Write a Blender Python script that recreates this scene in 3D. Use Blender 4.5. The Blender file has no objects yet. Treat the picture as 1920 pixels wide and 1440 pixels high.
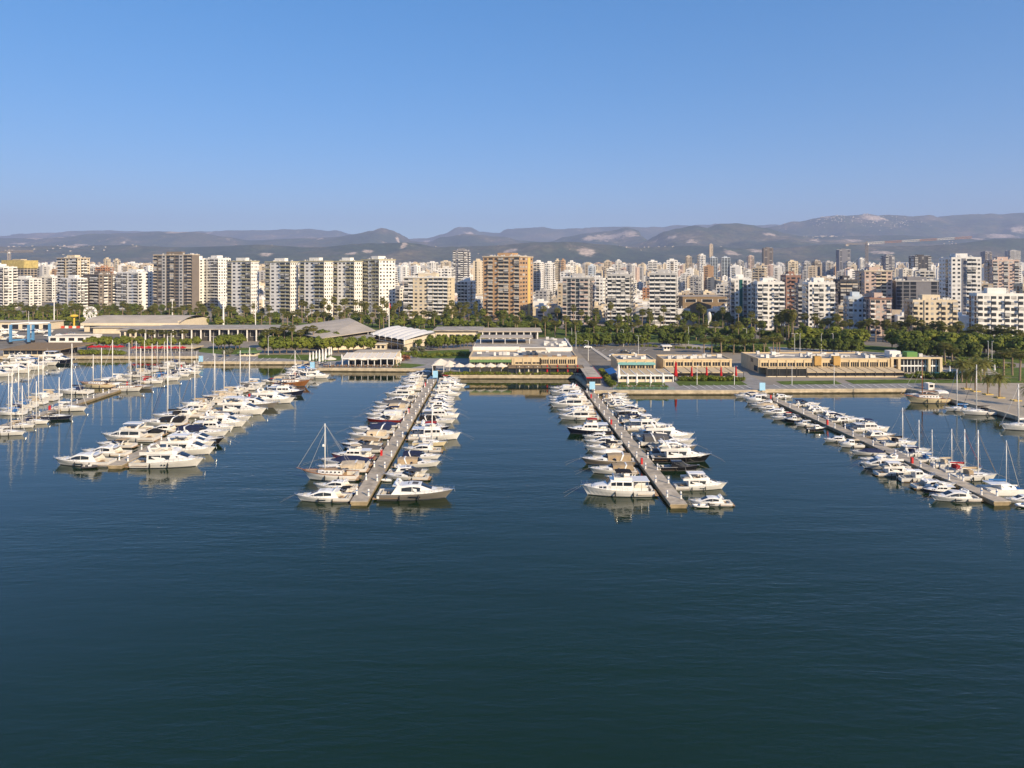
import bpy, bmesh, math, random
from mathutils import Vector, Matrix, noise
S = bpy.context.scene
COL = S.collection
R = random.Random(7)
# ------------------------------------------------------------------ camera
FPX, HZ, CX, CAMZ = 1331.0, 505.0, 960.0, 42.0        # focal length in photo pixels, horizon row, centre column, height
cam = bpy.data.cameras.new('camera'); camo = bpy.data.objects.new('camera', cam); COL.objects.link(camo)
camo.location = (0, 0, CAMZ); camo.rotation_euler = (math.pi/2, 0, 0)
cam.sensor_width = 36; cam.lens = FPX/1920*36; cam.shift_y = -(720-HZ)/1920
cam.clip_start = 1; cam.clip_end = 60000
S.camera = camo
# ------------------------------------------------------------------ sky and sun
SUN_EL, SUN_AZ = math.radians(26), math.radians(141)
W = bpy.data.worlds.new('World'); S.world = W; W.use_nodes = True
nt = W.node_tree; bg = nt.nodes['Background']
sky = nt.nodes.new('ShaderNodeTexSky'); sky.sky_type = 'NISHITA'; sky.sun_disc = False
sky.sun_elevation = SUN_EL; sky.sun_rotation = SUN_AZ
sky.air_density = 0.7; sky.dust_density = 0.5; sky.ozone_density = 4.0; sky.altitude = 0
hs = nt.nodes.new('ShaderNodeHueSaturation'); hs.inputs['Saturation'].default_value = 1.72
hs.inputs['Value'].default_value = 1.70
hs.inputs['Hue'].default_value = 0.5055
gm = nt.nodes.new('ShaderNodeGamma'); gm.inputs['Gamma'].default_value = 0.55
nt.links.new(sky.outputs[0], gm.inputs['Color']); nt.links.new(gm.outputs[0], hs.inputs['Color']); nt.links.new(hs.outputs[0], bg.inputs[0])
bg.inputs[1].default_value = 0.125
sl = bpy.data.lights.new('sun', 'SUN'); slo = bpy.data.objects.new('sun', sl); COL.objects.link(slo)
sl.energy = 5.0; sl.angle = math.radians(0.53); sl.color = (1.0, 0.81, 0.555)
sd = Vector((math.sin(SUN_AZ)*math.cos(SUN_EL), math.cos(SUN_AZ)*math.cos(SUN_EL), math.sin(SUN_EL)))
slo.rotation_euler = sd.to_track_quat('Z', 'Y').to_euler(); slo.location = (300, -200, 300)
vs = S.view_settings; vs.view_transform = 'Standard'; vs.look = 'None'; vs.exposure = 0.72; vs.gamma = 1.0
try: vs.use_curve_mapping = False
except Exception: pass
S.cycles.use_denoising = True
S.cycles.max_bounces = 6; S.cycles.diffuse_bounces = 2; S.cycles.glossy_bounces = 3; S.cycles.transmission_bounces = 2
S.cycles.sample_clamp_indirect = 4; S.cycles.volume_bounces = 0; S.cycles.transparent_max_bounces = 8
S.cycles.caustics_reflective = False; S.cycles.caustics_refractive = False

# ------------------------------------------------------------------ helpers
def G(x, y, z=1.3):                      # photo pixel -> point on the level z
    Y = FPX*(CAMZ-z)/(y-HZ)
    return ((x-CX)/FPX*Y, Y)
def PM(Y): return FPX/Y                  # photo pixels per metre at depth Y
def XA(x, Y): return (x-CX)/FPX*Y        # x at depth Y
def ZA(y, Y): return CAMZ-(y-HZ)*Y/FPX   # z at depth Y
LAND = 1.3
LANDMARKS = [(110,'scaffolded tower'),(290,'tall cream tower'),(372,'dark brown tower'),(495,'billboard'),(620,'white balcony-stack towers'),(745,'red flagpole'),(890,'cream slab block'),(1010,'orange tower'),(1120,'orange-edged grey tower'),(1285,'wraparound-balcony towers'),(1400,'brown slab building'),(1500,'green-striped tower'),(1610,'white shaft block'),(1700,'pinkish low block'),(1765,'cream six-storey block'),(9999,'tallest white tower')]
def landmark(px): return next(n for x, n in LANDMARKS if px < x)
class MB:
    def __init__(s): s.v = []; s.f = []
    def add(s, vs, fs):
        n = len(s.v); s.v += [tuple(p) for p in vs]; s.f += [tuple(i+n for i in f) for f in fs]; return s
    def box(s, x0, x1, y0, y1, z0, z1):
        return s.add([(x0,y0,z0),(x1,y0,z0),(x1,y1,z0),(x0,y1,z0),(x0,y0,z1),(x1,y0,z1),(x1,y1,z1),(x0,y1,z1)],
              [(3,2,1,0),(4,5,6,7),(0,1,5,4),(1,2,6,5),(2,3,7,6),(3,0,4,7)])
    def bc(s, cx, cy, cz, sx, sy, sz): return s.box(cx-sx/2, cx+sx/2, cy-sy/2, cy+sy/2, cz-sz/2, cz+sz/2)
    def prism(s, poly, z0, z1):
        n = len(poly)
        a = sum(poly[i][0]*poly[(i+1)%n][1]-poly[(i+1)%n][0]*poly[i][1] for i in range(n))
        if a < 0: poly = poly[::-1]
        v = [(p[0],p[1],z0) for p in poly]+[(p[0],p[1],z1) for p in poly]
        return s.add(v, [tuple(range(n-1,-1,-1)), tuple(range(n,2*n))]+[(i,(i+1)%n,n+(i+1)%n,n+i) for i in range(n)])
    def sheet(s, poly, z):
        n = len(poly)
        a = sum(poly[i][0]*poly[(i+1)%n][1]-poly[(i+1)%n][0]*poly[i][1] for i in range(n))
        if a < 0: poly = poly[::-1]
        return s.add([(p[0],p[1],z) for p in poly], [tuple(range(n))])
    def quad(s, a, b, c, d): return s.add([a,b,c,d], [(0,1,2,3)])
    def tube(s, pts, r, n=6, r2=None, caps=True):
        pts = [Vector(p) for p in pts]; m = len(pts); rings = []
        for i, p in enumerate(pts):
            t = (pts[min(i+1,m-1)]-pts[max(i-1,0)]).normalized()
            u = t.cross(Vector((0,0,1)))
            if u.length < 1e-3: u = Vector((1,0,0))
            u.normalize(); w = u.cross(t)
            rr = r if r2 is None else r+(r2-r)*i/(m-1)
            rings.append([p+u*math.cos(2*math.pi*k/n)*rr+w*math.sin(2*math.pi*k/n)*rr for k in range(n)])
        v = [q for ring in rings for q in ring]; f = []
        for i in range(m-1):
            for k in range(n): f.append((i*n+(k+1)%n, i*n+k, (i+1)*n+k, (i+1)*n+(k+1)%n))
        if caps: f += [tuple(range(n)), tuple(range((m-1)*n+n-1, (m-1)*n-1, -1))]
        return s.add(v, f)
    def lathe(s, prof, n=8, c=(0,0)):
        v = []; f = []
        for r, z in prof:
            for k in range(n): v.append((c[0]+r*math.cos(2*math.pi*k/n), c[1]+r*math.sin(2*math.pi*k/n), z))
        for i in range(len(prof)-1):
            for k in range(n): f.append((i*n+k, i*n+(k+1)%n, (i+1)*n+(k+1)%n, (i+1)*n+k))
        f.append(tuple(range(n-1,-1,-1))); f.append(tuple(range((len(prof)-1)*n, len(prof)*n)))
        return s.add(v, f)
    def grid(s, rows):                   # rows of equal-length point lists -> quads
        m = len(rows[0]); v = [p for r in rows for p in r]
        return s.add(v, [(i*m+j, i*m+j+1, (i+1)*m+j+1, (i+1)*m+j) for i in range(len(rows)-1) for j in range(m-1)])
    def rot(s, a, c=(0,0), i0=0):
        ca, sa = math.cos(a), math.sin(a)
        for i in range(i0, len(s.v)):
            x, y, z = s.v[i]; x -= c[0]; y -= c[1]
            s.v[i] = (c[0]+x*ca-y*sa, c[1]+x*sa+y*ca, z)
        return s
    def build(s, name, m, parent=None, smooth=False, kind=None, label=None):
        me = bpy.data.meshes.new(name); me.from_pydata(s.v, [], s.f); me.update()
        if smooth: me.shade_smooth()
        me.materials.append(m)
        o = bpy.data.objects.new(name, me); COL.objects.link(o)
        if parent is not None: o.parent = parent
        if kind: o['kind'] = kind
        if label: o['label'] = label
        return o
def tag(o, label, cat, group=None, kind=None):
    o['label'] = label; o['category'] = cat
    if group: o['group'] = group
    if kind: o['kind'] = kind
    return o
def struct(o): o['kind'] = 'structure'; return o
def thing(name, label, cat, loc=(0,0,0), rz=0, group=None):
    o = bpy.data.objects.new(name, None); COL.objects.link(o); o.empty_display_size = .5
    o.location = loc; o.rotation_euler = (0,0,rz)
    return tag(o, label, cat, group)
CH = {}
def kids(o):
    return [c for c in CH.get(o.name, [])] if o.name in CH else list(o.children)
def freeze(o):                           # remember the tree so that copying stays fast
    CH[o.name] = list(o.children)
    for c in CH[o.name]: freeze(c)
    return o
def copy_tree(o, loc, rz, sc=1.0, label=None, group=None, swap=None, drop=()):
    c = o.copy(); COL.objects.link(c); c.location = loc; c.rotation_euler = (0,0,rz)
    c.scale = (sc,sc,sc) if not hasattr(sc, '__len__') else sc
    if label: c['label'] = label
    if group: c['group'] = group
    def rec(src, dst):
        for k in CH.get(src.name, ()):
            if k.get('role', k.name.split('.')[0]) in drop: continue
            d = k.copy(); COL.objects.link(d); d.parent = dst
            if swap:
                mm = d.material_slots[0].material
                if mm and mm.name in swap:
                    d.material_slots[0].link = 'OBJECT'; d.material_slots[0].material = swap[mm.name]
            rec(k, d)
    rec(o, c)
    return c
def retire(o):                           # a prototype that was only copied from
    for c in list(CH.get(o.name, ())): retire(c)
    bpy.data.objects.remove(o)

# ------------------------------------------------------------------ materials
M = {}
def mat(name, c, r=.55, var=.12, scale=.35, metal=0., spec=.5, bump=0., objvar=0., coat=0., usecol=False, detail=3):
    m = bpy.data.materials.new(name); m.use_nodes = True; M[name] = m
    t = m.node_tree; b = t.nodes['Principled BSDF']; L = t.links.new
    b.inputs['Roughness'].default_value = r; b.inputs['Metallic'].default_value = metal
    b.inputs['Specular IOR Level'].default_value = spec
    if coat: b.inputs['Coat Weight'].default_value = coat; b.inputs['Coat Roughness'].default_value = .08
    src = None
    if usecol:
        oi = t.nodes.new('ShaderNodeObjectInfo'); src = oi.outputs['Color']
    if var or objvar:
        g = t.nodes.new('ShaderNodeNewGeometry'); n = t.nodes.new('ShaderNodeTexNoise')
        n.inputs['Scale'].default_value = scale; n.inputs['Detail'].default_value = detail
        L(g.outputs['Position'], n.inputs['Vector'])
        mr = t.nodes.new('ShaderNodeMapRange'); mr.inputs['From Min'].default_value = .3; mr.inputs['From Max'].default_value = .7
        mr.inputs['To Min'].default_value = 1-var; mr.inputs['To Max'].default_value = 1+var
        L(n.outputs['Fac'], mr.inputs['Value']); fac = mr.outputs[0]
        if objvar:
            oi2 = t.nodes.new('ShaderNodeObjectInfo'); m2 = t.nodes.new('ShaderNodeMapRange')
            m2.inputs['To Min'].default_value = 1-objvar; m2.inputs['To Max'].default_value = 1+objvar
            L(oi2.outputs['Random'], m2.inputs['Value'])
            mu = t.nodes.new('ShaderNodeMath'); mu.operation = 'MULTIPLY'; L(fac, mu.inputs[0]); L(m2.outputs[0], mu.inputs[1]); fac = mu.outputs[0]
        vm = t.nodes.new('ShaderNodeVectorMath'); vm.operation = 'SCALE'
        if src is None: vm.inputs[0].default_value = c[:3]
        else: L(src, vm.inputs[0])
        L(fac, vm.inputs['Scale']); L(vm.outputs[0], b.inputs['Base Color'])
        if bump:
            bp = t.nodes.new('ShaderNodeBump'); bp.inputs['Strength'].default_value = bump; bp.inputs['Distance'].default_value = .1
            L(n.outputs['Fac'], bp.inputs['Height']); L(bp.outputs[0], b.inputs['Normal'])
    elif src is not None: L(src, b.inputs['Base Color'])
    else: b.inputs['Base Color'].default_value = (*c[:3], 1)
    return m
# ------------------------------------------------------------------ terrain, water, haze
def lerp_poly(pts, x):
    if x <= pts[0][0]: return pts[0][1]
    for (a, b), (c, d) in zip(pts, pts[1:]):
        if x <= c:
            t = (x-a)/(c-a); t = t*t*(3-2*t); return b+(d-b)*t
    return pts[-1][1]
RIDGES = [  # crest distance, front run, back run, crest rows over photo columns
 (16000, 3500, 3000, [(-700,450),(-200,447),(0,445),(60,440),(190,436),(330,437),(480,435),(560,433),(620,434),(652,442),(720,452),(800,450),(830,443),(858,430),(882,430),(902,438),(935,441),(950,433),(1000,430),(1060,432),(1150,429),(1190,431),(1240,429),(1275,424),(1340,423),(1380,426),(1440,424),(1500,430),(1600,440),(2600,440)]),
 (11000, 3300, 3000, [(-900,470),(-300,455),(0,452),(150,447),(200,441),(300,440),(375,441),(425,450),(480,456),(540,453),(620,450),(660,445),(700,437),(716,433),(734,437),(752,445),(762,456),(800,459),(830,448),(880,444),(940,449),(980,456),(1030,458),(1060,449),(1100,441),(1140,438),(1172,432),(1190,436),(1197,455),(1230,468),(2600,475)]),
 (9000, 3000, 3000, [(-900,490),(1100,478),(1180,466),(1215,457),(1240,442),(1268,435),(1296,429),(1322,434),(1345,428),(1380,426),(1405,429),(1440,432),(1480,440),(1520,446),(2600,470)]),
 (12000, 3800, 3500, [(-900,495),(1340,490),(1400,460),(1440,431),(1490,420),(1520,415),(1560,411),(1620,409),(1670,408),(1720,411),(1760,411),(1790,408),(1850,404),(1920,403),(2100,402),(2600,415)]),
 (6800, 1500, 2500, [(-900,474),(0,470),(200,466),(330,471),(480,468),(600,471),(700,464),(760,462),(830,470),(930,468),(1000,463),(1100,464),(1200,470),(1320,468),(1440,473),(1560,466),(1700,470),(1860,458),(2000,452),(2600,455)]),
]
def base_z(Y):
    t = min(max(Y-1000, 0), 5200); return LAND+t*.0125
def hill_z(X, Y):
    b = base_z(Y); h = 0
    if Y < 4200: return b
    n1 = noise.fractal(Vector((X/1500, Y/1500, 1.7)), 0.9, 2.1, 6)
    n2 = noise.fractal(Vector((X/420, Y/420, 8.1)), 0.9, 2.0, 4)
    for D, wf, wb, pts in RIDGES:
        Dw = D+n1*450
        px = CX+X/D*FPX
        cz = CAMZ+(HZ-lerp_poly(pts, px))*D/FPX
        t = (Y-Dw)/(wf if Y < Dw else wb)
        if abs(t) >= 1.15: continue
        t = min(abs(t), 1)
        s = (1-t)**1.35 if Y < Dw else (1-t*t)**2
        hh = cz*s*(1+.30*n1*(1-s))+cz*.17*n2*s*(.16+1.9*(1-s))
        h = max(h, hh)
    return max(b, b*.6+h) if h > 0 else b
def build_terrain():
    nx, ny = 400, 250
    ys = [3000+(17500-3000)*(j/ny)**1.15 for j in range(ny+1)]
    rows = []
    for Y in ys:
        half = Y*1.05+1500
        rows.append([(half*(2*i/nx-1), Y, hill_z(half*(2*i/nx-1), Y)) for i in range(nx+1)])
    mb = MB(); mb.grid(rows)
    return mb
# pale cliffs, quarries and bare slopes: photo pixel of each, found again on the terrain
CLIFFS = [(1145,444,62,13),(1180,440,24,10),(1105,449,20,6),(757,462,9,11),(745,452,7,5),(800,454,12,4),(30,456,22,4),(45,457,14,4),(135,462,26,5),(150,460,18,4),(228,456,6,10),(60,448,30,3),(110,445,26,3),(330,437,34,2.5),(390,437,20,2.5),(600,448,9,3),(880,438,16,3),(1260,446,14,4),(1445,440,20,5),(1300,455,20,3),(1600,451,26,4),(1530,452,16,4),(1640,409,40,3),(1880,441,44,9),(1905,432,22,6),(1830,447,20,4),(1655,474,34,4),(660,476,16,4),(690,474,12,4),(1100,474,26,4),(1370,474,24,3),(1420,472,22,3),(500,477,20,3),(960,472,20,3)]
def ray_hit(px, py):
    dx, dz = (px-CX)/FPX, (HZ-py)/FPX; Y = 4500.
    while Y < 17000:
        if CAMZ+dz*Y < hill_z(dx*Y, Y): return dx*Y, Y
        Y += 60
    return None
def mark_rock(o):
    hit = []
    for px, py, rx, ry in CLIFFS:
        h = ray_hit(px, py)
        if h: hit.append((h[0], h[1], rx*h[1]/FPX, max(ry*h[1]/FPX*3.6, 140)))
    at = o.data.attributes.new('rock', 'FLOAT', 'POINT'); vals = []
    for v in o.data.vertices:
        x, y, z = v.co; m = 0
        for X, Y, rx, ry in hit:
            a, b = (x-X)/rx, (y-Y)/ry
            if abs(a) < 2 and abs(b) < 2: m = max(m, 1.25-math.sqrt(a*a+b*b))
        vals.append(max(m, 0))
    at.data.foreach_set('value', vals)
def hill_material():
    m = bpy.data.materials.new('hill_cover'); m.use_nodes = True; t = m.node_tree; L = t.links.new
    b = t.nodes['Principled BSDF']; b.inputs['Roughness'].default_value = .95; b.inputs['Specular IOR Level'].default_value = .1
    g = t.nodes.new('ShaderNodeNewGeometry')
    def nz(sc, det, rough=.6):
        n = t.nodes.new('ShaderNodeTexNoise'); n.inputs['Scale'].default_value = sc; n.inputs['Detail'].default_value = det
        n.inputs['Roughness'].default_value = rough; L(g.outputs['Position'], n.inputs['Vector']); return n.outputs['Fac']
    def ramp(src, stops):
        r = t.nodes.new('ShaderNodeValToRGB'); e = r.color_ramp.elements
        while len(e) < len(stops): e.new(.5)
        for k, (p, c) in enumerate(stops): e[k].position = p; e[k].color = (*c, 1)
        L(src, r.inputs[0]); return r.outputs[0]
    a = ramp(nz(.0016, 8, .65), [(.32,(.024,.042,.018)),(.47,(.046,.064,.028)),(.59,(.10,.092,.046)),(.74,(.24,.185,.11))])
    rock = ramp(nz(.0032, 7, .7), [(.62,(0,0,0)),(.70,(1,1,1))])
    sp = t.nodes.new('ShaderNodeSeparateXYZ'); L(g.outputs['True Normal'], sp.inputs[0])
    st = t.nodes.new('ShaderNodeMapRange'); st.inputs['From Min'].default_value = .995; st.inputs['From Max'].default_value = .94
    L(sp.outputs['Z'], st.inputs['Value'])
    mu = t.nodes.new('ShaderNodeMath'); mu.operation = 'MULTIPLY'; L(rock, mu.inputs[0]); L(st.outputs[0], mu.inputs[1])
    ra = t.nodes.new('ShaderNodeAttribute'); ra.attribute_name = 'rock'
    rn = t.nodes.new('ShaderNodeMath'); rn.operation = 'MULTIPLY_ADD'; L(nz(.011, 6, .75), rn.inputs[0]); rn.inputs[1].default_value = 2.2; L(ra.outputs['Fac'], rn.inputs[2])
    rm = t.nodes.new('ShaderNodeMapRange'); rm.inputs['From Min'].default_value = 1.62; rm.inputs['From Max'].default_value = 1.95; rm.inputs['To Max'].default_value = .85; L(rn.outputs[0], rm.inputs['Value'])
    rx_ = t.nodes.new('ShaderNodeMath'); rx_.operation = 'MAXIMUM'; L(mu.outputs[0], rx_.inputs[0]); L(rm.outputs[0], rx_.inputs[1])
    mx = t.nodes.new('ShaderNodeMix'); mx.data_type = 'RGBA'; L(rx_.outputs[0], mx.inputs['Factor']); L(a, mx.inputs['A'])
    mx.inputs['B'].default_value = (.50,.40,.31,1)
    fine = ramp(nz(.02, 4, .7), [(.35,(.5,.5,.5)),(.65,(1.4,1.4,1.4))])
    m2 = t.nodes.new('ShaderNodeMix'); m2.data_type = 'RGBA'; m2.blend_type = 'MULTIPLY'; m2.inputs['Factor'].default_value = 1
    L(mx.outputs['Result'], m2.inputs['A']); L(fine, m2.inputs['B']); L(m2.outputs['Result'], b.inputs['Base Color'])
    return m
ter = struct(build_terrain().build('hills', hill_material(), smooth=True)); mark_rock(ter)
# land: one sheet from the quay edge to beyond the city
def hits(y): return G(CX, y)[1]
QUAY = [G(-900,669), G(0,669), G(377,668.5), G(377,678.5), G(592,678.5), G(592,690.5), G(812,692), G(836,704), G(1078,704.5), G(1113,733), G(1398,733), G(1440,731), G(1700,729.5), G(1742,736), G(1785,749), G(1877,772.5), G(1990,805), G(2300,893)]
M_ground = mat('city_ground', (.27,.235,.19), .9, .25, .02, spec=.2)
def land_mesh():
    mb = MB(); back = 3300
    q = QUAY[:]
    xs = [p for p in q]
    n = len(q)
    # fan of strips: quay vertex straight back to Y = 1000, then to the hills
    for (a, b) in zip(q, q[1:]):
        if abs(a[0]-b[0]) < 1e-6: continue
        A, B = (a, b) if a[0] <= b[0] else (b, a)
        sg = 1 if a[0] <= b[0] else -1
        if sg < 0: continue
        mb.quad((A[0],A[1],LAND), (B[0],B[1],LAND), (B[0],1000,LAND), (A[0],1000,LAND))
    x0, x1 = q[0][0], q[-1][0]
    mb.quad((-9000,q[0][1],LAND), (x0,q[0][1],LAND), (x0,1000,LAND), (-9000,1000,LAND))
    mb.quad((x1,q[-1][1],LAND), (9000,q[-1][1],LAND), (9000,1000,LAND), (x1,1000,LAND))
    mb.quad((-9000,1000,LAND), (9000,1000,LAND), (9000,back,base_z(back)), (-9000,back,base_z(back)))
    return mb
land = struct(land_mesh().build('ground', M_ground))
def quay_material():
    m = mat('quay_concrete', (.50,.42,.30), .85, .25, .6, spec=.2, bump=.3)
    t = m.node_tree; L = t.links.new; b = t.nodes['Principled BSDF']
    g = t.nodes.new('ShaderNodeNewGeometry'); sp = t.nodes.new('ShaderNodeSeparateXYZ'); L(g.outputs['Position'], sp.inputs[0])
    n = t.nodes.new('ShaderNodeTexNoise'); n.inputs['Scale'].default_value = .7; L(g.outputs['Position'], n.inputs['Vector'])
    ad = t.nodes.new('ShaderNodeMath'); ad.operation = 'MULTIPLY_ADD'; L(n.outputs['Fac'], ad.inputs[0]); ad.inputs[1].default_value = -.5; L(sp.outputs['Z'], ad.inputs[2])
    mr = t.nodes.new('ShaderNodeMapRange'); mr.inputs['From Min'].default_value = .0; mr.inputs['From Max'].default_value = .3; L(ad.outputs[0], mr.inputs['Value'])
    src = b.inputs['Base Color'].links[0].from_socket
    mx = t.nodes.new('ShaderNodeMix'); mx.data_type = 'RGBA'; L(mr.outputs[0], mx.inputs['Factor']); mx.inputs['A'].default_value = (.075,.062,.038,1); L(src, mx.inputs['B'])
    L(mx.outputs['Result'], b.inputs['Base Color'])
    return m
M_quay = quay_material()
def quay_wall():
    mb = MB()
    for a, b in zip(QUAY, QUAY[1:]):
        d = Vector((b[0]-a[0], b[1]-a[1])); L = d.length; d /= L; n = Vector((d.y, -d.x))
        a1 = Vector(a)-d*.0; b1 = Vector(b)+d*.0
        o = n*.12; i = -n*1.1
        mb.prism([(a1+o)[:], (b1+o)[:], (b1+i)[:], (a1+i)[:]], -3, LAND+.16)
        o = n*.22
        mb.prism([(a1+o)[:], (b1+o)[:], (b1+n*.1)[:], (a1+n*.1)[:]], LAND-.25, LAND+.10)
    return mb
qw = quay_wall().build('quay_wall', M_quay)
struct(qw)
def water_material():
    m = bpy.data.materials.new('sea_water'); m.use_nodes = True; t = m.node_tree; L = t.links.new
    b = t.nodes['Principled BSDF']; b.inputs['Roughness'].default_value = .035; b.inputs['IOR'].default_value = 1.38
    b.inputs['Specular IOR Level'].default_value = .5
    g = t.nodes.new('ShaderNodeNewGeometry')
    def noise_at(rot, sx, sy, det, rough=.5, dist=0):
        mp = t.nodes.new('ShaderNodeMapping'); mp.inputs['Rotation'].default_value = (0,0,rot); mp.inputs['Scale'].default_value = (sx, sy, 1)
        L(g.outputs['Position'], mp.inputs['Vector'])
        n = t.nodes.new('ShaderNodeTexNoise'); n.inputs['Scale'].default_value = 1; n.inputs['Detail'].default_value = det
        n.inputs['Roughness'].default_value = rough; n.inputs['Distortion'].default_value = dist
        L(mp.outputs[0], n.inputs['Vector']); return n.outputs['Fac']
    def math2(op, a, bb):
        x = t.nodes.new('ShaderNodeMath'); x.operation = op
        for k, v in enumerate((a, bb)):
            if isinstance(v, (int, float)): x.inputs[k].default_value = v
            else: L(v, x.inputs[k])
        return x.outputs[0]
    ripple = noise_at(-.60, .32, 1.25, 3, .55, .4)
    cross = noise_at(-.15, .5, 1.1, 2, .5, .3)
    swell = noise_at(-.68, .045, .19, 2, .5, .2)
    calm = noise_at(.3, .012, .02, 2)
    h = math2('ADD', math2('MULTIPLY', ripple, .34), math2('ADD', math2('MULTIPLY', cross, .20), math2('MULTIPLY', swell, 1.1)))
    sp = t.nodes.new('ShaderNodeSeparateXYZ'); L(g.outputs['Position'], sp.inputs[0])
    fall = t.nodes.new('ShaderNodeMapRange'); fall.inputs['From Min'].default_value = 90; fall.inputs['From Max'].default_value = 240
    fall.inputs['To Min'].default_value = 1; fall.inputs['To Max'].default_value = .16; L(sp.outputs['Y'], fall.inputs['Value'])
    cr = t.nodes.new('ShaderNodeMapRange'); cr.inputs['From Min'].default_value = .35; cr.inputs['From Max'].default_value = .65
    cr.inputs['To Min'].default_value = .30; cr.inputs['To Max'].default_value = 1.25; L(calm, cr.inputs['Value'])
    st = math2('MULTIPLY', math2('MULTIPLY', fall.outputs[0], cr.outputs[0]), .40)
    bp = t.nodes.new('ShaderNodeBump'); bp.inputs['Distance'].default_value = .5
    L(st, bp.inputs['Strength']); L(h, bp.inputs['Height']); L(bp.outputs[0], b.inputs['Normal'])
    # cloudy water: deep teal with slow patches of weed and silt below
    pt = noise_at(.2, .03, .05, 3)
    mx = t.nodes.new('ShaderNodeMix'); mx.data_type = 'RGBA'; L(pt, mx.inputs['Factor'])
    mx.inputs['A'].default_value = (.0052,.0165,.0032,1); mx.inputs['B'].default_value = (.0068,.0230,.0060,1)
    L(mx.outputs['Result'], b.inputs['Base Color'])
    return m
M_water = water_material()
wat = struct(MB().quad((-12000,-3000,0), (12000,-3000,0), (12000,900,0), (-12000,900,0)).build('sea', M_water))
# distant air
def haze():
    m = bpy.data.materials.new('haze_air'); m.use_nodes = True; t = m.node_tree
    t.nodes.remove(t.nodes['Principled BSDF'])
    v = t.nodes.new('ShaderNodeVolumePrincipled'); v.inputs['Color'].default_value = (.52,.63,.98,1)
    v.inputs['Density'].default_value = 8e-5; v.inputs['Anisotropy'].default_value = .0
    t.links.new(v.outputs[0], t.nodes['Material Output'].inputs['Volume'])
    o = MB().box(-24000, 24000, -3500, 19000, -4, 1400).build('haze', m)
    o['kind'] = 'stuff'; o['label'] = 'pale blue haze filling the air above bay and city'; o['category'] = 'haze'
    return o
haze()
# ------------------------------------------------------------------ boat materials
mat('gelcoat', (.76,.745,.715), .26, .06, .9, coat=.3, objvar=.09)
mat('gelcoat_grey', (.20,.185,.165), .25, .04, .8, coat=.4)
mat('gelcoat_taupe', (.27,.225,.175), .28, .05, .8, coat=.3)
mat('gelcoat_navy', (.012,.016,.035), .2, .1, .8, coat=.5)
mat('gelcoat_black', (.012,.012,.014), .25, .1, .8, coat=.4)
mat('gelcoat_red', (.22,.014,.014), .3, .1, .8, coat=.4)
mat('gelcoat_blue', (.02,.07,.26), .3, .1, .8, coat=.4)
mat('gelcoat_cream', (.66,.56,.36), .3, .06, .8, coat=.3)
mat('gelcoat_wood', (.26,.11,.04), .35, .3, 2, coat=.4)
mat('antifouling', (.02,.022,.03), .6, .2, 1.5)
mat('deck_white', (.62,.60,.55), .6, .10, 1.2, objvar=.14)
mat('teak', (.36,.235,.125), .65, .2, 2.5)
mat('tinted_glass', (.012,.014,.018), .06, 0, spec=.8)
mat('steel', (.72,.72,.72), .25, 0, metal=1)
mat('rope', (.30,.26,.2), .9, .1, 2)
mat('wire', (.42,.40,.37), .6, 0)
mat('rubber', (.02,.02,.022), .7, .1, 2)
mat('cushion', (.60,.55,.45), .8, .1, 2)
mat('spar', (.78,.76,.72), .3, .04, 1)
mat('spar_wood', (.24,.08,.035), .4, .2, 1)
mat('outboard_black', (.02,.02,.024), .3, .1, 2)
CANV = dict(beige=(.50,.41,.29), navy=(.02,.028,.07), grey=(.085,.085,.09), black=(.018,.018,.02), red=(.34,.025,.026), blue=(.03,.13,.34), white=(.72,.71,.68), tan=(.36,.27,.17))
for k, c in CANV.items(): mat('canvas_'+k, c, .85, .14, 1.5, spec=.15, objvar=.22)
WG, TG, ST = M['gelcoat'], M['tinted_glass'], M['steel']

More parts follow.
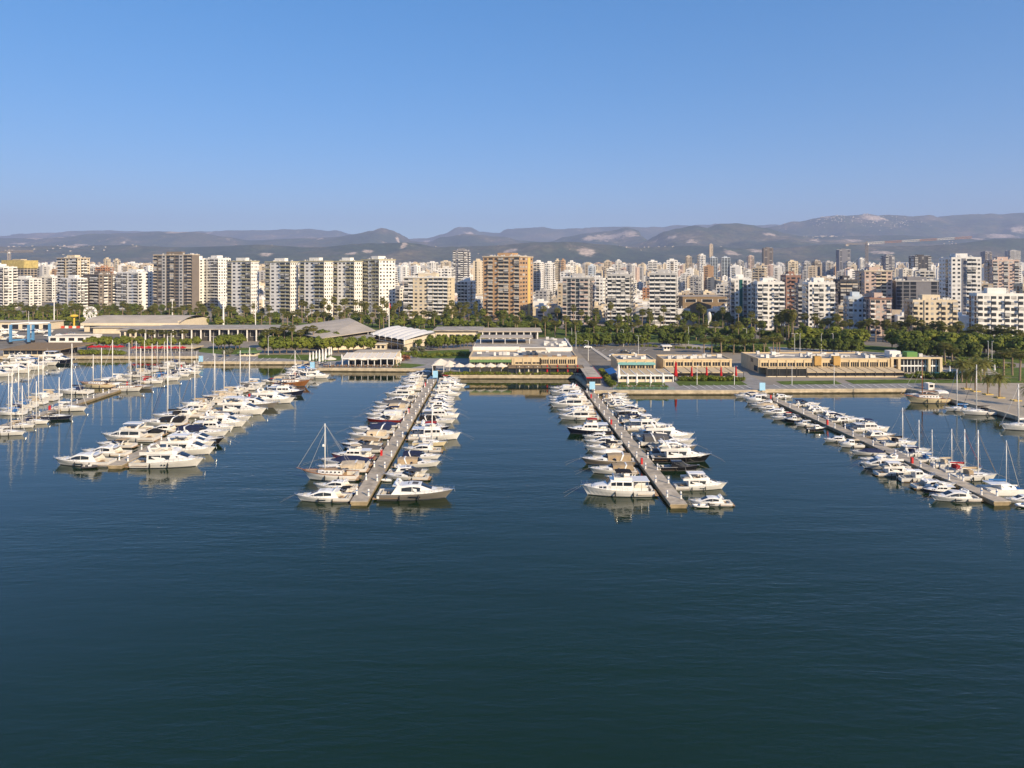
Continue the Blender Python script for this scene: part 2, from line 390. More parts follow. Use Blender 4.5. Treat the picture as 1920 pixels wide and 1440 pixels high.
def bd(t, blunt=2.3): # half-breadth factor, stern 0 -> bow 1
    if t < .42: return .90+.10*math.sin(math.pi/2*t/.42)
    return max((1-((t-.42)/.58)**blunt), 0)**.85
class Hull:
    def __init__(s, L, B, fs, fb, rake=.10, blunt=2.3, power=1.7, flare=.80):
        s.L, s.B, s.fs, s.fb, s.rake, s.blunt, s.power, s.flare = L, B, fs, fb, rake, blunt, power, flare
    def sheer(s, t): return s.fs+(s.fb-s.fs)*t**s.power
    def x(s, t): return -s.L/2+s.L*t
    def t(s, x): return (x+s.L/2)/s.L
    def hb(s, t): return s.B/2*bd(t, s.blunt)
    def mesh(s, n=15):
        mb = MB(); rows = []
        for i in range(n+1):
            t = (i/n)**.92; b = s.hb(t); zs = s.sheer(t)
            xk = -s.L/2+s.L*(1-s.rake*1.25)*t; xc = -s.L/2+s.L*(1-s.rake)*t; xd = s.x(t)
            bc = b*(s.flare-.32*t*t)
            half = [(xd, b, zs), (xd*.6+xc*.4, b*.72+bc*.28, zs*.62+.05), (xc, bc, .12), (xk*.5+xc*.5, bc*.8, -.15), (xk, 0, -.5)]
            rows.append([(x, -y, z) for x, y, z in half]+[(x, y, z) for x, y, z in half[-2::-1]])
        mb.grid(rows)
        m = len(rows[0]); mb.f.append(tuple(range(m)))
        return mb
    def boot(s, n=12):
        mb = MB()
        for sg in (-1, 1):
            rows = []
            for i in range(n+1):
                t = i/n*.985; b = s.hb(t)*(s.flare-.32*t*t)+.02; xc = -s.L/2+s.L*(1-s.rake)*t
                rows.append([(xc, sg*b, -.12), (xc, sg*(b+.012), .16)])
            mb.grid(rows)
        mb.box(-s.L/2-.02, -s.L/2+.05, -s.hb(0)*s.flare, s.hb(0)*s.flare, -.1, .16)
        return mb
    def deck(s, t0=.26, n=12, drop=.03):
        mb = MB(); rows = []
        for i in range(n+1):
            t = t0+(1-t0)*i/n; b = max(s.hb(t)-.03, .01); z = s.sheer(t)-drop
            rows.append([(s.x(t), -b, z), (s.x(t), -b*.4, z+.05), (s.x(t), b*.4, z+.05), (s.x(t), b, z)])
        mb.grid(rows); b = s.hb(t0)-.03; x = s.x(t0)
        mb.quad((x,-b,s.fs-.75), (x,b,s.fs-.75), (x,b,s.sheer(t0)), (x,-b,s.sheer(t0)))
        return mb
    def cockpit(s, t0=.26):
        mb = MB(); b0, b1 = s.hb(0)-.06, s.hb(t0)-.03; x0, x1 = s.x(0)+.05, s.x(t0); zf = s.fs-.72; zt = s.fs-.01
        mb.quad((x0,-b0,zf), (x1,-b1,zf), (x1,b1,zf), (x0,b0,zf)); return mb
    def coaming(s, t0=.26):
        mb = MB(); zf = s.fs-.75
        for sg in (-1, 1):
            a = [(s.x(t), sg*(s.hb(t)-.05), s.sheer(t)) for t in (0, t0*.5, t0)]
            c = [(s.x(t), sg*(s.hb(t)-.38), s.sheer(t)) for t in (0, t0*.5, t0)]
            d = [(p[0], p[1], zf) for p in c]
            mb.grid([a, c, d])
        b = s.hb(0)-.05
        mb.box(s.x(0)+.02, s.x(0)+.4, -b, b*.35, zf, s.fs)
        return mb
    def rail(s, t0=.45, h=.6, n=9, r=.022, top=2):
        mb = MB()
        for sg in (-1, 1):
            pts = []
            for i in range(n+1):
                t = t0+(1.0-t0)*i/n; tt = min(t, .985); b = s.hb(tt)-.05
                hh = h*min(1, .25+i*.5)
                p = (s.x(tt)+(.25 if t > .98 else 0), sg*max(b, .12), s.sheer(tt)+hh); pts.append(p)
                mb.tube([(p[0]-.05, p[1], s.sheer(tt)-.05), p], r*.8, 4, caps=False)
            mb.tube(pts, r, 4)
            if top > 1: mb.tube([(p[0], p[1], p[2]-h*.45) for p in pts[1:]], r*.6, 4)
        x = s.x(.985)+.25
        mb.tube([(x,-max(s.hb(.985)-.05,.12), s.sheer(1)+h), (x+.08,0,s.sheer(1)+h), (x,max(s.hb(.985)-.05,.12), s.sheer(1)+h)], r, 4)
        return mb
def st_at(st, x):
    if x <= st[0][0]: return st[0][1:]
    for a, b in zip(st, st[1:]):
        if x <= b[0]:
            t = (x-a[0])/max(b[0]-a[0], 1e-6); return tuple(p+(q-p)*t for p, q in zip(a[1:], b[1:]))
    return st[-1][1:]
def cabin(st, crown=.07):
    mb = MB(); rows = []
    for x, yb, zb, yt, zt in st:
        h = (zt-zb)
        rows.append([(x,-yb,zb), (x,-yt-(yb-yt)*.12,zt-h*.10), (x,-yt*.86,zt), (x,-yt*.4,zt+crown), (x,yt*.4,zt+crown), (x,yt*.86,zt), (x,yt+(yb-yt)*.12,zt-h*.10), (x,yb,zb)])
    mb.grid([r[::-1] for r in rows]); mb.f.append(tuple(range(8))); n = len(mb.v); mb.f.append(tuple(range(n-1, n-9, -1)))
    return mb
class Many(list):
    def build(s, name, m, parent=None, **k):
        return [q.build(name, m, parent, **k) for q in s]
def side_win(st, segs, off=.02):
    out = Many()
    for xa, xb, a0, a1, b0, b1 in segs:
        for sg in (-1, 1):
            P = []; mb = MB(); out.append(mb)
            for x, lo, hi in ((xa,a0,a1), ((xa+xb)/2,(a0+b0)/2,(a1+b1)/2), (xb,b0,b1)):
                yb, zb, yt, zt = st_at(st, x)
                ye = yt+(yb-yt)*.12; ze = zb+(zt-zb)*.9
                for v in (lo, hi): P.append((x, sg*(yb+(ye-yb)*v/.9+off), zb+(ze-zb)*v/.9))
            for i in (0, 2): 
                q = (P[i], P[i+2], P[i+3], P[i+1]); mb.quad(*(q if sg < 0 else q[::-1]))
    return out
def top_win(st, xa, xb, frac=.84, off=.03, n=2, y0=None):
    mb = MB(); rows = []
    for i in range(n+1):
        x = xa+(xb-xa)*i/n; yb, zb, yt, zt = st_at(st, x)
        rows.append([(x+.02, -yt*frac, zt+off), (x+.02, -yt*.4, zt+.07+off), (x+.02, yt*.4, zt+.07+off), (x+.02, yt*frac, zt+off)])
    mb.grid([r[::-1] for r in rows]); return mb
def canopy(xa, xb, y, z0, z1, drop=.25, n=5, sides=True, rise=.12):
    mb = MB(); rows = []
    for i in range(4):
        t = i/3; x = xa+(xb-xa)*t; zz = z1+rise*math.sin(math.pi*t)
        rows.append([(x,-y,z0 if sides else zz-drop), (x,-y*.96,zz-.18), (x,-y*.6,zz), (x,y*.6,zz), (x,y*.96,zz-.18), (x,y,z0 if sides else zz-drop)])
    mb.grid([r[::-1] for r in rows])
    if sides: mb.f.append(tuple(range(6)))
    return mb
def frame_posts(xa, xb, y, z0, z1, r=.025):
    out = Many()
    for x in (xa, xb):
        mb = MB(); out.append(mb)
        mb.tube([(x+(.2 if x == xa else -.2), -y, z0), (x, -y*.97, z1-.15), (x, y*.97, z1-.15), (x+(.2 if x == xa else -.2), y, z0)], r, 5)
    return out
def arch(x, y, z0, z1, w=.5, lean=-.6, th=.1):
    mb = MB(); rows = []
    path = [(x, -y, z0), (x+lean*.7, -y*.93, z0+(z1-z0)*.75), (x+lean, -y*.7, z1), (x+lean, y*.7, z1), (x+lean*.7, y*.93, z0+(z1-z0)*.75), (x, y, z0)]
    for dx, dz in ((-w/2,-th/2), (w/2,-th/2), (w/2,th/2), (-w/2,th/2), (-w/2,-th/2)):
        rows.append([(p[0]+dx, p[1]*(1 if dz > 0 else .93), p[2]+dz) for p in path])
    return mb.grid(rows)
def fenders(h, ts, r=.13):
    out = []
    for t, sg in ts:
        b = h.hb(t)*(h.flare+.12)+.10; z = h.sheer(t)
        out.append(MB().lathe([(.03,z*.95),(r*.7,z*.8),(r,z*.68),(r,z*.32),(r*.6,z*.2),(.02,z*.16)], 7, (h.x(t), sg*b)))
    return out
def mooring(h, d=3.2, side=(.6,-.5)):
    mb = MB(); z = h.sheer(1)
    for s in side: mb.tube([(h.L/2-.2, s*.3, z), (h.L/2+d*.55, s*1.2, z*.42), (h.L/2+d, s*2, -.05)], .014, 4)
    return mb
def outboard(x, y, z, s=1.0):
    mb = MB()
    mb.lathe([(.0,z+.1),(.2*s,z+.12),(.24*s,z+.35*s),(.22*s,z+.62*s),(.12*s,z+.7*s)], 7, (x-.25*s, y))
    mb.box(x-.33*s, x-.15*s, y-.06, y+.06, -.3, z+.15); return mb
def seat(x0, x1, y0, y1, z, h=.45):
    mb = MB(); mb.box(x0, x1, y0, y1, z, z+h*.8); mb.box(x0, x0+.15, y0, y1, z, z+h*1.7); return mb
def hull_parts(t, h, m=None, tc=.26, deckm=None, railm=True, t0=.45, platform=True, boot=True, fend=((.3,-1),(.55,-1),(.3,1),(.55,1)), lines=True, rh=.6):
    o = h.mesh().build('hull', m or WG, t, smooth=False)
    if boot: h.boot().build('boot_stripe', M['antifouling'], o)
    h.deck(tc).build('deck', deckm or M['deck_white'], t)
    if tc > 0:
        h.cockpit(tc).build('cockpit_floor', M['teak'], t); h.coaming(tc).build('coaming', M['deck_white'], t)
    if platform:
        b = h.hb(0)*.92; MB().box(-h.L/2-h.L*.055, -h.L/2+.02, -b, b, .3, .42).build('swim_platform', M['teak'], t)
    if railm: h.rail(t0, rh).build('bow_rail', ST, t)
    for f in fenders(h, fend): f.build('fender', M['rubber'], t, smooth=True)
    if lines: mooring(h).build('mooring_line', M['rope'], t)
    mb = MB(); z = h.sheer(.97); mb.box(h.L/2-.5, h.L/2+.18, -.12, .12, z, z+.1); mb.tube([(h.L/2+.1,0,z), (h.L/2+.2,0,z-.5)], .06, 5)
    mb.build('anchor', ST, t)
    return o
def mk(name, cat): return thing(name, name, cat, group='boats moored in the marina')
def boat_fly(hard=False, arched=True, L=14., B=4.3):
    t = mk('flybridge_yacht', 'yacht'); h = Hull(L, B, 1.35, 2.05); k = L/14
    hull_parts(t, h, rh=.65)
    zd = 1.35
    st = [(-3.6*k,1.75,zd,1.62,3.25),(1.6*k,1.78,zd,1.5,3.3),(2.6*k,1.7,zd+.05,1.35,3.0),(4.3*k,1.35,zd+.25,1.0,2.25),(5.4*k,.8,1.75,.55,2.0)]
    c = cabin(st).build('cabin', WG, t)
    side_win(st, [(-3.2*k,-.9*k,.42,.86,.36,.88),(-.75*k,2.0*k,.36,.88,.38,.86),(2.1*k,3.9*k,.38,.84,.5,.62)]).build('window', TG, c)
    top_win(st, 2.0*k, 4.1*k).build('windscreen', TG, c)
    MB().box(-5.0*k, -3.5*k, -1.7, 1.7, 3.12, 3.25).build('flybridge_overhang', WG, t)
    fl = [(-5.0*k,1.7,3.25,1.75,3.85),(-1*k,1.7,3.28,1.75,4.0),(1.3*k,1.45,3.3,1.4,4.15),(2.1*k,1.0,3.2,.9,3.7)]
    mb = MB(); a = []; b_ = []; c2 = []
    for x, yb, zb, yt, zt in fl: a.append((x,-yb,zb)); b_.append((x,-yt,zt)); c2.append((x,-yt+.14,zt-.03))
    d_ = [(p[0], p[1]+.02, 3.34) for p in c2]
    for R_ in ([a,b_,c2,d_],): mb.grid(R_); mb.grid([[(p[0],-p[1],p[2]) for p in r] for r in R_[::-1]])
    mb.quad((2.1*k,-1.0,3.2),(2.1*k,1.0,3.2),(2.1*k,.9,3.7),(2.1*k,-.9,3.7)); mb.quad((2.1*k,.9,3.7),(2.1*k,-.9,3.7),(1.3*k,-1.3,4.1),(1.3*k,1.3,4.1))
    f = mb.build('flybridge', WG, t)
    MB().quad((-4.9*k,-1.55,3.34),(1.3*k,-1.3,3.36),(1.3*k,1.3,3.36),(-4.9*k,1.55,3.34)).build('flybridge_floor', M['teak'], f)
    seat(-2.2*k,-1.4*k,-1.2,1.2,3.36).build('bench_seat', M['cushion'], f); seat(-.2*k,.4*k,-.2,1.1,3.36).build('helm_seat', M['cushion'], f)
    MB().box(.7*k,1.2*k,-.1,1.1,3.36,4.15).build('helm_console', WG, f)
    MB().box(-4.4*k,-2.7*k,-1.3,1.3,3.36,3.6).build('sun_pad', M['cushion'], f)
    ar = arch(-2.6*k,1.72,3.6,5.0,.55,-.8).build('radar_arch', WG, t)
    MB().lathe([(.0,5.05),(.3,5.05),(.32,5.2),(.2,5.32),(0.01,5.34)], 9, (-3.4*k,0)).build('radar_dome', WG, ar, smooth=True)
    MB().tube([(-3.5*k,1,5),(-3.9*k,1,6.6)], .02, 4).build('antenna', WG, ar)
    if hard:
        canopy(-3.6*k,.9*k,1.55,0,5.25,.12,sides=False,rise=.05).build('hardtop', WG, t); frame_posts(-3.4*k,.7*k,1.5,3.9,5.2,.05).build('top_hoop', ST, t)
    pads = MB().box(2.9*k,2.95*k,-.1,.1,2,2.02)
    MB().box(4.5*k,5.6*k,-.55,.55,1.98,2.12).build('fore_sun_pad', M['cushion'], t)
    seat(-6.6*k,-6.1*k,-1.2,1.2,.65).build('cockpit_seat', M['cushion'], t)
    MB().box(-5.4*k,-4.6*k,-.5,.5,1.2,1.28).build('cockpit_table', M['teak'], t)
    for x in (-.5,.1,.7):
        for sg in (-1,1): MB().box(x*k-.12,x*k+.12,sg*2.0-.1,sg*2.0+.1,.78,1.02).build('porthole', TG, t)
    return t
def boat_express(L=12.5, B=3.9, roof='gelcoat', dark=True):
    t = mk('express_cruiser', 'yacht'); h = Hull(L, B, 1.2, 1.75); k = L/12.5
    hull_parts(t, h, tc=.30, rh=.55)
    zd = 1.2
    st = [(-2.4*k,1.65,zd,1.5,2.75),(-.8*k,1.68,zd,1.45,2.95),(.8*k,1.62,zd+.05,1.3,2.85),(2.7*k,1.4,zd+.15,1.05,1.95),(4.6*k,.85,1.5,.5,1.72)]
    c = cabin(st).build('cabin', WG, t)
    side_win(st, [(-2.2*k,-.5*k,.40,.80,.32,.86),(-.4*k,1.7*k,.30,.86,.35,.72),(1.85*k,2.9*k,.34,.70,.45,.5)]).build('window', TG, c)
    top_win(st, .95*k, 2.65*k).build('windscreen', TG, c)
    top_win(st, -1.3*k, .4*k, .6, .015).build('roof_hatch', M['canvas_grey'] if dark else M['deck_white'], c)
    mb = MB(); 
    wings = Many()
    for sg in (-1, 1):
        mb = MB(); wings.append(mb); mb.add([(-2.3*k,sg*1.5,2.8),(-2.3*k,sg*1.62,zd),(-3.9*k,sg*1.6,zd),(-3.0*k,sg*1.5,2.72),(-2.3*k,sg*1.4,2.86),(-3.0*k,sg*1.4,2.78)], [(0,1,2,3),(0,3,5,4)])
    MB().box(-3.7*k,-2.3*k,-1.42,1.42,2.76,2.86).build('roof_overhang', WG, t); wings.build('side_wing', WG, t)
    arch(-2.6*k,1.45,2.7,3.5,.35,-.5).build('radar_arch', WG, t)
    MB().box(2.9*k,4.4*k,-.62,.62,1.78,1.92).build('fore_sun_pad', M['cushion'], t)
    seat(-5.6*k,-5.0*k,-1.2,1.2,.5).build('cockpit_seat', M['cushion'], t); MB().box(-4.6*k,-3.8*k,-.4,.4,1.1,1.16).build('cockpit_table', M['teak'], t)
    for sg in (-1,1): MB().box(-1*k,.9*k,sg*1.83-.1,sg*1.83+.1,.72,.92).build('porthole', TG, t)
    return t
def boat_sport(L=10.5, B=3.4, cover=True, stern=False):
    t = mk('sport_cruiser', 'motorboat'); h = Hull(L, B, 1.05, 1.5); k = L/10.5
    hull_parts(t, h, tc=.42, rh=.5, fend=((.35,-1),(.35,1)))
    st = [(-.6*k,1.35,1.1,1.2,1.75),(.9*k,1.35,1.12,1.0,1.75),(2.6*k,1.0,1.25,.7,1.6),(3.8*k,.55,1.4,.3,1.5)]
    c = cabin(st,.05).build('cabin', WG, t)
    side_win(st, [(.9*k,2.4*k,.3,.7,.4,.6)]).build('window', TG, c)
    mb = MB(); w = [(-1.3*k,1.38,1.15,1.3,2.0),(.1*k,1.3,1.7,1.15,2.15),(1.0*k,.9,1.72,.75,1.8)]
    ws = MB().grid([[(-1.6*k,-1.45,1.15),(0,-1.25,1.65),(.95*k,-.6,1.78),(.95*k,.6,1.78),(0,1.25,1.65),(-1.6*k,1.45,1.15)],[(-1.6*k,-1.4,1.6),(-.35*k,-1.15,2.2),(.35*k,-.55,2.28),(.35*k,.55,2.28),(-.35*k,1.15,2.2),(-1.6*k,1.4,1.6)]]).build('windscreen', TG, t)
    MB().tube([(-1.6*k,-1.4,1.62),(-.35*k,-1.15,2.22),(.35*k,-.55,2.3),(.35*k,.55,2.3),(-.35*k,1.15,2.22),(-1.6*k,1.4,1.62)], .035, 5).build('windscreen_frame', ST, ws)
    arch(-2.5*k,1.5,1.2,2.5,.3,-.5).build('radar_arch', WG, t)
    if cover: canopy(-4.5*k,0.,1.36,1.1,2.35,rise=.15).build('canvas_cover', M['canvas_beige'], t)
    else:
        canopy(-3.6*k,-.6*k,1.35,0,2.7,.12,sides=False).build('bimini', M['canvas_navy'], t); frame_posts(-3.5*k,-.8*k,1.4,1.2,2.7).build('bimini_hoop', ST, t)
        seat(-4.7*k,-4.1*k,-1.1,1.1,.35).build('cockpit_seat', M['cushion'], t); seat(-1.9*k,-1.4*k,-.9,-.1,.35,.6).build('helm_seat', M['cushion'], t)
    MB().box(1.2*k,2.9*k,-.5,.5,1.66,1.78).build('fore_sun_pad', M['cushion'], t)
    return t
def boat_cuddy(L=6.2, B=2.3):
    t = mk('pilothouse_boat', 'motorboat'); h = Hull(L, B, .75, 1.15)
    hull_parts(t, h, tc=.45, rh=.4, platform=False, fend=((.3,-1),(.5,1)), t0=.6)
    st = [(-.55,.85,.8,.78,2.0),(.75,.85,.85,.7,2.02),(1.15,.8,.88,.62,1.5),(2.3,.4,1.0,.25,1.15)]
    c = cabin(st,.05).build('cabin', WG, t)
    side_win(st, [(-.4,.15,.5,.85,.5,.85),(.25,.75,.5,.85,.5,.8)]).build('window', TG, c); top_win(st,.78,1.12).build('windscreen', TG, c)
    canopy(-1.9,-.5,.8,0,2.08,.08,sides=False,rise=.03).build('awning', M['canvas_white'], t); frame_posts(-1.8,-.6,.85,.8,2.05).build('awning_hoop', ST, t)
    outboard(-L/2,0,.75).build('outboard', M['outboard_black'], t, smooth=True)
    seat(-2.4,-2.0,-.7,.7,.1).build('cockpit_seat', M['cushion'], t)
    return t
def boat_covered(L=8.5, B=2.9):
    t = mk('covered_speedboat', 'motorboat'); h = Hull(L, B, .95, 1.3)
    hull_parts(t, h, tc=.05, rh=.4, fend=((.4,-1),(.4,1)), t0=.6)
    st = [(-3.9,1.25,.95,1.05,1.2),(-2.2,1.3,.98,.9,1.75),(.3,1.25,1.02,.6,1.85),(1.5,.9,1.1,.4,1.35),(2.2,.5,1.18,.2,1.25)]
    cabin(st,.12).build('canvas_cover', M['canvas_grey'], t)
    outboard(-L/2-.1,0,.8).build('outboard', M['outboard_black'], t, smooth=True)
    return t
def boat_trawler(L=12.5, B=4.0, bim='canvas_black'):
    t = mk('trawler_yacht', 'yacht'); h = Hull(L, B, 1.25, 2.1, rake=.08, power=2.2)
    hull_parts(t, h, tc=.24, rh=.75, t0=.30)
    st = [(-2.6,1.55,1.3,1.5,3.3),(1.3,1.55,1.35,1.42,3.35),(1.9,1.5,1.4,1.3,2.45),(3.9,1.1,1.6,.85,2.2),(4.5,.8,1.7,.6,1.95)]
    c = cabin(st).build('cabin', WG, t)
    side_win(st, [(-2.3,-.9,.5,.86,.5,.86),(-.7,.3,.5,.86,.5,.86),(.45,1.25,.5,.86,.5,.8),(2.1,2.6,.35,.75,.35,.75),(2.8,3.3,.35,.75,.35,.75)]).build('window', TG, c)
    top_win(st, 1.33, 1.88, .82).build('windscreen', TG, c)
    MB().box(-5.4,-2.5,-1.6,1.6,3.2,3.32).build('aft_roof', WG, t)
    for x in (-5.2,-4.0):
        for y in (-1.5,1.5): MB().tube([(x,y,1.2),(x,y,3.25)], .04, 5).build('roof_post', ST, t)
    for y in (-1.46,1.46): MB().box(-5.2,-2.65,y-.02,y+.02,1.3,1.9).build('bulwark', WG, t)
    f = MB(); f.box(-2.4,.6,-1.25,-1.15,3.4,3.95).box(-2.4,.6,1.15,1.25,3.4,3.95).box(.6,.72,-1.25,1.25,3.4,4.1)
    f = f.build('flybridge', WG, t); seat(-1.2,-.6,-.9,.9,3.4).build('helm_seat', M['cushion'], f)
    canopy(-2.4,.4,1.25,0,5.0,.12,sides=False).build('bimini', M[bim], t); frame_posts(-2.3,.3,1.2,3.9,5.0).build('bimini_hoop', ST, t)
    return t
def boat_sail(L=11., B=3.5, mast=14.5, small=False, name='sailing_yacht'):
    t = mk(name, 'sailboat'); h = Hull(L, B, 1.05, 1.3, rake=.09, blunt=1.9, power=1.3, flare=.86)
    k = L/11
    hull_parts(t, h, tc=.30, platform=False, rh=.55, t0=.05, fend=((.35,-1),(.6,-1),(.35,1)))
    st = [(-2.0*k,1.15,1.1,1.0,1.62),(.6*k,1.05,1.12,.88,1.6),(2.2*k,.75,1.18,.6,1.5),(3.0*k,.45,1.22,.3,1.34)]
    c = cabin(st,.05).build('coach_roof', WG, t)
    side_win(st, [(-1.5*k,-.2*k,.3,.75,.3,.75),(.1*k,1.2*k,.3,.7,.35,.65)]).build('window', TG, c)
    canopy(-2.3*k,-1.2*k,1.1,1.2,2.25,rise=.02).build('sprayhood', M['canvas_navy'], t)
    mx = .7*k
    m = MB().tube([(mx,0,1.2),(mx,0,1.2+mast)], .15, 8, .11).build('mast', M['spar'], t, smooth=True)
    sp = MB()
    for z in (.38,.68): sp.tube([(mx-.15,-1.05*(1.15-z*.5),1.2+mast*z),(mx,0,1.25+mast*z),(mx-.15,1.05*(1.15-z*.5),1.2+mast*z)], .03, 5)
    sp.build('spreaders', M['spar'], m)
    b = MB().tube([(mx-.1,0,2.35),(mx-4.2*k,0,2.45)], .08, 6).build('boom', M['spar'], t)
    rows = []
    for i in range(7):
        u = i/6; x = mx-.15-3.9*k*u; s_ = .30-.16*u; zz = 2.42+.1*u
        rows.append([(x,math.cos(a)*s_*.62,zz+.12+math.sin(a)*s_) for a in [2*math.pi*q/8 for q in range(9)]])
    sc = MB().grid(rows); sc.f.append(tuple(range(8))); sc.build('sail_cover', M['canvas_navy'], b, smooth=True)
    top = (mx,0,1.1+mast)
    jb = MB().tube([(L/2-.25,0,1.5),(L/2-.25+(mx-L/2)*.5,0,1.5+mast*.46),(top[0]+.15,0,top[2]-.8)], .055, 5, .025).build('furled_jib', M['canvas_white'], t, smooth=True)
    r = MB()
    for sg in (-1,1): r.tube([(mx-.3,sg*(h.hb(.55)-.1),1.2),(mx-.1,sg*.95,1.2+mast*.38),top], .016, 4); r.tube([(-L/2+.2,sg*.5,1.1),(mx-2.2*k,0,1.2+mast*.55),top], .016, 4)
    r.tube([(L/2-.1,0,1.4),top], .016, 4)
    r.build('rigging', M['wire'], t)
    wh = MB(); wh.tube([(-3.9*k,.5*math.cos(a),1.25+.5*math.sin(a)) for a in [math.pi*2*q/10 for q in range(11)]], .025, 4).tube([(-3.8*k,0,.4),(-3.8*k,0,1.3)], .08, 6); wh.build('steering_wheel', ST, t)
    for y0 in (-1,1): MB().box(-4.6*k,-2.3*k,y0*.75-.25,y0*.75+.25,.5,.85).build('cockpit_seat', M['cushion'], t)
    return t
def boat_gulet(L=10.2, B=3.4, mast=9.0, spar='spar', two=False):
    t = mk('wooden_sailing_boat', 'sailboat'); h = Hull(L, B, 1.15, 1.75, rake=.13, power=2.4, flare=.78)
    hull_parts(t, h, tc=.22, deckm=M['teak'], platform=True, rh=.5, t0=.3)
    mb = MB()
    for sg in (-1,1): mb.tube([(h.x(u),sg*max(h.hb(u)-.02,.03),h.sheer(u)+.06) for u in [i/12 for i in range(13)]], .07, 5)
    mb.tube([(L/2-.6,0,1.75),(L/2+1.1,0,2.15)], .09, 6, .05).build('cap_rail_and_bowsprit', M['gelcoat_wood'], t)
    st = [(-2.6,1.15,1.2,1.08,1.95),(1.2,1.1,1.25,1.0,1.95),(2.0,.8,1.32,.65,1.9)]
    c = cabin(st,.04).build('deckhouse', WG, t)
    side_win(st, [(-2.2+.75*i,-1.85+.75*i,.4,.75,.4,.75) for i in range(5)]).build('window', TG, c)
    top_win(st,-2.5,1.9,.95,.01,3).build('deckhouse_top', M['teak'], c)
    canopy(-4.8,-2.4,1.3,0,2.9,.5,sides=False).build('awning', M['canvas_beige'], t); frame_posts(-4.6,-2.6,1.3,1.2,2.9).build('awning_hoop', ST, t)
    m = MB().tube([(.9,0,1.3),(.9,0,1.3+mast)], .13, 8, .08).build('mast', M[spar], t, smooth=True)
    MB().lathe([(.01,1.3+mast*.52),(.2,1.3+mast*.53),(.22,1.4+mast*.55),(.01,1.5+mast*.56)], 7, (1.2,0)).build('radar_dome', WG, m)
    r = MB().tube([(L/2+.9,0,2.1),(.95,0,1.2+mast)], .03, 5)
    for sg in (-1,1): r.tube([(.5,sg*1.4,1.4),(.9,0,1.2+mast)], .018, 4); r.tube([(-L/2+.3,sg*.8,1.3),(.9,0,1.2+mast)], .018, 4)
    r.tube([(L/2-1.2,0,1.8),(.9,0,1.2+mast*.85)], .03, 4); r.build('rigging', M['wire'], t)
    MB().tube([(.8,0,2.6),(-3.2,0,2.75)], .08, 6).build('boom', M[spar], t)
    return t
def boat_cat(L=11., B=6.0, mast=13.):
    t = mk('sailing_catamaran', 'sailboat'); 
    h = Hull(L, 1.5, 1.3, 1.5, rake=.06, blunt=1.9)
    for sg in (-1,1):
        a = h.mesh(); a.v = [(x,y+sg*(B/2-.75),z) for x,y,z in a.v]; a.build('hull', WG, t)
    MB().box(-L/2+.6,L/2-3,-B/2+.5,B/2-.5,.8,1.42).build('bridge_deck', M['deck_white'], t)
    MB().quad((L/2-3,-B/2+1.2,1.35),(L/2-1,-B/2+1.2,1.35),(L/2-1,B/2-1.2,1.35),(L/2-3,B/2-1.2,1.35)).build('trampoline', M['canvas_grey'], t)
    st = [(-1.8,2.1,1.4,1.9,2.75),(1.2,2.0,1.4,1.6,2.7),(2.6,1.5,1.4,1.0,1.9)]
    c = cabin(st).build('cabin', WG, t); side_win(st,[(-1.5,1.2,.4,.82,.4,.75)]).build('window', TG, c); top_win(st,1.25,2.4).build('windscreen', TG, c)
    MB().box(-4.6,-1.7,-1.9,1.9,2.7,2.8).build('hardtop', WG, t)
    m = MB().tube([(.8,0,2.7),(.8,0,1.4+mast)], .12, 8, .08).build('mast', M['spar'], t, smooth=True)
    b = MB().tube([(.7,0,3.3),(-4.2,0,3.5)], .09, 6).build('boom', M['spar'], t)
    rows = []
    for i in range(5):
        u = i/4; x = .6-4.6*u; s_ = .34-.12*u
        rows.append([(x,math.cos(a)*s_*.6,3.45+.15*u+math.sin(a)*s_) for a in [2*math.pi*q/8 for q in range(9)]])
    MB().grid(rows).build('sail_cover', M['canvas_navy'], b, smooth=True)
    r = MB()
    for sg in (-1,1): r.tube([(.0,sg*(B/2-.4),1.5),(.8,0,1.3+mast)], .018, 4)
    r.tube([(L/2-1.2,0,1.5),(.8,0,1.3+mast)], .07, 5); r.build('rigging', M['wire'], t)
    return t
def boat_rib(L=3.4, B=1.6):
    t = mk('inflatable_dinghy', 'dinghy'); h = Hull(L, B, .42, .55, rake=.05)
    for sg in (-1,1):
        MB().tube([(h.x(u),sg*max(h.hb(u)*.86,.04),.3+.12*u*u) for u in [i/9 for i in range(10)]], .2, 7).build('tube', M['canvas_grey'], t, smooth=True)
    MB().quad((-L/2+.1,-.6,.18),(L/2-.7,-.4,.2),(L/2-.7,.4,.2),(-L/2+.1,.6,.18)).box(-L/2+.1,-L/2+.18,-.6,.6,.1,.5).build('floor', M['deck_white'], t)
    MB().box(-.3,.1,-.35,.35,.2,.75).build('console', WG, t); outboard(-L/2,0,.45,.7).build('outboard', M['outboard_black'], t, smooth=True)
    return t
def boat_limo(L=11.5, B=3.2):
    t = mk('black_chase_boat', 'motorboat'); h = Hull(L, B, 1.0, 1.35, rake=.07)
    hull_parts(t, h, m=M['gelcoat_black'], tc=.45, deckm=M['canvas_grey'], railm=False, lines=True, fend=((.4,-1),(.4,1)))
    st = [(-2.2,1.2,1.0,1.1,2.6),(.8,1.2,1.05,.95,2.6),(2.0,1.0,1.1,.7,1.6),(3.2,.6,1.2,.3,1.35)]
    c = cabin(st).build('cabin', M['gelcoat_black'], t); side_win(st,[(-2,-.5,.4,.84,.4,.84),(-.3,.9,.4,.84,.45,.8)]).build('window', TG, c); top_win(st,.9,1.9).build('windscreen', TG, c)
    for y in (-.5,.5): outboard(-L/2,y,.9,1.2).build('outboard', M['outboard_black'], t, smooth=True)
    seat(-4.9,-4.3,-1,1,.3).build('cockpit_seat', M['canvas_grey'], t)
    return t
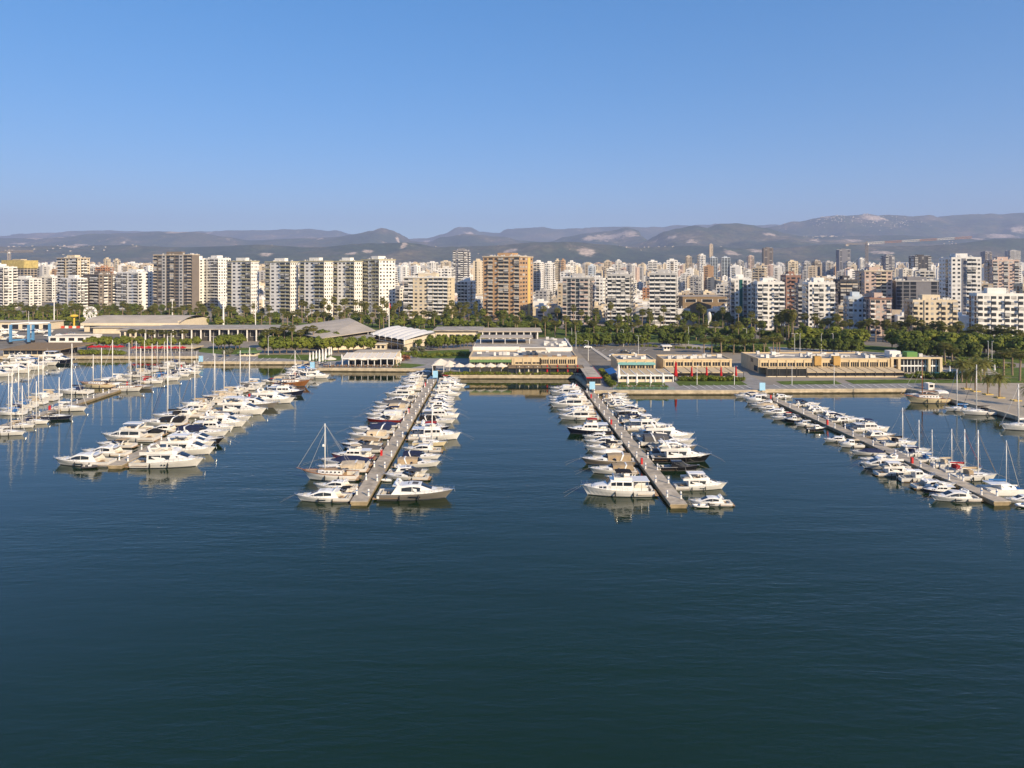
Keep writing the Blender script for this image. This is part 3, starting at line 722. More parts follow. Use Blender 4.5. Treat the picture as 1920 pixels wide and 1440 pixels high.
PROTO = {
 'fly': boat_fly(), 'flyhard': boat_fly(True), 'express': boat_express(), 'coupe': boat_express(dark=False), 'sport': boat_sport(), 'open': boat_sport(cover=False),
 'cuddy': boat_cuddy(), 'covered': boat_covered(), 'trawler': boat_trawler(), 'sail': boat_sail(), 'daysail': boat_sail(9.5, 3.1, 9.6), 'gulet': boat_gulet(),
 'cat': boat_cat(), 'rib': boat_rib(), 'limo': boat_limo()}
PL = {k: (14 if k in ('fly','flyhard') else 12.5 if k in ('express','coupe','trawler') else 10.5 if k in ('sport','open') else 6.2 if k == 'cuddy' else 8.5 if k == 'covered' else 11 if k in ('sail','cat') else 9.5 if k == 'daysail' else 10.2 if k == 'gulet' else 3.4 if k == 'rib' else 11.5) for k in PROTO}
PBEAM = dict(fly=4.3, flyhard=4.3, express=3.9, coupe=3.9, sport=3.4, open=3.4, cuddy=2.3, covered=2.9, trawler=4, sail=3.5, daysail=3.1, gulet=3.4, cat=6, rib=1.6, limo=3.2)
for o in PROTO.values(): freeze(o)
NOUN = dict(fly='open flybridge yacht', flyhard='hardtop flybridge yacht', express='express cruiser', coupe='coupe cruiser', sport='canvas-covered sport cruiser', open='sport boat with bimini',
  cuddy='small pilothouse boat', covered='speedboat under tonneau cover', trawler='trawler yacht with bimini', sail='tall-masted sailing yacht', daysail='sailing yacht', gulet='wooden sailing boat', cat='sailing catamaran', rib='inflatable dinghy', limo='black chase boat')
ORD = 'outermost second third fourth fifth sixth seventh eighth ninth tenth eleventh twelfth thirteenth fourteenth fifteenth sixteenth seventeenth eighteenth nineteenth twentieth twenty-first twenty-second twenty-third twenty-fourth twenty-fifth'.split()
def swaps(spec):
    sw = {}; words = []
    for s in spec.split():
        k, v = s.split('=')
        if k == 'h': sw['gelcoat'] = None; sw['_hull'] = M['gelcoat_'+v]
        if k == 'c':
            for q in ('beige','navy','black','grey','white'): sw['canvas_'+q] = M['canvas_'+v]
            sw['_c'] = v
        if k == 'spar': sw['spar'] = M['spar_wood']
    return sw
def place_boat(kind, xb, xs, y, spec='', label=None, group='', side=None, extra_rot=0):
    p = PROTO[kind]; Yn = FPX*CAMZ/(y-HZ); pm = PM(Yn)
    L = abs(xb-xs)/pm; sc = L/PL[kind]
    wide = 1.0 if sc > .8 else 1.0
    B = PBEAM[kind]*sc; Yc = Yn+B*.42
    X = ((xb+xs)/2-CX)/FPX*Yc if False else ((xb+xs)/2-CX)/FPX*Yn
    rz = (math.pi if xb < xs else 0)+math.radians(R.uniform(-2.2,2.2))-.012+extra_rot
    sw = swaps(spec); sw.pop('gelcoat', None); hull = sw.pop('_hull', None); sw.pop('_c', None)
    o = copy_tree(p, (X, Yc, 0), rz, (sc, sc, sc*(.84 if kind in ('fly','flyhard','express','coupe','trawler','sport','open','covered') else 1)), label, group, swap=sw, drop=('mooring_line',) if R.random() < .55 else ())
    if hull:
        for c in o.children:
            if c.name.split('.')[0] == 'hull':
                c.material_slots[0].link = 'OBJECT'; c.material_slots[0].material = hull
    return o
# ------------------------------------------------------------------ piers
mat('pontoon_concrete', (.40,.345,.27), .85, .26, .7, spec=.2, bump=.2, objvar=.10)
mat('pontoon_side', (.30,.235,.14), .85, .3, .8, spec=.2)
mat('pedestal_white', (.75,.73,.70), .45, .05, 2)
mat('fire_red', (.50,.02,.02), .45, .08, 2)
mat('gate_blue', (.30,.55,.75), .5, .05, 1)
PIERS = {  # outer end pixel, inner end pixel (deck level), width, label
 'A': ((-35,812),(375,680),3.0,'concrete floating pier lined with tall-masted sailing yachts','crowded'),
 'B': ((215,872),(583,692.5),3.0,'concrete floating pier crowded with white motor yachts on both sides','sailboat'),
 'C': ((673,940),(812,710),3.0,'concrete floating pier ending beside the grey-hulled motor yacht',''),
 'D': ((1273,945),(1104,732),3.0,'concrete floating pier ending beside the white trawler with black bimini',''),
 'E': ((1880,940),(1421,734),3.0,'concrete floating pier running past the small sailboats towards the paved palm lot','')}
PD = {}
def build_pier(k):
    (x0,y0),(x1,y1),w,lab,_ = PIERS[k]
    a = Vector(G(x0,y0,.8)); b = Vector(G(x1,y1,.8)); d = b-a; L = d.length; d.normalize()
    t = thing('floating_pier', lab, 'pier', (a.x,a.y,0), math.atan2(d.y,d.x), 'floating piers')
    n = max(int(round(L/9.1)),1); sl = L/n
    for i in range(n):
        mb = MB(); mb.box(i*sl+.06, (i+1)*sl-.06, -w/2, w/2, .62, .80)
        s = mb.build('deck_segment', M['pontoon_concrete'], t)
        MB().box(i*sl+.14, (i+1)*sl-.14, -w/2+.1, w/2-.1, -.5, .62).box(i*sl+.1,(i+1)*sl-.1,-w/2-.06,-w/2+.08,.3,.58).box(i*sl+.1,(i+1)*sl-.1,w/2-.08,w/2+.06,.3,.58).build('float', M['pontoon_side'], s)
        if i < n-1: MB().box((i+1)*sl-.06,(i+1)*sl+.06,-w/2+.05,w/2-.05,.60,.76).build('joint', M['rubber'], s)
    PD[k] = (a, d, L, w); return t
for k in PIERS: build_pier(k)
ped = thing('service_pedestal', 'white service pedestal standing on a floating pier', 'pedestal', group='service pedestals along the piers')
mb = MB(); mb.lathe([(.20,.0),(.20,.12),(.155,.14),(.155,1.0),(.19,1.03),(.19,1.18),(.10,1.26)], 8); mb.build('column', M['pedestal_white'], ped, smooth=False)
MB().lathe([(.165,.70),(.17,.72),(.17,.86),(.165,.88)], 8).build('socket_band', M['canvas_blue'], ped)
freeze(ped)
fire = thing('fire_cabinet', 'red fire cabinet standing on a floating pier', 'fire cabinet', group='red fire cabinets along the piers')
MB().box(-.28,.28,-.2,.2,0,1.15).prism([(-.3,-.24),(.3,-.24),(.3,.24),(-.3,.24)],1.15,1.22).build('cabinet', M['fire_red'], fire); MB().box(-.2,.2,-.225,-.2,.25,1.0).build('door', M['fire_red'], fire)
freeze(fire)
PNAME = dict(A='sailboat', B='crowded motor-yacht', C='grey-yacht', D='white-trawler', E='palm-lot')
for k, (a, d, L, w) in PD.items():
    n = Vector((-d.y, d.x)); s = 3.0; i = 0
    while s < L-2:
        for sg in (-1,1):
            p = a+d*(s+(.8 if sg > 0 else 0))+n*sg*(w/2-.35)
            copy_tree(ped, (p.x,p.y,.8), R.uniform(-.2,.2), 1, 'white service pedestal, %s on %s pier, %s edge' % ('outermost' if i == 0 else ORD[i]+' from open water', PNAME[k], ('fire-cabinet' if sg > 0 else 'other')))
        i += 1; s += 9.1
    for f, fw in ((.22,'nearest open water'),(.55,'halfway along'),(.88,'nearest the quay')):
        p = a+d*(L*f)+n*(w/2-.35)
        copy_tree(fire, (p.x,p.y,.8), math.atan2(d.y,d.x), 1, 'red fire cabinet on the %s pier, the one %s' % (PNAME[k], fw))
    p = a+d*(L-.5)+n*(-1.0)
    g = thing('gate_sign', 'pale blue gate sign where the %s pier meets the quay' % PNAME[k], 'sign', (p.x,p.y-1,.8), 0, 'gate signs at the pier heads')
    MB().box(-.95,.95,-.05,.05,.6,3.2).build('panel', M['gate_blue'], g); MB().box(-.9,-.8,.05,.13,0,3.1).box(.8,.9,.05,.13,0,3.1).build('posts', M['steel'], g)
retire(ped); retire(fire)
# ------------------------------------------------------------------ boats: kind, bow x, stern x, waterline row, colours (zoomed pixel units)
def conv(f, ox, oy, rows): return [(r[0], ox+r[1]/f, ox+r[2]/f, oy+r[3]/f, r[4] if len(r) > 4 else '') for r in rows]
BOATS = {
 ('C','crowded pier'): conv(5.142,530,680,[
  ('coupe',100,640,1352,'c=black'),('open',385,700,1278,'h=blue c=black'),('gulet',165,705,1148),('sport',305,800,1068,'c=beige'),('covered',330,830,1012,'c=navy'),
  ('trawler',450,870,945,'h=red c=beige'),('covered',590,945,872,'c=grey'),('open',545,950,835,'h=black c=tan'),('covered',600,930,788,'h=grey c=tan'),('sport',610,1010,742,'c=beige'),('sport',630,1062,690,'c=navy'),
  ('covered',840,1105,628,'c=navy'),('open',790,1135,582,'h=red c=white'),('sport',780,1165,545,'c=white'),('open',830,1170,505,'c=navy'),('sport',850,1195,470,'c=beige'),('covered',865,1215,432,'c=grey'),('express',955,1245,392,'c=beige'),
  ('flyhard',968,1300,338),('coupe',1065,1340,274),('express',1125,1352,226),('fly',1128,1372,183),('open',1190,1400,138,'c=navy'),('covered',1280,1435,104,'c=white')]),
 ('C','trawler pier'): conv(5.142,530,680,[
  ('express',1640,905,1333,'h=grey c=grey'),('open',965,1400,1140,'c=grey'),('sport',1520,1075,1018,'c=tan'),('sport',1525,1130,945,'c=navy'),('coupe',1145,1520,872,'c=white'),('daysail',1580,1250,812,'h=cream c=white'),
  ('trawler',1715,1210,755,'c=red'),('coupe',1610,1255,664,'h=navy'),('sport',1665,1290,596,'c=black'),('trawler',1705,1335,548,'c=black'),('express',1690,1350,490,'c=tan'),('coupe',1660,1395,428),('express',1655,1410,382),
  ('fly',1720,1430,330),('open',1655,1420,308,'c=white'),('flyhard',1722,1450,276),('fly',1770,1495,246),('express',1710,1500,205,'c=beige'),('open',1700,1510,166,'c=red')]),
 ('D','grey-yacht pier'): conv(4.8,1010,680,[
  ('trawler',395,1045,1214,'c=black'),('open',605,945,1076,'c=beige'),('sport',458,885,1010,'c=tan'),('sport',385,870,930,'h=taupe c=tan'),('covered',475,770,845,'c=white'),('open',415,765,800,'c=black'),
  ('express',415,760,748,'c=navy'),('coupe',400,660,692),('trawler',255,655,648,'h=navy c=red'),('fly',172,545,520),('express',170,505,468,'c=navy'),('flyhard',95,490,412),('fly',90,470,385),('express',80,440,358),
  ('fly',95,412,300),('coupe',95,390,262,'c=navy'),('covered',215,355,220,'c=red')]),
 ('D','palm-lot pier'): conv(4.8,1010,680,[
  ('coupe',1365,1748,1296,'c=white'),('flyhard',1715,1235,1155,'c=beige'),('limo',1455,1085,976),('fly',1570,1025,902,'h=black'),('express',1445,1005,806,'h=grey'),('sport',1425,925,760,'c=grey'),('fly',1418,895,712,'c=navy'),
  ('trawler',1220,800,622,'c=white'),('open',1105,755,552,'c=navy'),('covered',935,700,492,'c=black'),('coupe',680,955,442,'c=grey'),('express',840,640,400),('fly',830,595,362),('sport',810,585,335,'c=tan'),('open',800,585,308,'c=beige')]),
 ('E','white-trawler pier'): conv(3.5556,1380,680,[
  ('coupe',1318,1640,932,'c=red'),('trawler',1262,1480,878,'h=navy c=white'),('cuddy',1338,1108,800,'c=white'),('flyhard',1235,950,760),('fly',845,1165,716),('open',835,1060,672,'c=white'),
  ('covered',780,1000,622,'c=navy'),('cuddy',700,860,570,'c=beige'),('coupe',590,768,532),('cuddy',605,482,458,'h=black'),('cuddy',402,528,430),('cuddy',332,462,402,'h=black c=navy'),('open',268,395,362,'h=taupe c=red'),
  ('coupe',150,290,318),('express',122,278,288),('open',48,165,248,'c=blue'),('covered',28,160,222,'c=white')]),
 ('E','paved palm lot'): conv(3.5556,1380,680,[
  ('cat',1960,1690,886,'c=blue'),('daysail',1768,1475,792,'c=tan'),('daysail',1660,1400,748,'c=red'),('daysail',1555,1330,704,'c=beige'),('daysail',1405,1215,668,'c=blue'),('daysail',1330,1115,632,'c=navy'),
  ('daysail',1225,1000,562,'c=black'),('coupe',1085,850,508,'h=taupe'),('trawler',1042,790,468,'c=navy'),('express',825,640,402),('coupe',745,560,366),('express',640,482,338),('open',572,375,296,'c=navy'),('coupe',385,250,240)]),
 ('B','sailboat pier'): conv(4.8,0,640,[
  ('coupe',435,975,1130,'c=grey'),('express',690,1130,1042,'c=beige'),('open',835,1190,965,'c=tan'),('flyhard',870,1390,908),('covered',1090,1450,862,'c=black'),('coupe',1290,1610,822,'c=grey'),('sport',1240,1640,768,'c=black'),
  ('sail',1340,1680,705,'c=black'),('express',1430,1800,690),('fly',1560,1870,640),('sail',1610,1900,592,'c=tan'),('open',1700,1990,560,'c=beige'),('sail',1790,2080,528,'c=beige'),('sail',1880,2160,486,'c=beige'),('express',1960,2210,464),
  ('sail',2040,2290,442,'c=grey'),('cat',2150,2330,424,'c=tan'),('sail',2130,2370,400,'c=white'),('open',2330,2500,372,'c=red'),('coupe',2500,2660,316),('open',2560,2720,296,'c=navy'),('covered',2620,2790,262,'c=blue'),('open',2660,2840,238,'c=navy')]),
 ('B','grey-yacht pier'): conv(4.8,240,640,[
  ('fly',648,8,1146),('flyhard',765,205,1032),('express',838,345,938,'h=black'),('fly',760,300,965),('sport',888,392,872,'c=navy'),('trawler',940,560,818,'c=white'),('fly',1050,575,782),('sport',1095,700,726,'c=grey'),
  ('flyhard',1232,730,670),('express',1340,860,612,'h=grey'),('fly',1490,1050,566),('trawler',1575,1235,492,'h=navy c=black'),('coupe',1460,1200,516),('gulet',1622,1300,412,'h=wood'),('sport',1500,1250,446,'c=black'),('open',1640,1400,362,'c=navy'),
  ('flyhard',1810,1535,336),('express',1640,1440,300)]),
 ('A','crowded pier'): conv(4.8,0,640,[
  ('sail',205,-100,852,'c=white'),('sail',292,25,785,'c=beige'),('sail',420,150,750,'c=navy'),('sail',625,360,705,'h=navy c=grey'),('sail',762,430,634,'c=white'),
  ('gulet',1268,1000,455,'c=white'),('sail',1362,1100,436,'h=grey c=grey'),('sail',1462,1210,384,'c=red'),('sail',1612,1330,358,'c=blue'),('express',1800,1540,300,'c=blue'),('sail',1700,1480,322,'c=navy'),('sail',1790,1620,262,'c=white'),('daysail',1820,1690,238,'c=navy')]),
 ('A','blue travel lift'): conv(4.8,0,640,[
  ('sail',-60,200,668,'c=blue'),('sail',-40,240,640,'c=navy'),('sail',20,300,604,'c=blue'),('sail',110,390,572,'c=beige'),('sail',200,480,540,'c=white'),('sail',240,520,508,'c=beige'),
  ('sail',482,800,478,'c=navy'),('gulet',690,990,424,'h=cream c=white'),('sail',790,1030,404,'c=grey'),('sail',880,1140,362,'c=white'),('sail',1050,1270,326,'c=grey'),('sail',1120,1330,300,'c=beige'),('sail',1200,1400,280,'c=navy'),('sail',1330,1500,250,'c=grey'),('sail',1400,1560,232,'c=white'),('sail',1440,1640,212,'c=navy')]),
 ('Z','sailboat pier'): conv(4.8,0,640,[
  ('express',112,-210,322),('fly',260,-80,292),('flyhard',390,40,262),('express',400,130,240),('open',500,200,222,'c=blue'),('flyhard',648,300,202,'h=navy'),('fly',330,90,180),('express',250,20,168)]),
}
def fill_gaps(key, rows):
    if key[0] in 'AZ': return rows
    q = sorted(rows, key=lambda r: -r[3]); out = []; kinds = ['open','express','sport','coupe','covered','cuddy']; specs = ['c=navy','','c=grey','','c=beige','']; n = len(key[1])
    for i, r in enumerate(q):
        out.append(r)
        if i == len(q)-1 or i < 1: continue
        b = q[i+1]; Y0, Y1 = FPX*CAMZ/(r[3]-HZ), FPX*CAMZ/(b[3]-HZ); bm = abs(r[1]-r[2])*Y0/FPX*PBEAM[r[0]]/PL[r[0]]; g = Y1-Y0-bm
        m = 0 if g < 4.7 or g > 9.7 else 1
        if m:
            Ym = Y0+bm+.75; w = (Ym-Y0)/(Y1-Y0); y = HZ+FPX*CAMZ/Ym; n += 1; k = kinds[n%6]; sg = 1 if b[1] > b[2] else -1
            xs = (r[2] if (r[1] > r[2]) == (sg > 0) else r[1])*(1-w)+b[2]*w; L = min(8.2, (g-1.2)*PL[k]/PBEAM[k])
            out.append((k, xs+sg*L*FPX/Ym, xs, y, specs[n%6]))
    return out
for _k in BOATS: BOATS[_k] = fill_gaps(_k, BOATS[_k])
ORD += ['twenty-%s' % w for w in 'sixth seventh eighth ninth'.split()]+['thirtieth']+['thirty-%s' % w for w in 'first second third fourth fifth sixth seventh eighth ninth'.split()]
def desc(kind, spec):
    d = dict(s.split('=') for s in spec.split()); h = d.get('h'); c = d.get('c')
    hw = (h+'-hulled') if h else 'white'
    if kind == 'sport': return '%s cruiser under %s canvas' % (hw, c or 'beige')
    if kind == 'covered': return '%s speedboat under %s cover' % (hw, c or 'grey')
    if kind == 'open': return '%s sport boat with %s bimini' % (hw, c or 'navy')
    if kind == 'trawler': return '%s trawler with %s bimini' % (hw, c or 'black')
    if kind in ('sail','daysail','cat'): return '%s %s with %s sail-cover' % (hw, 'catamaran' if kind == 'cat' else 'sailboat', c or 'navy')
    if kind == 'limo': return 'black chase boat'
    return hw+' '+NOUN[kind]
PIERW = dict(A='sailboat pier', B='crowded pier', C='grey-yacht pier', D='trawler pier', E='palm-lot pier', Z='restaurant pier')
for (pk, facing), rows in BOATS.items():
    for i, (kind, xb, xs, y, spec) in enumerate(rows):
        ordn = 'at open end' if i == 0 else ORD[i]+' from open water'
        lab = '%s, %s, %s side facing %s' % (desc(kind, spec), ordn, PIERW[pk], facing)
        if len(lab.split()) > 16: lab = lab.replace(' canvas,', '-canvas,').replace('cruiser under ', '').replace('-canvas,', '-canvas cruiser,').replace('sport boat with', 'boat with')
        place_boat(kind, xb, xs, y, spec, lab, 'boats moored along the '+PIERW[pk])
for kind, xb, xs, y, spec, lab in [
  ('rib',152+28,152,879,'c=grey','grey inflatable dinghy tied beside the outermost white coupe cruiser of crowded pier'),
  ('rib',713,734,903.5,'c=white','pale inflatable dinghy floating between outboard boat and grey-yacht pier'),
  ('rib',1300,1329,953,'c=white','white inflatable dinghy beside the pilothouse cruiser at trawler pier end'),
  ('gulet',1703,1782,757,'h=cream c=white','varnished wooden sailing boat with brown mast moored at palm lot quay'),
  ('sail',1775,1830,772,'c=blue','white sailing yacht with blue cover at palm lot quay beside wooden boat'),
  ('sail',1808,1874,779,'c=black','white sailing yacht with black hood, tied stern-first to the palm lot quay'),
  ('daysail',1884,1960,808,'c=white','white sailing yacht moored alone further along the palm lot quay'),
  ('open',1703,1748,745,'c=white','small white open boat tucked beside the wooden boat at palm lot quay'),
  ('express',1890,1960,945,'c=white','white cruiser lying beyond the palm-lot pier end beside the catamaran'),
  ('rib',1910,1945,953,'c=white','white inflatable dinghy floating off the palm-lot pier end')]:
    place_boat(kind, xb, xs, y, spec+(' spar=1' if 'brown mast' in lab else ''), lab, 'boats moored along the palm lot quay' if 'quay' in lab else 'small craft beside the piers')
for kind, x, y, r, lab in [('express',30,637,.3,'white cruiser standing ashore under the blue travel lift'),('sport',8,640,.2,'white sport cruiser ashore at the boatyard edge by travel lift'),('fly',14,629,.4,'white flybridge yacht ashore behind the travel lift'),('coupe',70,627,.25,'white coupe cruiser ashore between travel lift and white office'),('open',88,625,.1,'white sport boat ashore beside the boatyard barriers'),('express',-12,633,.2,'white cruiser ashore at the yard end behind travel lift'),('sail',52,622,.2,'white sailboat ashore in the middle of boatyard')]:
    copy_tree(PROTO[kind], (*G(x,y),LAND+.9), r, .8, lab, 'boats standing ashore in the boatyard', drop=('mooring_line','furled_jib'))
for o in PROTO.values(): retire(o)
# ------------------------------------------------------------------ ground sheets on the land
mat('lawn', (.095,.135,.028), .95, .35, .35, spec=.1, detail=6)
mat('promenade', (.27,.255,.235), .8, .18, .4, spec=.25)
mat('asphalt', (.205,.18,.145), .85, .2, .12, spec=.25)
mat('lot_paving', (.38,.325,.25), .85, .14, .15, spec=.25)
mat('pale_paving', (.42,.37,.30), .85, .15, .2, spec=.2)
mat('paint_white', (.72,.70,.66), .6, .08, 1)
mat('kerb', (.50,.45,.38), .8, .12, .8)
mat('soil_bank', (.26,.19,.12), .95, .3, .3)
SH = [0]
def sheet(name, m, px, lift=None, z=LAND):
    SH[0] += 1; zz = z+.008+.0045*SH[0] if lift is None else z+lift
    return struct(MB().sheet([G(x, y, LAND) for x, y in px], zz).build(name, M[m]))
sheet('boatyard', 'asphalt', [(-300,607),(-300,652),(10,652),(100,648),(170,640),(330,622),(330,606),(120,603)])
sheet('promenade', 'promenade', [(-600,663),(376,663),(377,668),(377,678),(592,678),(592,690),(790,691),(812,691.5),(800,684),(760,676),(600,672),(520,671),(470,669),(380,655),(-600,658)])
sheet('promenade', 'promenade', [(800,690),(838,702.5),(1076,703.5),(1112,731.5),(1396,731.5),(1440,729.5),(1700,728),(1742,722),(1742,716),(1560,719),(1440,722),(1410,705),(1385,690),(1372,690),(1385,716),(1120,700),(1095,672),(880,668),(760,660),(740,664)])
sheet('lawn', 'lawn', [(484,665),(600,665),(640,668),(640,676),(600,678.5),(530,672),(484,672)])
sheet('lawn', 'lawn', [(375,652),(480,652),(484,664),(420,665),(372,660)])
sheet('lawn', 'lawn', [(738,680),(800,684),(770,690),(735,690)])
sheet('lawn', 'lawn', [(745,660),(880,655),(880,672),(790,672)])
sheet('lawn', 'lawn', [(1158,717),(1245,717),(1252,730),(1158,730)])
sheet('lawn', 'lawn', [(1262,712),(1385,712),(1402,722),(1274,723.5)])
sheet('lawn', 'lawn', [(1455,715),(1565,713.5),(1580,720.5),(1467,721.5)])
sheet('lawn', 'lawn', [(1584,713),(1690,712),(1800,712),(1920,708),(2000,708),(2000,718),(1740,718.5),(1600,720)])
sheet('lawn', 'lawn', [(1850,690),(2050,688),(2050,708),(1830,708)])
sheet('car_park', 'asphalt', [(1085,650),(1320,650),(1300,666),(1240,668),(1240,690),(1140,690),(1120,694),(1085,660)])
sheet('palm_lot', 'lot_paving', [(1745,719),(2300,717),(2300,885),(1990,802),(1877,770.5),(1787,747.5),(1744,733)])
sheet('pool_terrace', 'pale_paving', [(1672,694),(1850,690),(1880,703),(1690,709)])
sheet('park_path', 'pale_paving', [(1240,646),(1420,646),(1500,652),(2000,668),(2000,676),(1480,660),(1300,652)])
sheet('coast_road', 'asphalt', [(-600,596),(300,596),(700,600),(1000,606),(1300,618),(1600,634),(2100,664),(2100,678),(1600,645),(1300,627),(1000,613),(700,606),(300,601),(-600,601)])
sheet('park_lawn', 'lawn', [(-600,602),(300,602),(700,607),(1000,614),(1300,628),(1600,646),(2100,680),(2100,700),(1780,668),(1480,652),(1240,643),(1000,632),(700,618),(340,612),(-600,606)])
# painted bay lines on the promenade
def stripes(x0, x1, ya, yb, n, lean, nm='bay_line'):
    for i in range(n):
        x = x0+(x1-x0)*i/(n-1)
        a, b = Vector(G(x, ya)), Vector(G(x+lean, yb)); d = (b-a).normalized(); w = Vector((-d.y, d.x))*.14
        o = MB().sheet([(a+w)[:], (b+w)[:], (b-w)[:], (a-w)[:]], LAND+.16).build(nm, M['paint_white'])
        o.parent = prom2
prom2 = [o for o in COL.objects if o.name.startswith('promenade')][1]
prom1 = [o for o in COL.objects if o.name.startswith('promenade')][0]
stripes(1280, 1395, 722.5, 729.5, 9, 14); stripes(1450, 1700, 721.5, 727.5, 17, 13)
prom2, _sv = prom1, prom2
stripes(392, 520, 671.5, 676.5, 11, -8); prom2 = _sv
cp = [o for o in COL.objects if o.name.startswith('car_park')][0]
for i in range(9):
    a, b = Vector(G(1110+13*i, 655)), Vector(G(1103+13*i, 659)); d = (b-a).normalized(); w = Vector((-d.y,d.x))*.1
    MB().sheet([(a+w)[:],(b+w)[:],(b-w)[:],(a-w)[:]], LAND+.2).build('bay_line', M['paint_white'], cp)
a, b = Vector(G(1108,652)), Vector(G(1143,676)); d = (b-a).normalized(); w = Vector((-d.y,d.x))*.9
struct(MB().prism([(a+w)[:],(b+w)[:],(b-w)[:],(a-w)[:]], LAND, LAND+.3).build('kerb', M['kerb']))
# ------------------------------------------------------------------ quay-side buildings
mat('sandstone', (.58,.46,.29), .85, .10, .6, spec=.2, bump=.15)
mat('sandstone_dark', (.42,.26,.09), .85, .12, .6, spec=.2)
mat('plaster_white', (.74,.71,.66), .8, .06, .5, spec=.2)
mat('plaster_cream', (.66,.57,.42), .8, .08, .5, spec=.2)
mat('flat_roof', (.36,.325,.28), .9, .25, .25, spec=.2)
mat('metal_roof', (.46,.40,.325), .85, .12, .12, spec=.12)
mat('awning_tan', (.52,.42,.28), .85, .1, .8, spec=.1)
mat('awning_brown', (.22,.16,.10), .85, .1, .8, spec=.1)
mat('awning_teal', (.16,.34,.33), .85, .1, .8, spec=.1)
mat('awning_green', (.12,.20,.08), .85, .1, .8, spec=.1)
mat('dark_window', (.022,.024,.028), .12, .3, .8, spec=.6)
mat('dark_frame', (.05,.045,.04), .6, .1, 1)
mat('white_metal', (.74,.73,.71), .4, .04, 1)
mat('tensile_white', (.68,.66,.62), .7, .04, .4, spec=.2)
mat('ac_grey', (.55,.54,.52), .5, .1, 2)
mat('wood_deck', (.25,.15,.08), .8, .2, 1)
mat('lift_blue', (.10,.26,.46), .45, .08, 1)
mat('crane_yellow', (.62,.42,.04), .5, .1, 1)
mat('crane_red', (.50,.06,.03), .5, .1, 1)
mat('crane_steel', (.32,.28,.26), .6, .15, 1)
mat('sign_green', (.10,.24,.05), .6, .05, 1)
mat('pool_tile', (.05,.42,.62), .08, .1, .5, spec=.6)
mat('parasol_cream', (.68,.61,.51), .85, .06, 1, spec=.1)
mat('parasol_white', (.76,.74,.71), .85, .05, 1, spec=.1)
mat('parasol_red', (.44,.022,.026), .85, .08, 1, spec=.1)
class Bld:
    def __init__(s, name, label, cat, x0, x1, yb, group=None):
        a, b = G(x0,yb), G(x1,yb); s.W = b[0]-a[0]; s.Y = a[1]
        s.t = thing(name, label, cat, (a[0],a[1],LAND), 0, group)
    def z(s, y, back=0): return ZA(y, s.Y+back)-LAND
    def part(s, name, mb, m, parent=None, **k): return mb.build(name, M[m], parent or s.t, **k)
def clutter(b, x0, x1, y0, y1, z, n, rr=R):
    for i in range(n):
        x = rr.uniform(x0,x1); y = rr.uniform(y0,y1); w = rr.uniform(.8,2.0); d = rr.uniform(.8,1.6); h = rr.uniform(.6,1.5)
        o = b.part('rooftop_unit', MB().box(x,x+w,y,y+d,z+.1,z+.1+h).box(x+.05,x+.12,y+.05,y+d-.05,z,z+.1).box(x+w-.12,x+w-.05,y+.05,y+d-.05,z,z+.1), 'ac_grey' if rr.random() < .6 else 'plaster_white')
        if rr.random() < .6: b.part('fan_grille', MB().lathe([(.3,z+.1+h),(.3,z+.14+h)],8,(x+w/2,y+d/2)), 'dark_frame', o)
def bays(b, x0, x1, n, z0, z1, zt, wpb=3, wall='sandstone', y=0, band=None):
    bw = (x1-x0)/n; pil = bw*.13
    for i in range(n+1):
        xx = x0+bw*i; b.part('pilaster', MB().box(xx-pil/2, xx+pil/2, y-.22, y+.05, z0-.25, zt-.6), wall)
    for i in range(n):
        ww = (bw-pil)/wpb
        for k in range(wpb):
            xa = x0+bw*i+pil/2+ww*k+.12
            f = b.part('window_frame', MB().box(xa-.07, xa+ww-.17, y-.05, y+.02, z0-.06, z1+.06), 'sandstone' if wall != 'plaster_white' else 'plaster_white')
            b.part('window', MB().box(xa, xa+ww-.24, y-.08, y-.045, z0, z1), 'dark_window', f)
def slope_awning(b, x0, x1, n, zt, zl, y0, y1, m='awning_tan', gap=.35):
    w = (x1-x0)/n
    for i in range(n):
        xa, xb = x0+w*i+gap/2, x0+w*(i+1)-gap/2
        b.part('awning', MB().add([(xa,y0,zt),(xb,y0,zt),(xb,y1,zl),(xa,y1,zl),(xa,y0,zt-.08),(xb,y0,zt-.08),(xb,y1,zl-.3),(xa,y1,zl-.3)],[(3,2,1,0),(4,5,6,7),(2,3,7,6),(0,3,7,4),(1,2,6,5)]), m)
    for i in range(n+1):
        xx = x0+w*i; b.part('post', MB().box(xx-.09,xx+.09,y1-.02,y1+.16,0,zl-.05), 'dark_frame' if m != 'tensile_white' else 'white_metal')
        b.part('rafter', MB().add([(xx-.08,y0,zt+.02),(xx+.08,y0,zt+.02),(xx+.08,y1,zl+.02),(xx-.08,y1,zl+.02),(xx-.08,y0,zt-.16),(xx+.08,y0,zt-.16),(xx+.08,y1,zl-.16),(xx-.08,y1,zl-.16)],[(3,2,1,0),(4,5,6,7),(2,3,7,6),(0,3,7,4),(1,2,6,5)]), 'dark_frame' if m != 'tensile_white' else 'white_metal')
def glass_wall(b, x0, x1, n, z0, z1, y, fr='dark_frame'):
    w = (x1-x0)/n
    for i in range(n):
        xa = x0+w*i
        b.part('glass_pane', MB().box(xa+.07,xa+w-.07,y-.02,y+.02,z0,z1), 'dark_window')
        b.part('mullion', MB().box(xa-.06,xa+.06,y-.07,y+.06,z0,z1), fr)
    b.part('mullion', MB().box(x1-.06,x1+.06,y-.07,y+.06,z0,z1), fr)
    b.part('head_rail', MB().box(x0-.06,x1+.06,y-.08,y+.07,z1,z1+.18), fr); b.part('sill_wall', MB().box(x0-.06,x1+.06,y-.1,y+.1,0,z0), 'plaster_cream')
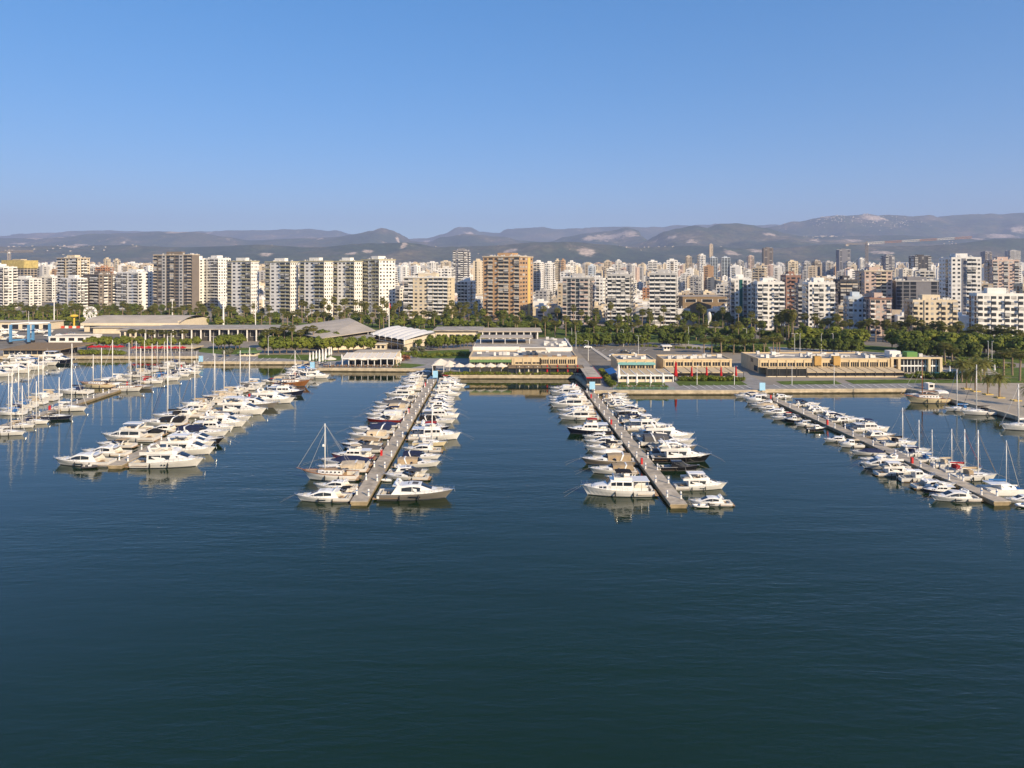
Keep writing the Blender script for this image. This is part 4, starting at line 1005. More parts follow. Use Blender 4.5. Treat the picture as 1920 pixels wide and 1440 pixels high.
def shell(b, W, D, h, m='sandstone', x0=0, y0=0, roof='flat_roof', par=.5, cornice=.12):
    w = b.part('wall', MB().box(x0,x0+W,y0,y0+D,0,h-par), m)
    b.part('roof', MB().box(x0+.3,x0+W-.3,y0+.3,y0+D-.3,h-par,h-par+.05), roof)
    p = MB(); c = cornice
    p.box(x0-c,x0+W+c,y0-c,y0+.3,h-par+.003,h).box(x0-c,x0+W+c,y0+D-.3,y0+D+c,h-par+.003,h).box(x0-c,x0+.3,y0+.302,y0+D-.302,h-par+.003,h).box(x0+W-.3,x0+W+c,y0+.302,y0+D-.302,h-par+.003,h)
    b.part('parapet', p, m); return w
# R1: long sandstone restaurant row by the pool
b = Bld('restaurant_row', 'long sandstone restaurant row with brown glass pavilion, two brick-coloured piers and roof plant', 'building', 1422, 1668, 700)
W, h = b.W, b.z(672); shell(b, W, 21, h)
bays(b, .8, W*.55, 8, b.z(687), b.z(680), h); bays(b, W*.55, W-.5, 6, b.z(687.5), b.z(679), h, 4)
for f in (.447,.591): b.part('brick_pier', MB().box(W*f-1.3,W*f+1.3,-1.0,1.2,3.2,h+.9), 'sandstone_dark')
slope_awning(b, W*.30, W+1.2, 10, b.z(688), b.z(697,-8), -.1, -8.5)
glass_wall(b, W*.31, W+1, 9, .25, b.z(697,-8)-.4, -8.2)
slope_awning(b, 0, W*.29, 4, b.z(688.5), b.z(691,-9)+.3, -.1, -9.5)
glass_wall(b, -.3, W*.29, 6, .3, 3.0, -9.3)
b.part('terrace_wall', MB().box(W*.3,W+1,-10.4,-10,0,.35), 'sandstone'); b.part('side_window', MB().box(-.06,.02,6,9,3.6,5.0), 'dark_window'); b.part('side_window', MB().box(-.06,.02,1,5,.6,2.6), 'dark_window')
clutter(b, 2, W-3, 3, 17, h-.45, 26)
for x in (8,20,30): b.part('duct', MB().tube([(x,5,h+.2),(x+5,8,h+.3),(x+9,7,h+.2)], .35, 6), 'ac_grey')
# glass hall at its end
b = Bld('glass_hall', 'two-storey glass hall with tall sandstone frame beside the swimming pool', 'building', 1669, 1763, 699)
W, h = b.W, b.z(669.5); b.part('back_wall', MB().box(.5,W-.5,.6,15,0,h-.7), 'dark_window'); b.part('roof', MB().box(0,W,-.2,16,h-.7,h-.62), 'flat_roof')
b.part('frame_beam', MB().box(-.3,W+.3,-1.0,.4,h-.62,h), 'sandstone')
for f in (0,.14,.74,.97): b.part('frame_pillar', MB().box(W*f-.1,W*f+.9,-.95,.3,0,h-.63), 'sandstone')
for r0, r1 in ((.2,2.4),(3.0,h-.9)):
    n = 14; w = W/n
    for i in range(n): b.part('glass_pane', MB().box(i*w+.12,(i+1)*w-.12,.42,.5,r0,r1), 'dark_window'); b.part('mullion', MB().box(i*w-.1,i*w+.1,.40,.56,r0,r1), 'white_metal')
b.part('floor_band', MB().box(0,W,.34,.58,2.42,2.98), 'white_metal')
b.part('roof_hut', MB().box(W*.1,W*.32,4,8,h-.6,h+1.9), 'plaster_white'); b.part('green_roof_hut', MB().box(W*.45,W*.66,4,7.5,h-.6,h+1.5), 'sign_green')
clutter(b, 1, W-3, 2, 12, h-.6, 5)
# R3: awning restaurant with red parasols
b = Bld('restaurant_block', 'sandstone restaurant with row of tan awnings and red parasols behind a lawn', 'building', 1244, 1372, 701)
W, h = b.W, b.z(673); shell(b, W, 14, h); bays(b, .6, W-.6, 7, b.z(686), b.z(679), h)
slope_awning(b, 0, W+1, 7, b.z(688), b.z(698,-11), -.1, -11); glass_wall(b, .5, W, 8, .9, 2.3, -5)
clutter(b, 1, W-3, 2, 11, h-.45, 14)
# R2: white pergola restaurant
b = Bld('pergola_restaurant', 'sandstone restaurant with teal awning and white pergola beside the trawler pier walkway', 'building', 1157, 1229, 703)
W, h = b.W, b.z(674); shell(b, W, 17, h); bays(b, .5, W-.5, 4, b.z(690.5), b.z(685), h)
b.part('teal_awning', MB().add([(.2,-.05,b.z(679)),(W-.2,-.05,b.z(679)),(W-.2,-1.0,b.z(683)),(.2,-1.0,b.z(683)),(.2,-.05,b.z(679)-.1),(W-.2,-.05,b.z(679)-.1),(W-.2,-1.0,b.z(683)-.15),(.2,-1.0,b.z(683)-.15)],[(3,2,1,0),(4,5,6,7),(2,3,7,6),(0,3,7,4),(1,2,6,5)]), 'awning_teal')
for r in range(2):
    zt, zl = (b.z(691), b.z(698,-9)) if r == 0 else (b.z(698,-9)+.02, b.z(704,-17)); y0, y1 = (-.3,-9) if r == 0 else (-9.1,-17); n = 6; w = (W+5)/n
    for i in range(n):
        xa, xb = -2+w*i+.25, -2+w*(i+1)-.25
        b.part('roof_blind', MB().add([(xa,y0,zt),(xb,y0,zt),(xb,y1,zl),(xa,y1,zl)],[(3,2,1,0)]), 'awning_tan')
    for i in range(n+1):
        xx = -2+w*i; b.part('rafter', MB().add([(xx-.18,y0,zt+.1),(xx+.18,y0,zt+.1),(xx+.18,y1,zl+.1),(xx-.18,y1,zl+.1),(xx-.18,y0,zt-.2),(xx+.18,y0,zt-.2),(xx+.18,y1,zl-.2),(xx-.18,y1,zl-.2)],[(3,2,1,0),(4,5,6,7),(2,3,7,6),(0,3,7,4),(1,2,6,5)]), 'white_metal')
        if r: b.part('post', MB().box(xx-.15,xx+.15,y1-.1,y1+.2,0,zl-.2), 'white_metal')
b.part('front_beam', MB().box(-2.2,W+3.2,-17.4,-17.1,b.z(704,-17)-.25,b.z(704,-17)+.15), 'white_metal')
glass_wall(b, -2, W+3, 12, .9, 2.4, -16.7, 'white_metal'); clutter(b, 1, W-3, 2, 12, h-.45, 9)
b.part('blue_awning', MB().add([(-2,-1,3.1),(-2,-14,3.1),(-5,-14,2.3),(-5,-1,2.3)],[(0,1,2,3)]), 'canvas_blue' if 'canvas_blue' in M else 'gate_blue')
# centre block
b = Bld('harbour_restaurant', 'two-storey sandstone harbour restaurant with roof terraces, white rear walls and red parasols', 'building', 880, 1082, 699)
W, h = b.W, b.z(669); shell(b, W, 22, h, par=.4)
bays(b, .5, W*.40, 4, b.z(684), b.z(679), h); bays(b, W*.42, W*.66, 3, b.z(682), b.z(679), h, 2); bays(b, W*.66, W-.5, 4, b.z(682), b.z(674), h, 4)
b.part('green_awning', MB().add([(.2,-.1,b.z(674)),(W*.39,-.1,b.z(674)),(W*.39,-1.1,b.z(678)),(.2,-1.1,b.z(678)),(.2,-.1,b.z(674)-.1),(W*.39,-.1,b.z(674)-.1),(W*.39,-1.1,b.z(678)-.15),(.2,-1.1,b.z(678)-.15)],[(3,2,1,0),(4,5,6,7),(2,3,7,6),(0,3,7,4),(1,2,6,5)]), 'awning_green')
slope_awning(b, W*.36, W+2, 9, b.z(684), b.z(689,-7), -.3, -7, 'awning_brown'); glass_wall(b, W*.36, W+1, 9, .8, 2.5, -6)
b.part('rear_wall', MB().box(W*.48,W,21.5,22,h-.4,b.z(651,22)), 'plaster_white'); b.part('rear_wall', MB().box(0,W*.47,24,24.5,h-.4,b.z(650,24)), 'plaster_white')
b.part('rear_block', MB().box(0,W,24.5,62,0,h+.9), 'plaster_cream'); b.part('rear_roof', MB().box(.5,W-.5,25,61.5,h+.9,h+.95), 'flat_roof')
b.part('rear_parapet', MB().box(W-.5,W,22.6,62,h+.9,h+1.5), 'plaster_white')
b.part('metal_canopy', MB().box(W*.05,W*.62,40,55,h+3.4,h+3.6), 'metal_roof')
for q in range(5): b.part('canopy_post', MB().box(W*(.06+.13*q),W*(.06+.13*q)+.25,40.2,40.45,h+.95,h+3.4), 'white_metal')
clutter(b, W*.72, W-3, 26, 58, h+.95, 14); clutter(b, 2, W-4, 4, 18, h-.35, 18)
b.part('terrace_canopy', MB().box(W*.52,W*.72,4,12,h+2.0,h+2.2), 'awning_tan')
for q in range(6):
    x = W*(.5+.09*q); b.part('terrace_planter', MB().box(x,x+2,1,1.6,h-.35,h+.35), 'wood_deck')
# left white pavilion
b = Bld('white_pavilion', 'white pergola cafe pavilion with beige roof blinds behind cream parasols', 'building', 642, 738, 688)
W = b.W; z0, z1 = b.z(672), b.z(668)
for i in range(9):
    w = W/8
    if i < 8: b.part('roof_blind', MB().add([(w*i+.2,0,z0),(w*(i+1)-.2,0,z0),(w*(i+1)-.2,9,z1+.5),(w*i+.2,9,z1+.5)],[(0,1,2,3)]), 'parasol_cream')
    b.part('rafter', MB().add([(w*i-.15,0,z0+.1),(w*i+.15,0,z0+.1),(w*i+.15,9,z1+.6),(w*i-.15,9,z1+.6),(w*i-.15,0,z0-.2),(w*i+.15,0,z0-.2),(w*i+.15,9,z1+.3),(w*i-.15,9,z1+.3)],[(0,1,2,3),(7,6,5,4),(1,0,4,5),(0,3,7,4),(1,2,6,5)]), 'white_metal')
    b.part('post', MB().box(w*i-.15,w*i+.15,-.1,.2,0,z0-.2), 'white_metal')
b.part('rear_block', MB().box(3,W,9.2,18,0,z1+.6), 'plaster_cream'); b.part('rear_roof', MB().box(2.7,W+.3,9,18.3,z1+.6,z1+.75), 'pale_paving')
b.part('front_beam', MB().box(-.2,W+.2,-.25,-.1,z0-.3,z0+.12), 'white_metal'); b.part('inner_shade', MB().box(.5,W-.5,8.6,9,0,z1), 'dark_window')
# gate kiosk with red roof edge
b = Bld('pier_kiosk', 'glazed pier kiosk with flat roof and red fascia beside the trawler pier walkway', 'kiosk', 1101, 1126, 722)
W = b.W; zt = b.z(707)
b.part('roof', MB().box(-.3,W+.3,-.3,26,zt-.15,zt), 'pale_paving'); b.part('fascia', MB().box(-.35,W+.35,-.5,-.3,zt-.35,zt+.05), 'fire_red'); b.part('fascia', MB().box(W+.3,W+.5,-.3,26,zt-.35,zt+.05), 'fire_red')
glass_wall(b, 0, W, 5, .4, zt-.4, .3); b.part('side_glass', MB().box(-.05,.05,.5,25.5,.4,zt-.2), 'dark_window')
for i in range(6): b.part('roof_louvre', MB().box(.8,W-.8,3+3.5*i,5.6+3.5*i,zt,zt+.06), 'flat_roof')
# pier C entrance canopy
b = Bld('entrance_canopy', 'small cream tent-roofed entrance canopy at head of grey-yacht pier', 'canopy', 811, 832, 703)
W = b.W
for r in range(3):
    y0 = r*4.2; zt = 4.6; b.part('roof_fold', MB().add([(-.5,y0,3.6),(W+.5,y0,3.6),(W+.5,y0+4,3.6),(-.5,y0+4,3.6),(W/2,y0+2,zt+.4)],[(0,1,4),(1,2,4),(2,3,4),(3,0,4)]), 'parasol_cream')
for x in (0,W):
    for y in (.3,11.8): b.part('post', MB().box(x-.1,x+.1,y-.1,y+.1,0,3.6), 'white_metal')
b.part('wall_panel', MB().box(-.1,.0,.5,11.5,0,3.0), 'flat_roof')
# big folded roof hall
def roof_thing(name, label, verts, faces, m, walls=None, base='plaster_cream'):
    P = [(*G(x,y,z), z) for x, y, z in verts]; o = P[0]
    t = thing(name, label, 'building', (o[0],o[1],LAND)); L = [(p[0]-o[0],p[1]-o[1],p[2]-LAND) for p in P]
    for f in faces: MB().add([L[i] for i in f]+[(L[i][0],L[i][1],L[i][2]-.35) for i in f], [tuple(range(len(f))), tuple(range(2*len(f)-1,len(f)-1,-1))]+[(k,(k+1)%len(f),len(f)+(k+1)%len(f),len(f)+k) for k in range(len(f))]).build('roof_plane', M[m], t)
    if walls:
        c = (sum(L[i][0] for i in walls)/len(walls), sum(L[i][1] for i in walls)/len(walls))
        MB().prism([(c[0]+(L[i][0]-c[0])*.9, c[1]+(L[i][1]-c[1])*.9) for i in walls], 0, min(L[i][2] for i in walls)-.4).build('wall', M[base], t)
    return t
roof_thing('folded_roof_hall', 'large hall with folded grey metal roof rising to a peak behind tree row',
  [(515,616.5,8.5),(603,634,8),(668,602.5,11.5),(704,619,8.5),(655,596,9),(648,601,11.2)], [(0,1,2,5),(1,3,2),(0,5,4),(3,4,5,2)], 'metal_roof', (0,1,3,4), 'dark_window')
roof_thing('low_roof_annex', 'low grey-roofed annex reaching forward from the folded roof hall',
  [(596,640,6.2),(690,636,6.2),(712,627,6.6),(640,627,6.6)], [(0,1,2,3)], 'flat_roof', (0,1,2,3), 'plaster_cream')
# white tensile canopy
def tensile():
    A, B, C_, D = [Vector((*G(x,y,z),z)) for x,y,z in ((690,627,6.6),(758,638.5,6.6),(815,622.5,7.4),(742,611,7.4))]
    t = thing('tensile_canopy_hall', 'dark market hall under white wavy tensile canopy', 'building', (A.x,A.y,LAND)); n = 6; m = 36
    for k in range(n):
        rows = []
        for i in range(9):
            u = i/8; row = []
            for j in range(9):
                v = (k+j/8)/n; p = A.lerp(B,v).lerp(D.lerp(C_,v),u); w = math.sin(math.pi*j/8)
                row.append((p.x-A.x,p.y-A.y,p.z-LAND+1.0*w*(1-.55*abs(2*u-1)**2)+.35*math.sin(math.pi*u)))
            rows.append(row)
        MB().grid(rows).build('membrane_bay', M['tensile_white'], t, smooth=True)
    q = [((p-A).x,(p-A).y) for p in (A,B,C_,D)]; c = (sum(p[0] for p in q)/4, sum(p[1] for p in q)/4)
    MB().prism([(c[0]+(p[0]-c[0])*.94,c[1]+(p[1]-c[1])*.94) for p in q],0,4.6).build('wall', M['dark_window'], t)
    MB().prism([(c[0]+(p[0]-c[0])*1.04,c[1]+(p[1]-c[1])*1.04) for p in q],3.2,3.4).build('lower_roof', M['metal_roof'], t)
    MB().prism([(q[1][0]+.2,q[1][1]),(q[2][0]+.2,q[2][1]),(q[2][0]-.3,q[2][1]),(q[1][0]-.3,q[1][1])],0,5.2).build('end_wall', M['plaster_cream'], t)
    for k in range(n+1):
        p = A.lerp(B,k/n)-A; MB().tube([(p.x,p.y,0),(p.x,p.y,6.9)],.15,6).build('mast', M['white_metal'], t)
tensile()
# low buildings with simple fronts: x0 x1 base top depth
def simple(name, label, x0, x1, yb, yt, D, wall='plaster_cream', roof='flat_roof', over=0., n=6, cols=False, wz=(.3,.75), cat='building', front=None):
    b = Bld(name, label, cat, x0, x1, yb); W, h = b.W, b.z(yt)
    if over:
        b.part('wall', MB().box(0,W,over,D,0,h-.5), wall); b.part('roof', MB().box(-over,W+over,-.2,D+over,h-.5,h), roof)
    else: shell(b, W, D, h, wall, par=.4, roof=roof)
    y = over
    for i in range(n):
        w = W/n; f = b.part('window_frame', MB().box(w*i+w*.16,w*(i+1)-w*.16,y-.05,y+.02,h*wz[0]-.1,h*wz[1]+.1), 'plaster_white'); b.part('window', MB().box(w*i+w*.19,w*(i+1)-w*.19,y-.08,y-.04,h*wz[0],h*wz[1]), 'dark_window', f)
    if cols:
        for i in range(n+1): b.part('column', MB().box(W/n*i-.3,W/n*i+.3,.1,.7,0,h-.5), 'plaster_white')
    return b
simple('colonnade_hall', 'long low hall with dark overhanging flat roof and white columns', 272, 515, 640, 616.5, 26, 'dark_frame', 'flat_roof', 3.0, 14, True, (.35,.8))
simple('colonnade_wing', 'short dark-roofed wing joined to the long colonnade hall', 222, 272, 637, 618, 14, 'plaster_cream', 'flat_roof', 1.5, 5)
bb = Bld('market_hall', 'big hall with low grey curved roof and cream walls beside boatyard', 'building', 158, 333, 622); W, h = bb.W, bb.z(606)
bb.part('wall', MB().box(0,W,0,46,0,h), 'plaster_cream')
rows = []
for i in range(9):
    u = i/8; rows.append([(-1.5,-1.5+49*u,h+.1+3.6*math.sin(math.pi*min(u,.96))),(W+1.5,-1.5+49*u,h+.1+3.6*math.sin(math.pi*min(u,.96)))])
bb.part('roof', MB().grid(rows), 'metal_roof', smooth=True); bb.part('fascia', MB().box(-1.5,W+1.5,-1.6,-1.3,h-1.4,h+.15), 'plaster_cream'); bb.part('gable', MB().box(W+.02,W+.3,0,46,0,h+1.5), 'plaster_cream')
for i in range(5): bb.part('door_opening', MB().box(W*(.06+.2*i),W*(.06+.2*i)+4,-.06,.02,0,3.4), 'dark_window')
bb.part('lower_roof', MB().box(W*.2,W*1.06,-14,-1.7,3.6,4.0), 'pale_paving'); bb.part('lower_wall', MB().box(W*.22,W*1.02,-13,-1.8,0,3.59), 'plaster_cream')
simple('white_harbour_office', 'white single-storey harbour office with square windows next to boatyard', 91, 160, 643.5, 631, 16, 'plaster_white', 'pale_paving', 0, 4, wz=(.35,.8))
simple('boatyard_shed', 'long cream boatyard shed with dark openings along the yard edge', -40, 95, 618, 603, 14, 'plaster_cream', 'pale_paving', .6, 7, wz=(.05,.62))
g = Bld('glass_restaurant', 'brown-roofed waterside restaurant with glass front by the far pier', 'building', 6, 112, 667.5); W = g.W; zt = g.z(655)
g.part('roof', MB().add([(-1,-1,zt),(W+1,-1,zt),(W+8,16,zt+1.6),(4,16,zt+1.6),(-1,-1,zt-.35),(W+1,-1,zt-.35),(W+8,16,zt+1.25),(4,16,zt+1.25)],[(0,1,2,3),(7,6,5,4),(1,0,4,5),(0,3,7,4),(2,1,5,6),(3,2,6,7)]), 'awning_brown')
glass_wall(g, 0, W, 10, .7, zt-.6, .2, 'plaster_cream'); g.part('wall', MB().box(.3,W-.3,.6,14,0,zt-.5), 'dark_frame')
simple('market_annex', 'cream low annex with coloured shopfront right of the white canopy', 816, 900, 640, 619, 24, 'plaster_cream', 'flat_roof', 1.5, 7, wz=(.1,.6))
simple('terrace_building', 'dark glazed building with grey flat roof behind the harbour restaurant', 905, 1008, 640, 621, 22, 'dark_frame', 'metal_roof', 2.5, 8, True, (.2,.8))
simple('cream_gatehouse', 'small cream gatehouse between tree row and white canopy hall', 697, 722, 657, 645, 6, 'plaster_cream', 'plaster_cream', .5, 3)
simple('yellow_kiosk', 'little kiosk with pale green gabled roof near the quay lawn', 448, 478, 668, 660, 6, 'plaster_cream', 'awning_green', .8, 3, cat='kiosk')
simple('white_guard_box', 'white guard box on the corner of the paved palm lot', 1741, 1752, 731, 719, 2.4, 'plaster_white', 'plaster_white', 0, 1, cat='kiosk', wz=(.4,.8))
simple('ticket_booth', 'small white booth with overhanging top on car park edge', 1245, 1257, 658, 648, 4, 'plaster_white', 'plaster_white', .8, 2, cat='kiosk')
simple('brown_slab_building', 'low brown panelled building between the towers with recessed sign', 1280, 1372, 598, 556, 40, 'awning_brown', 'flat_roof', 0, 3, wz=(.75,.88))
# red awnings of the garden restaurant
def red_awning(x0, x1, yb, lab):
    b = Bld('red_awning', lab, 'awning', x0, x1, yb); W = b.W; n = max(int(W/3.2),2); w = W/n
    for i in range(n): b.part('canopy_bay', MB().add([(w*i+.1,0,2.5),(w*(i+1)-.1,0,2.5),(w*(i+1)-.1,3.5,2.6),(w*i+.1,3.5,2.6),(w*(i+.5),1.7,3.5)],[(0,1,4),(1,2,4),(2,3,4),(3,0,4)]), 'parasol_red'); b.part('post', MB().tube([(w*(i+.5),1.7,0),(w*(i+.5),1.7,3.4)],.06,5), 'white_metal')
red_awning(161, 228, 661, 'row of red tent awnings behind clipped hedge near brown-roofed restaurant'); red_awning(243, 345, 663, 'row of red awnings under pale sloping sails by the sailboat quay')
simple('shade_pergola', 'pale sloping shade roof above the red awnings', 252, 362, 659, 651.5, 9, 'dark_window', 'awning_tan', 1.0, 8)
# swimming pool
pl = thing('swimming_pool', 'curved blue swimming pool on the terrace by the glass hall', 'pool', (*G(1700,704),LAND)); o = pl.location
pts = [G(x,y) for x,y in ((1692,703),(1740,699),(1800,699),(1828,702),(1790,705),(1730,706.5),(1697,707))]
MB().prism([(p[0]-o.x,p[1]-o.y) for p in pts],.1,.22).build('pool_water', M['pool_tile'], pl)
MB().prism([(p[0]*1.0-o.x+(p[0]-G(1755,703)[0])*.06,p[1]-o.y+(p[1]-G(1755,703)[1])*.12) for p in pts],0,.17).build('coping', M['plaster_white'], pl)
# travel lift
tl = thing('travel_lift', 'blue and white boat travel lift standing in the boatyard', 'travel lift', (*G(48,645),LAND)); 
s_ = 1.0/PM(G(48,645)[1]); lg = [(-28,0),(-7,9),(7,-.5),(27,8)]
for x, y in lg: 
    MB().box(x*s_-.55,x*s_+.55,y-.5,y+.5,1.2,10.5).build('leg', M['lift_blue'], tl); MB().tube([(x*s_-.8,y,.6),(x*s_+.8,y,.6)],.6,10).build('wheel', M['rubber'], tl)
for (x0,y0),(x1,y1) in ((lg[0],lg[1]),(lg[2],lg[3])): MB().tube([(x0*s_,y0,10.9),(x1*s_,y1,10.9)],.45,4).build('top_beam', M['white_metal'], tl)
MB().tube([(lg[1][0]*s_,lg[1][1],10.9),(lg[3][0]*s_,lg[3][1],10.9)],.4,4).build('top_beam', M['white_metal'], tl); MB().tube([(lg[0][0]*s_,lg[0][1],1.8),(lg[1][0]*s_,lg[1][1],1.8)],.5,4).build('lower_beam', M['lift_blue'], tl)
# ------------------------------------------------------------------ parasols
def parasol_open(m):
    t = thing('parasol', 'open parasol', 'parasol'); MB().lathe([(2.05,2.35),(2.05,2.5),(.08,3.35),(.03,3.5)],8).build('canopy', M[m], t); MB().tube([(0,0,0),(0,0,3.4)],.06,6).build('pole', M['white_metal'], t); MB().lathe([(.45,0),(.45,.12),(.1,.16)],8).build('base', M['dark_frame'], t); return freeze(t)
def parasol_closed(m, h=3.6):
    t = thing('closed_parasol', 'closed parasol', 'parasol'); MB().lathe([(.30,.9),(.36,1.2),(.24,2.2),(.2,h-.5),(.05,h)],7).build('folded_canopy', M[m], t); MB().tube([(0,0,0),(0,0,1)],.06,6).build('pole', M['white_metal'], t); MB().lathe([(.45,0),(.45,.12),(.1,.16)],8).build('base', M['dark_frame'], t); return freeze(t)
P_o = dict(cream=parasol_open('parasol_cream'), white=parasol_open('parasol_white')); P_c = dict(white=parasol_closed('parasol_white'), red=parasol_closed('parasol_red'), cream=parasol_closed('parasol_cream'))
def put(src, x, y, lab, grp, sc=1): return copy_tree(src, (*G(x,y),LAND+.1), R.uniform(0,.6), sc, lab, grp)
W_ = 'first second third fourth fifth sixth seventh eighth ninth tenth eleventh twelfth thirteenth'.split()
for i, (x,y) in enumerate([(620,687),(662,687),(682,687),(702,687),(745,686)]): put(P_o['cream'], x, y, 'open cream parasol in front of white pavilion, %s from the folded parasols' % W_[i], 'open cream parasols before the white pavilion', 1.2)
for i, (x,y) in enumerate([(842,701.5),(861,701.5),(881,701.5),(900,701.5),(920,701.5),(940,701.5),(843,696)]): put(P_o['cream'], x, y, ('open beige parasol on quay terrace, %s from entrance canopy' % W_[i]) if i < 6 else 'open beige parasol set back behind the quay terrace row', 'beige parasols along the harbour restaurant quay', 1.25)
for i, (x,y) in enumerate([(582,682),(588,680),(594,678),(600,676),(606,675),(612,673),(618,671),(622,670),(600,684),(606,682),(611,680),(642,686),(752,683)]): put(P_c['white'], x-1, y, 'folded white parasol in the cluster beside white pavilion', 'folded white parasols by the pavilion', 1.35)
for i, x in enumerate((1026,1045,1064,1083)): put(P_c['red'], x, 703.2, 'folded red parasol before harbour restaurant awning, %s from beige posts' % W_[i], 'folded red parasols before the harbour restaurant', 1.1)
for i, x in enumerate((974,991,1008)): put(P_c['cream'], x, 703.2, 'folded beige parasol before harbour restaurant awning, %s from open parasols' % W_[i], 'folded beige parasols before the harbour restaurant', .95)
for i, (x,y,s) in enumerate([(1267,715,2.0),(1297,712,1.35),(1325,712,1.35),(1352,712,1.35),(1380,711,1.3)]): put(P_c['red'], x, y, 'folded red parasol before tan awnings, %s from white pergola restaurant' % W_[i], 'folded red parasols before the tan awnings', s)
for i, (x,y,s) in enumerate([(1160,719,1.9),(1177,726,1.35),(1194,725,1.35),(1220,725,1.3),(1243,724,1.3)]): put(P_c['white'], x, y, 'folded white parasol before white pergola, %s from red-edged kiosk' % W_[i], 'folded white parasols before the pergola restaurant', s)
for i, (x,y) in enumerate([(1766,697),(1781,703),(1820,701),(1840,701),(1847,697),(1865,699),(1681,698)]): put(P_c['white'], x, y, 'folded white parasol on the swimming pool terrace', 'folded white parasols round the pool', .95)
for o in (*P_o.values(), *P_c.values()): retire(o)
# ------------------------------------------------------------------ lamps, poles, cars
def lamp(h, arm):
    t = thing('street_lamp', 'street lamp', 'lamp'); MB().tube([(0,0,0),(0,0,h)],.11,6,.07).build('pole', M['white_metal'], t)
    for sg in ((-1,1) if arm == 2 else (1,)): MB().tube([(0,0,h-.1),(sg*1.2,0,h+.1)],.05,5).build('arm', M['white_metal'], t); MB().box(min(sg*.9,sg*1.7),max(sg*.9,sg*1.7),-.15,.15,h+.05,h+.2).build('lamp_head', M['ac_grey'], t)
    return freeze(t)
l1, l2 = lamp(9,1), lamp(9,2)
for x, y, k, lab in [(1072,648,1,'by harbour restaurant corner on car park edge'),(1080,654,1,'at car park entrance beside harbour restaurant'),(1103,677,1,'beside the car park lane near pier kiosk'),(1169,650,1,'on the car park hedge edge'),(1197,665,2,'with double arms in the car park'),(1291,645,1,'in front of clipped hedges beyond car park'),
   (1400,648,1,'behind sandstone restaurant beside banana plants'),(1490,660,2,'behind long restaurant row near its end'),(1500,660,1,'close behind long restaurant row'),(1540,660,1,'behind long restaurant row near brick pier'),(1562,660,1,'behind long restaurant row roof plant'),(1485,722,1,'on lawn before brown glass pavilion'),(1564,721,1,'on lawn between the two lawn strips'),(1307,722,1,'on lawn before red parasols'),(1377,722,1,'at lawn end by promenade slope'),
   (1853,678,1,'tall on park path behind palm lot'),(1860,678,1,'beside the tall park path lamp'),(503,666,1,'on quay lawn before tree row'),(400,667,1,'on quay beside colonnade lawn')]:
    copy_tree(l2 if k == 2 else l1, (*G(x,y),LAND), R.uniform(0,6), (1,1,.75 if y > 700 else 1), 'grey street lamp '+lab, 'street lamps of the harbour')
retire(l1); retire(l2)
def mast_pole(name, lab, cat, x, yb, yt, r=.35, extra=None):
    X, Y = G(x,yb); t = thing(name, lab, cat, (X,Y,LAND)); h = ZA(yt,Y)-LAND; MB().tube([(0,0,0),(0,0,h)],r,8,r*.7).build('pole', M['white_metal'], t)
    if extra == 'flood':
        MB().box(-1.6,1.6,-.2,.2,h-.6,h+.5).build('lamp_head', M['ac_grey'], t)
    if extra == 'board':
        MB().box(-2.4,2.4,-.4,.4,h,h+2.4).build('board', M['plaster_white'], t); MB().box(-1.7,1.7,-.46,-.4,h+.7,h+1.7).build('lettering_panel', M['ac_grey'], t)
    if extra == 'flag':
        MB().grid([[(.2,0,h-.3-3*j/2) for j in range(3)],[(.7,.3,h-1-3*j/2) for j in range(3)],[(1.0,.1,h-2.4-3*j/2) for j in range(3)]]).build('flag', M['fire_red'], t)
mast_pole('floodlight_mast', 'tall pale floodlight mast at the boatyard end by red-white barriers', 'floodlight', 101.5, 614, 562, .4, 'flood'); mast_pole('floodlight_mast', 'tall pale floodlight mast behind the big curved-roof hall', 'floodlight', 323, 603, 562, .4, 'flood')
mast_pole('billboard', 'white billboard on a thick pale post in the park belt', 'billboard', 419, 613, 566, .7, 'board'); mast_pole('flagpole', 'tall flagpole with drooping red flag behind the white canopy', 'flagpole', 729.5, 618, 567, .3, 'flag')
mast_pole('floodlight_mast', 'tall pale mast rising between colonnade hall trees and park', 'floodlight', 479, 616, 560, .3)
def car(m):
    t = thing('parked_car', 'parked car', 'car')
    st = [(-2.1,.82,.35,.8,.85),(-1.9,.86,.32,.82,.95),(.9,.86,.32,.82,.92),(2.0,.8,.35,.7,.75),(2.15,.7,.4,.6,.6)]; cabin(st,.04).build('body', M[m], t)
    c2 = [(-1.7,.78,.92,.62,1.0),(-1.1,.78,.92,.6,1.42),(.2,.78,.92,.6,1.42),(1.0,.76,.9,.6,.98)]; g = cabin(c2,.03).build('cabin', M[m], t); side_win(c2,[(-1.2,-.2,.25,.85,.2,.85),(-.1,.6,.2,.85,.3,.6)]).build('window', M['tinted_glass'], g); top_win(c2,.25,.95).build('windscreen', M['tinted_glass'], g)
    for x in (-1.3,1.3):
        for y in (-.8,.8): MB().tube([(x,y-.1,.32),(x,y+.1,.32)],.32,10).build('wheel', M['rubber'], t)
    return freeze(t)
mat('car_paint_white', (.75,.75,.74), .25, 0, coat=.5); mat('car_paint_black', (.02,.02,.023), .25, 0, coat=.5); mat('car_paint_red', (.35,.03,.03), .25, 0, coat=.5); mat('car_paint_grey', (.22,.22,.23), .25, 0, coat=.5)
CARS = {k: car('car_paint_'+k) for k in ('white','black','red','grey')}
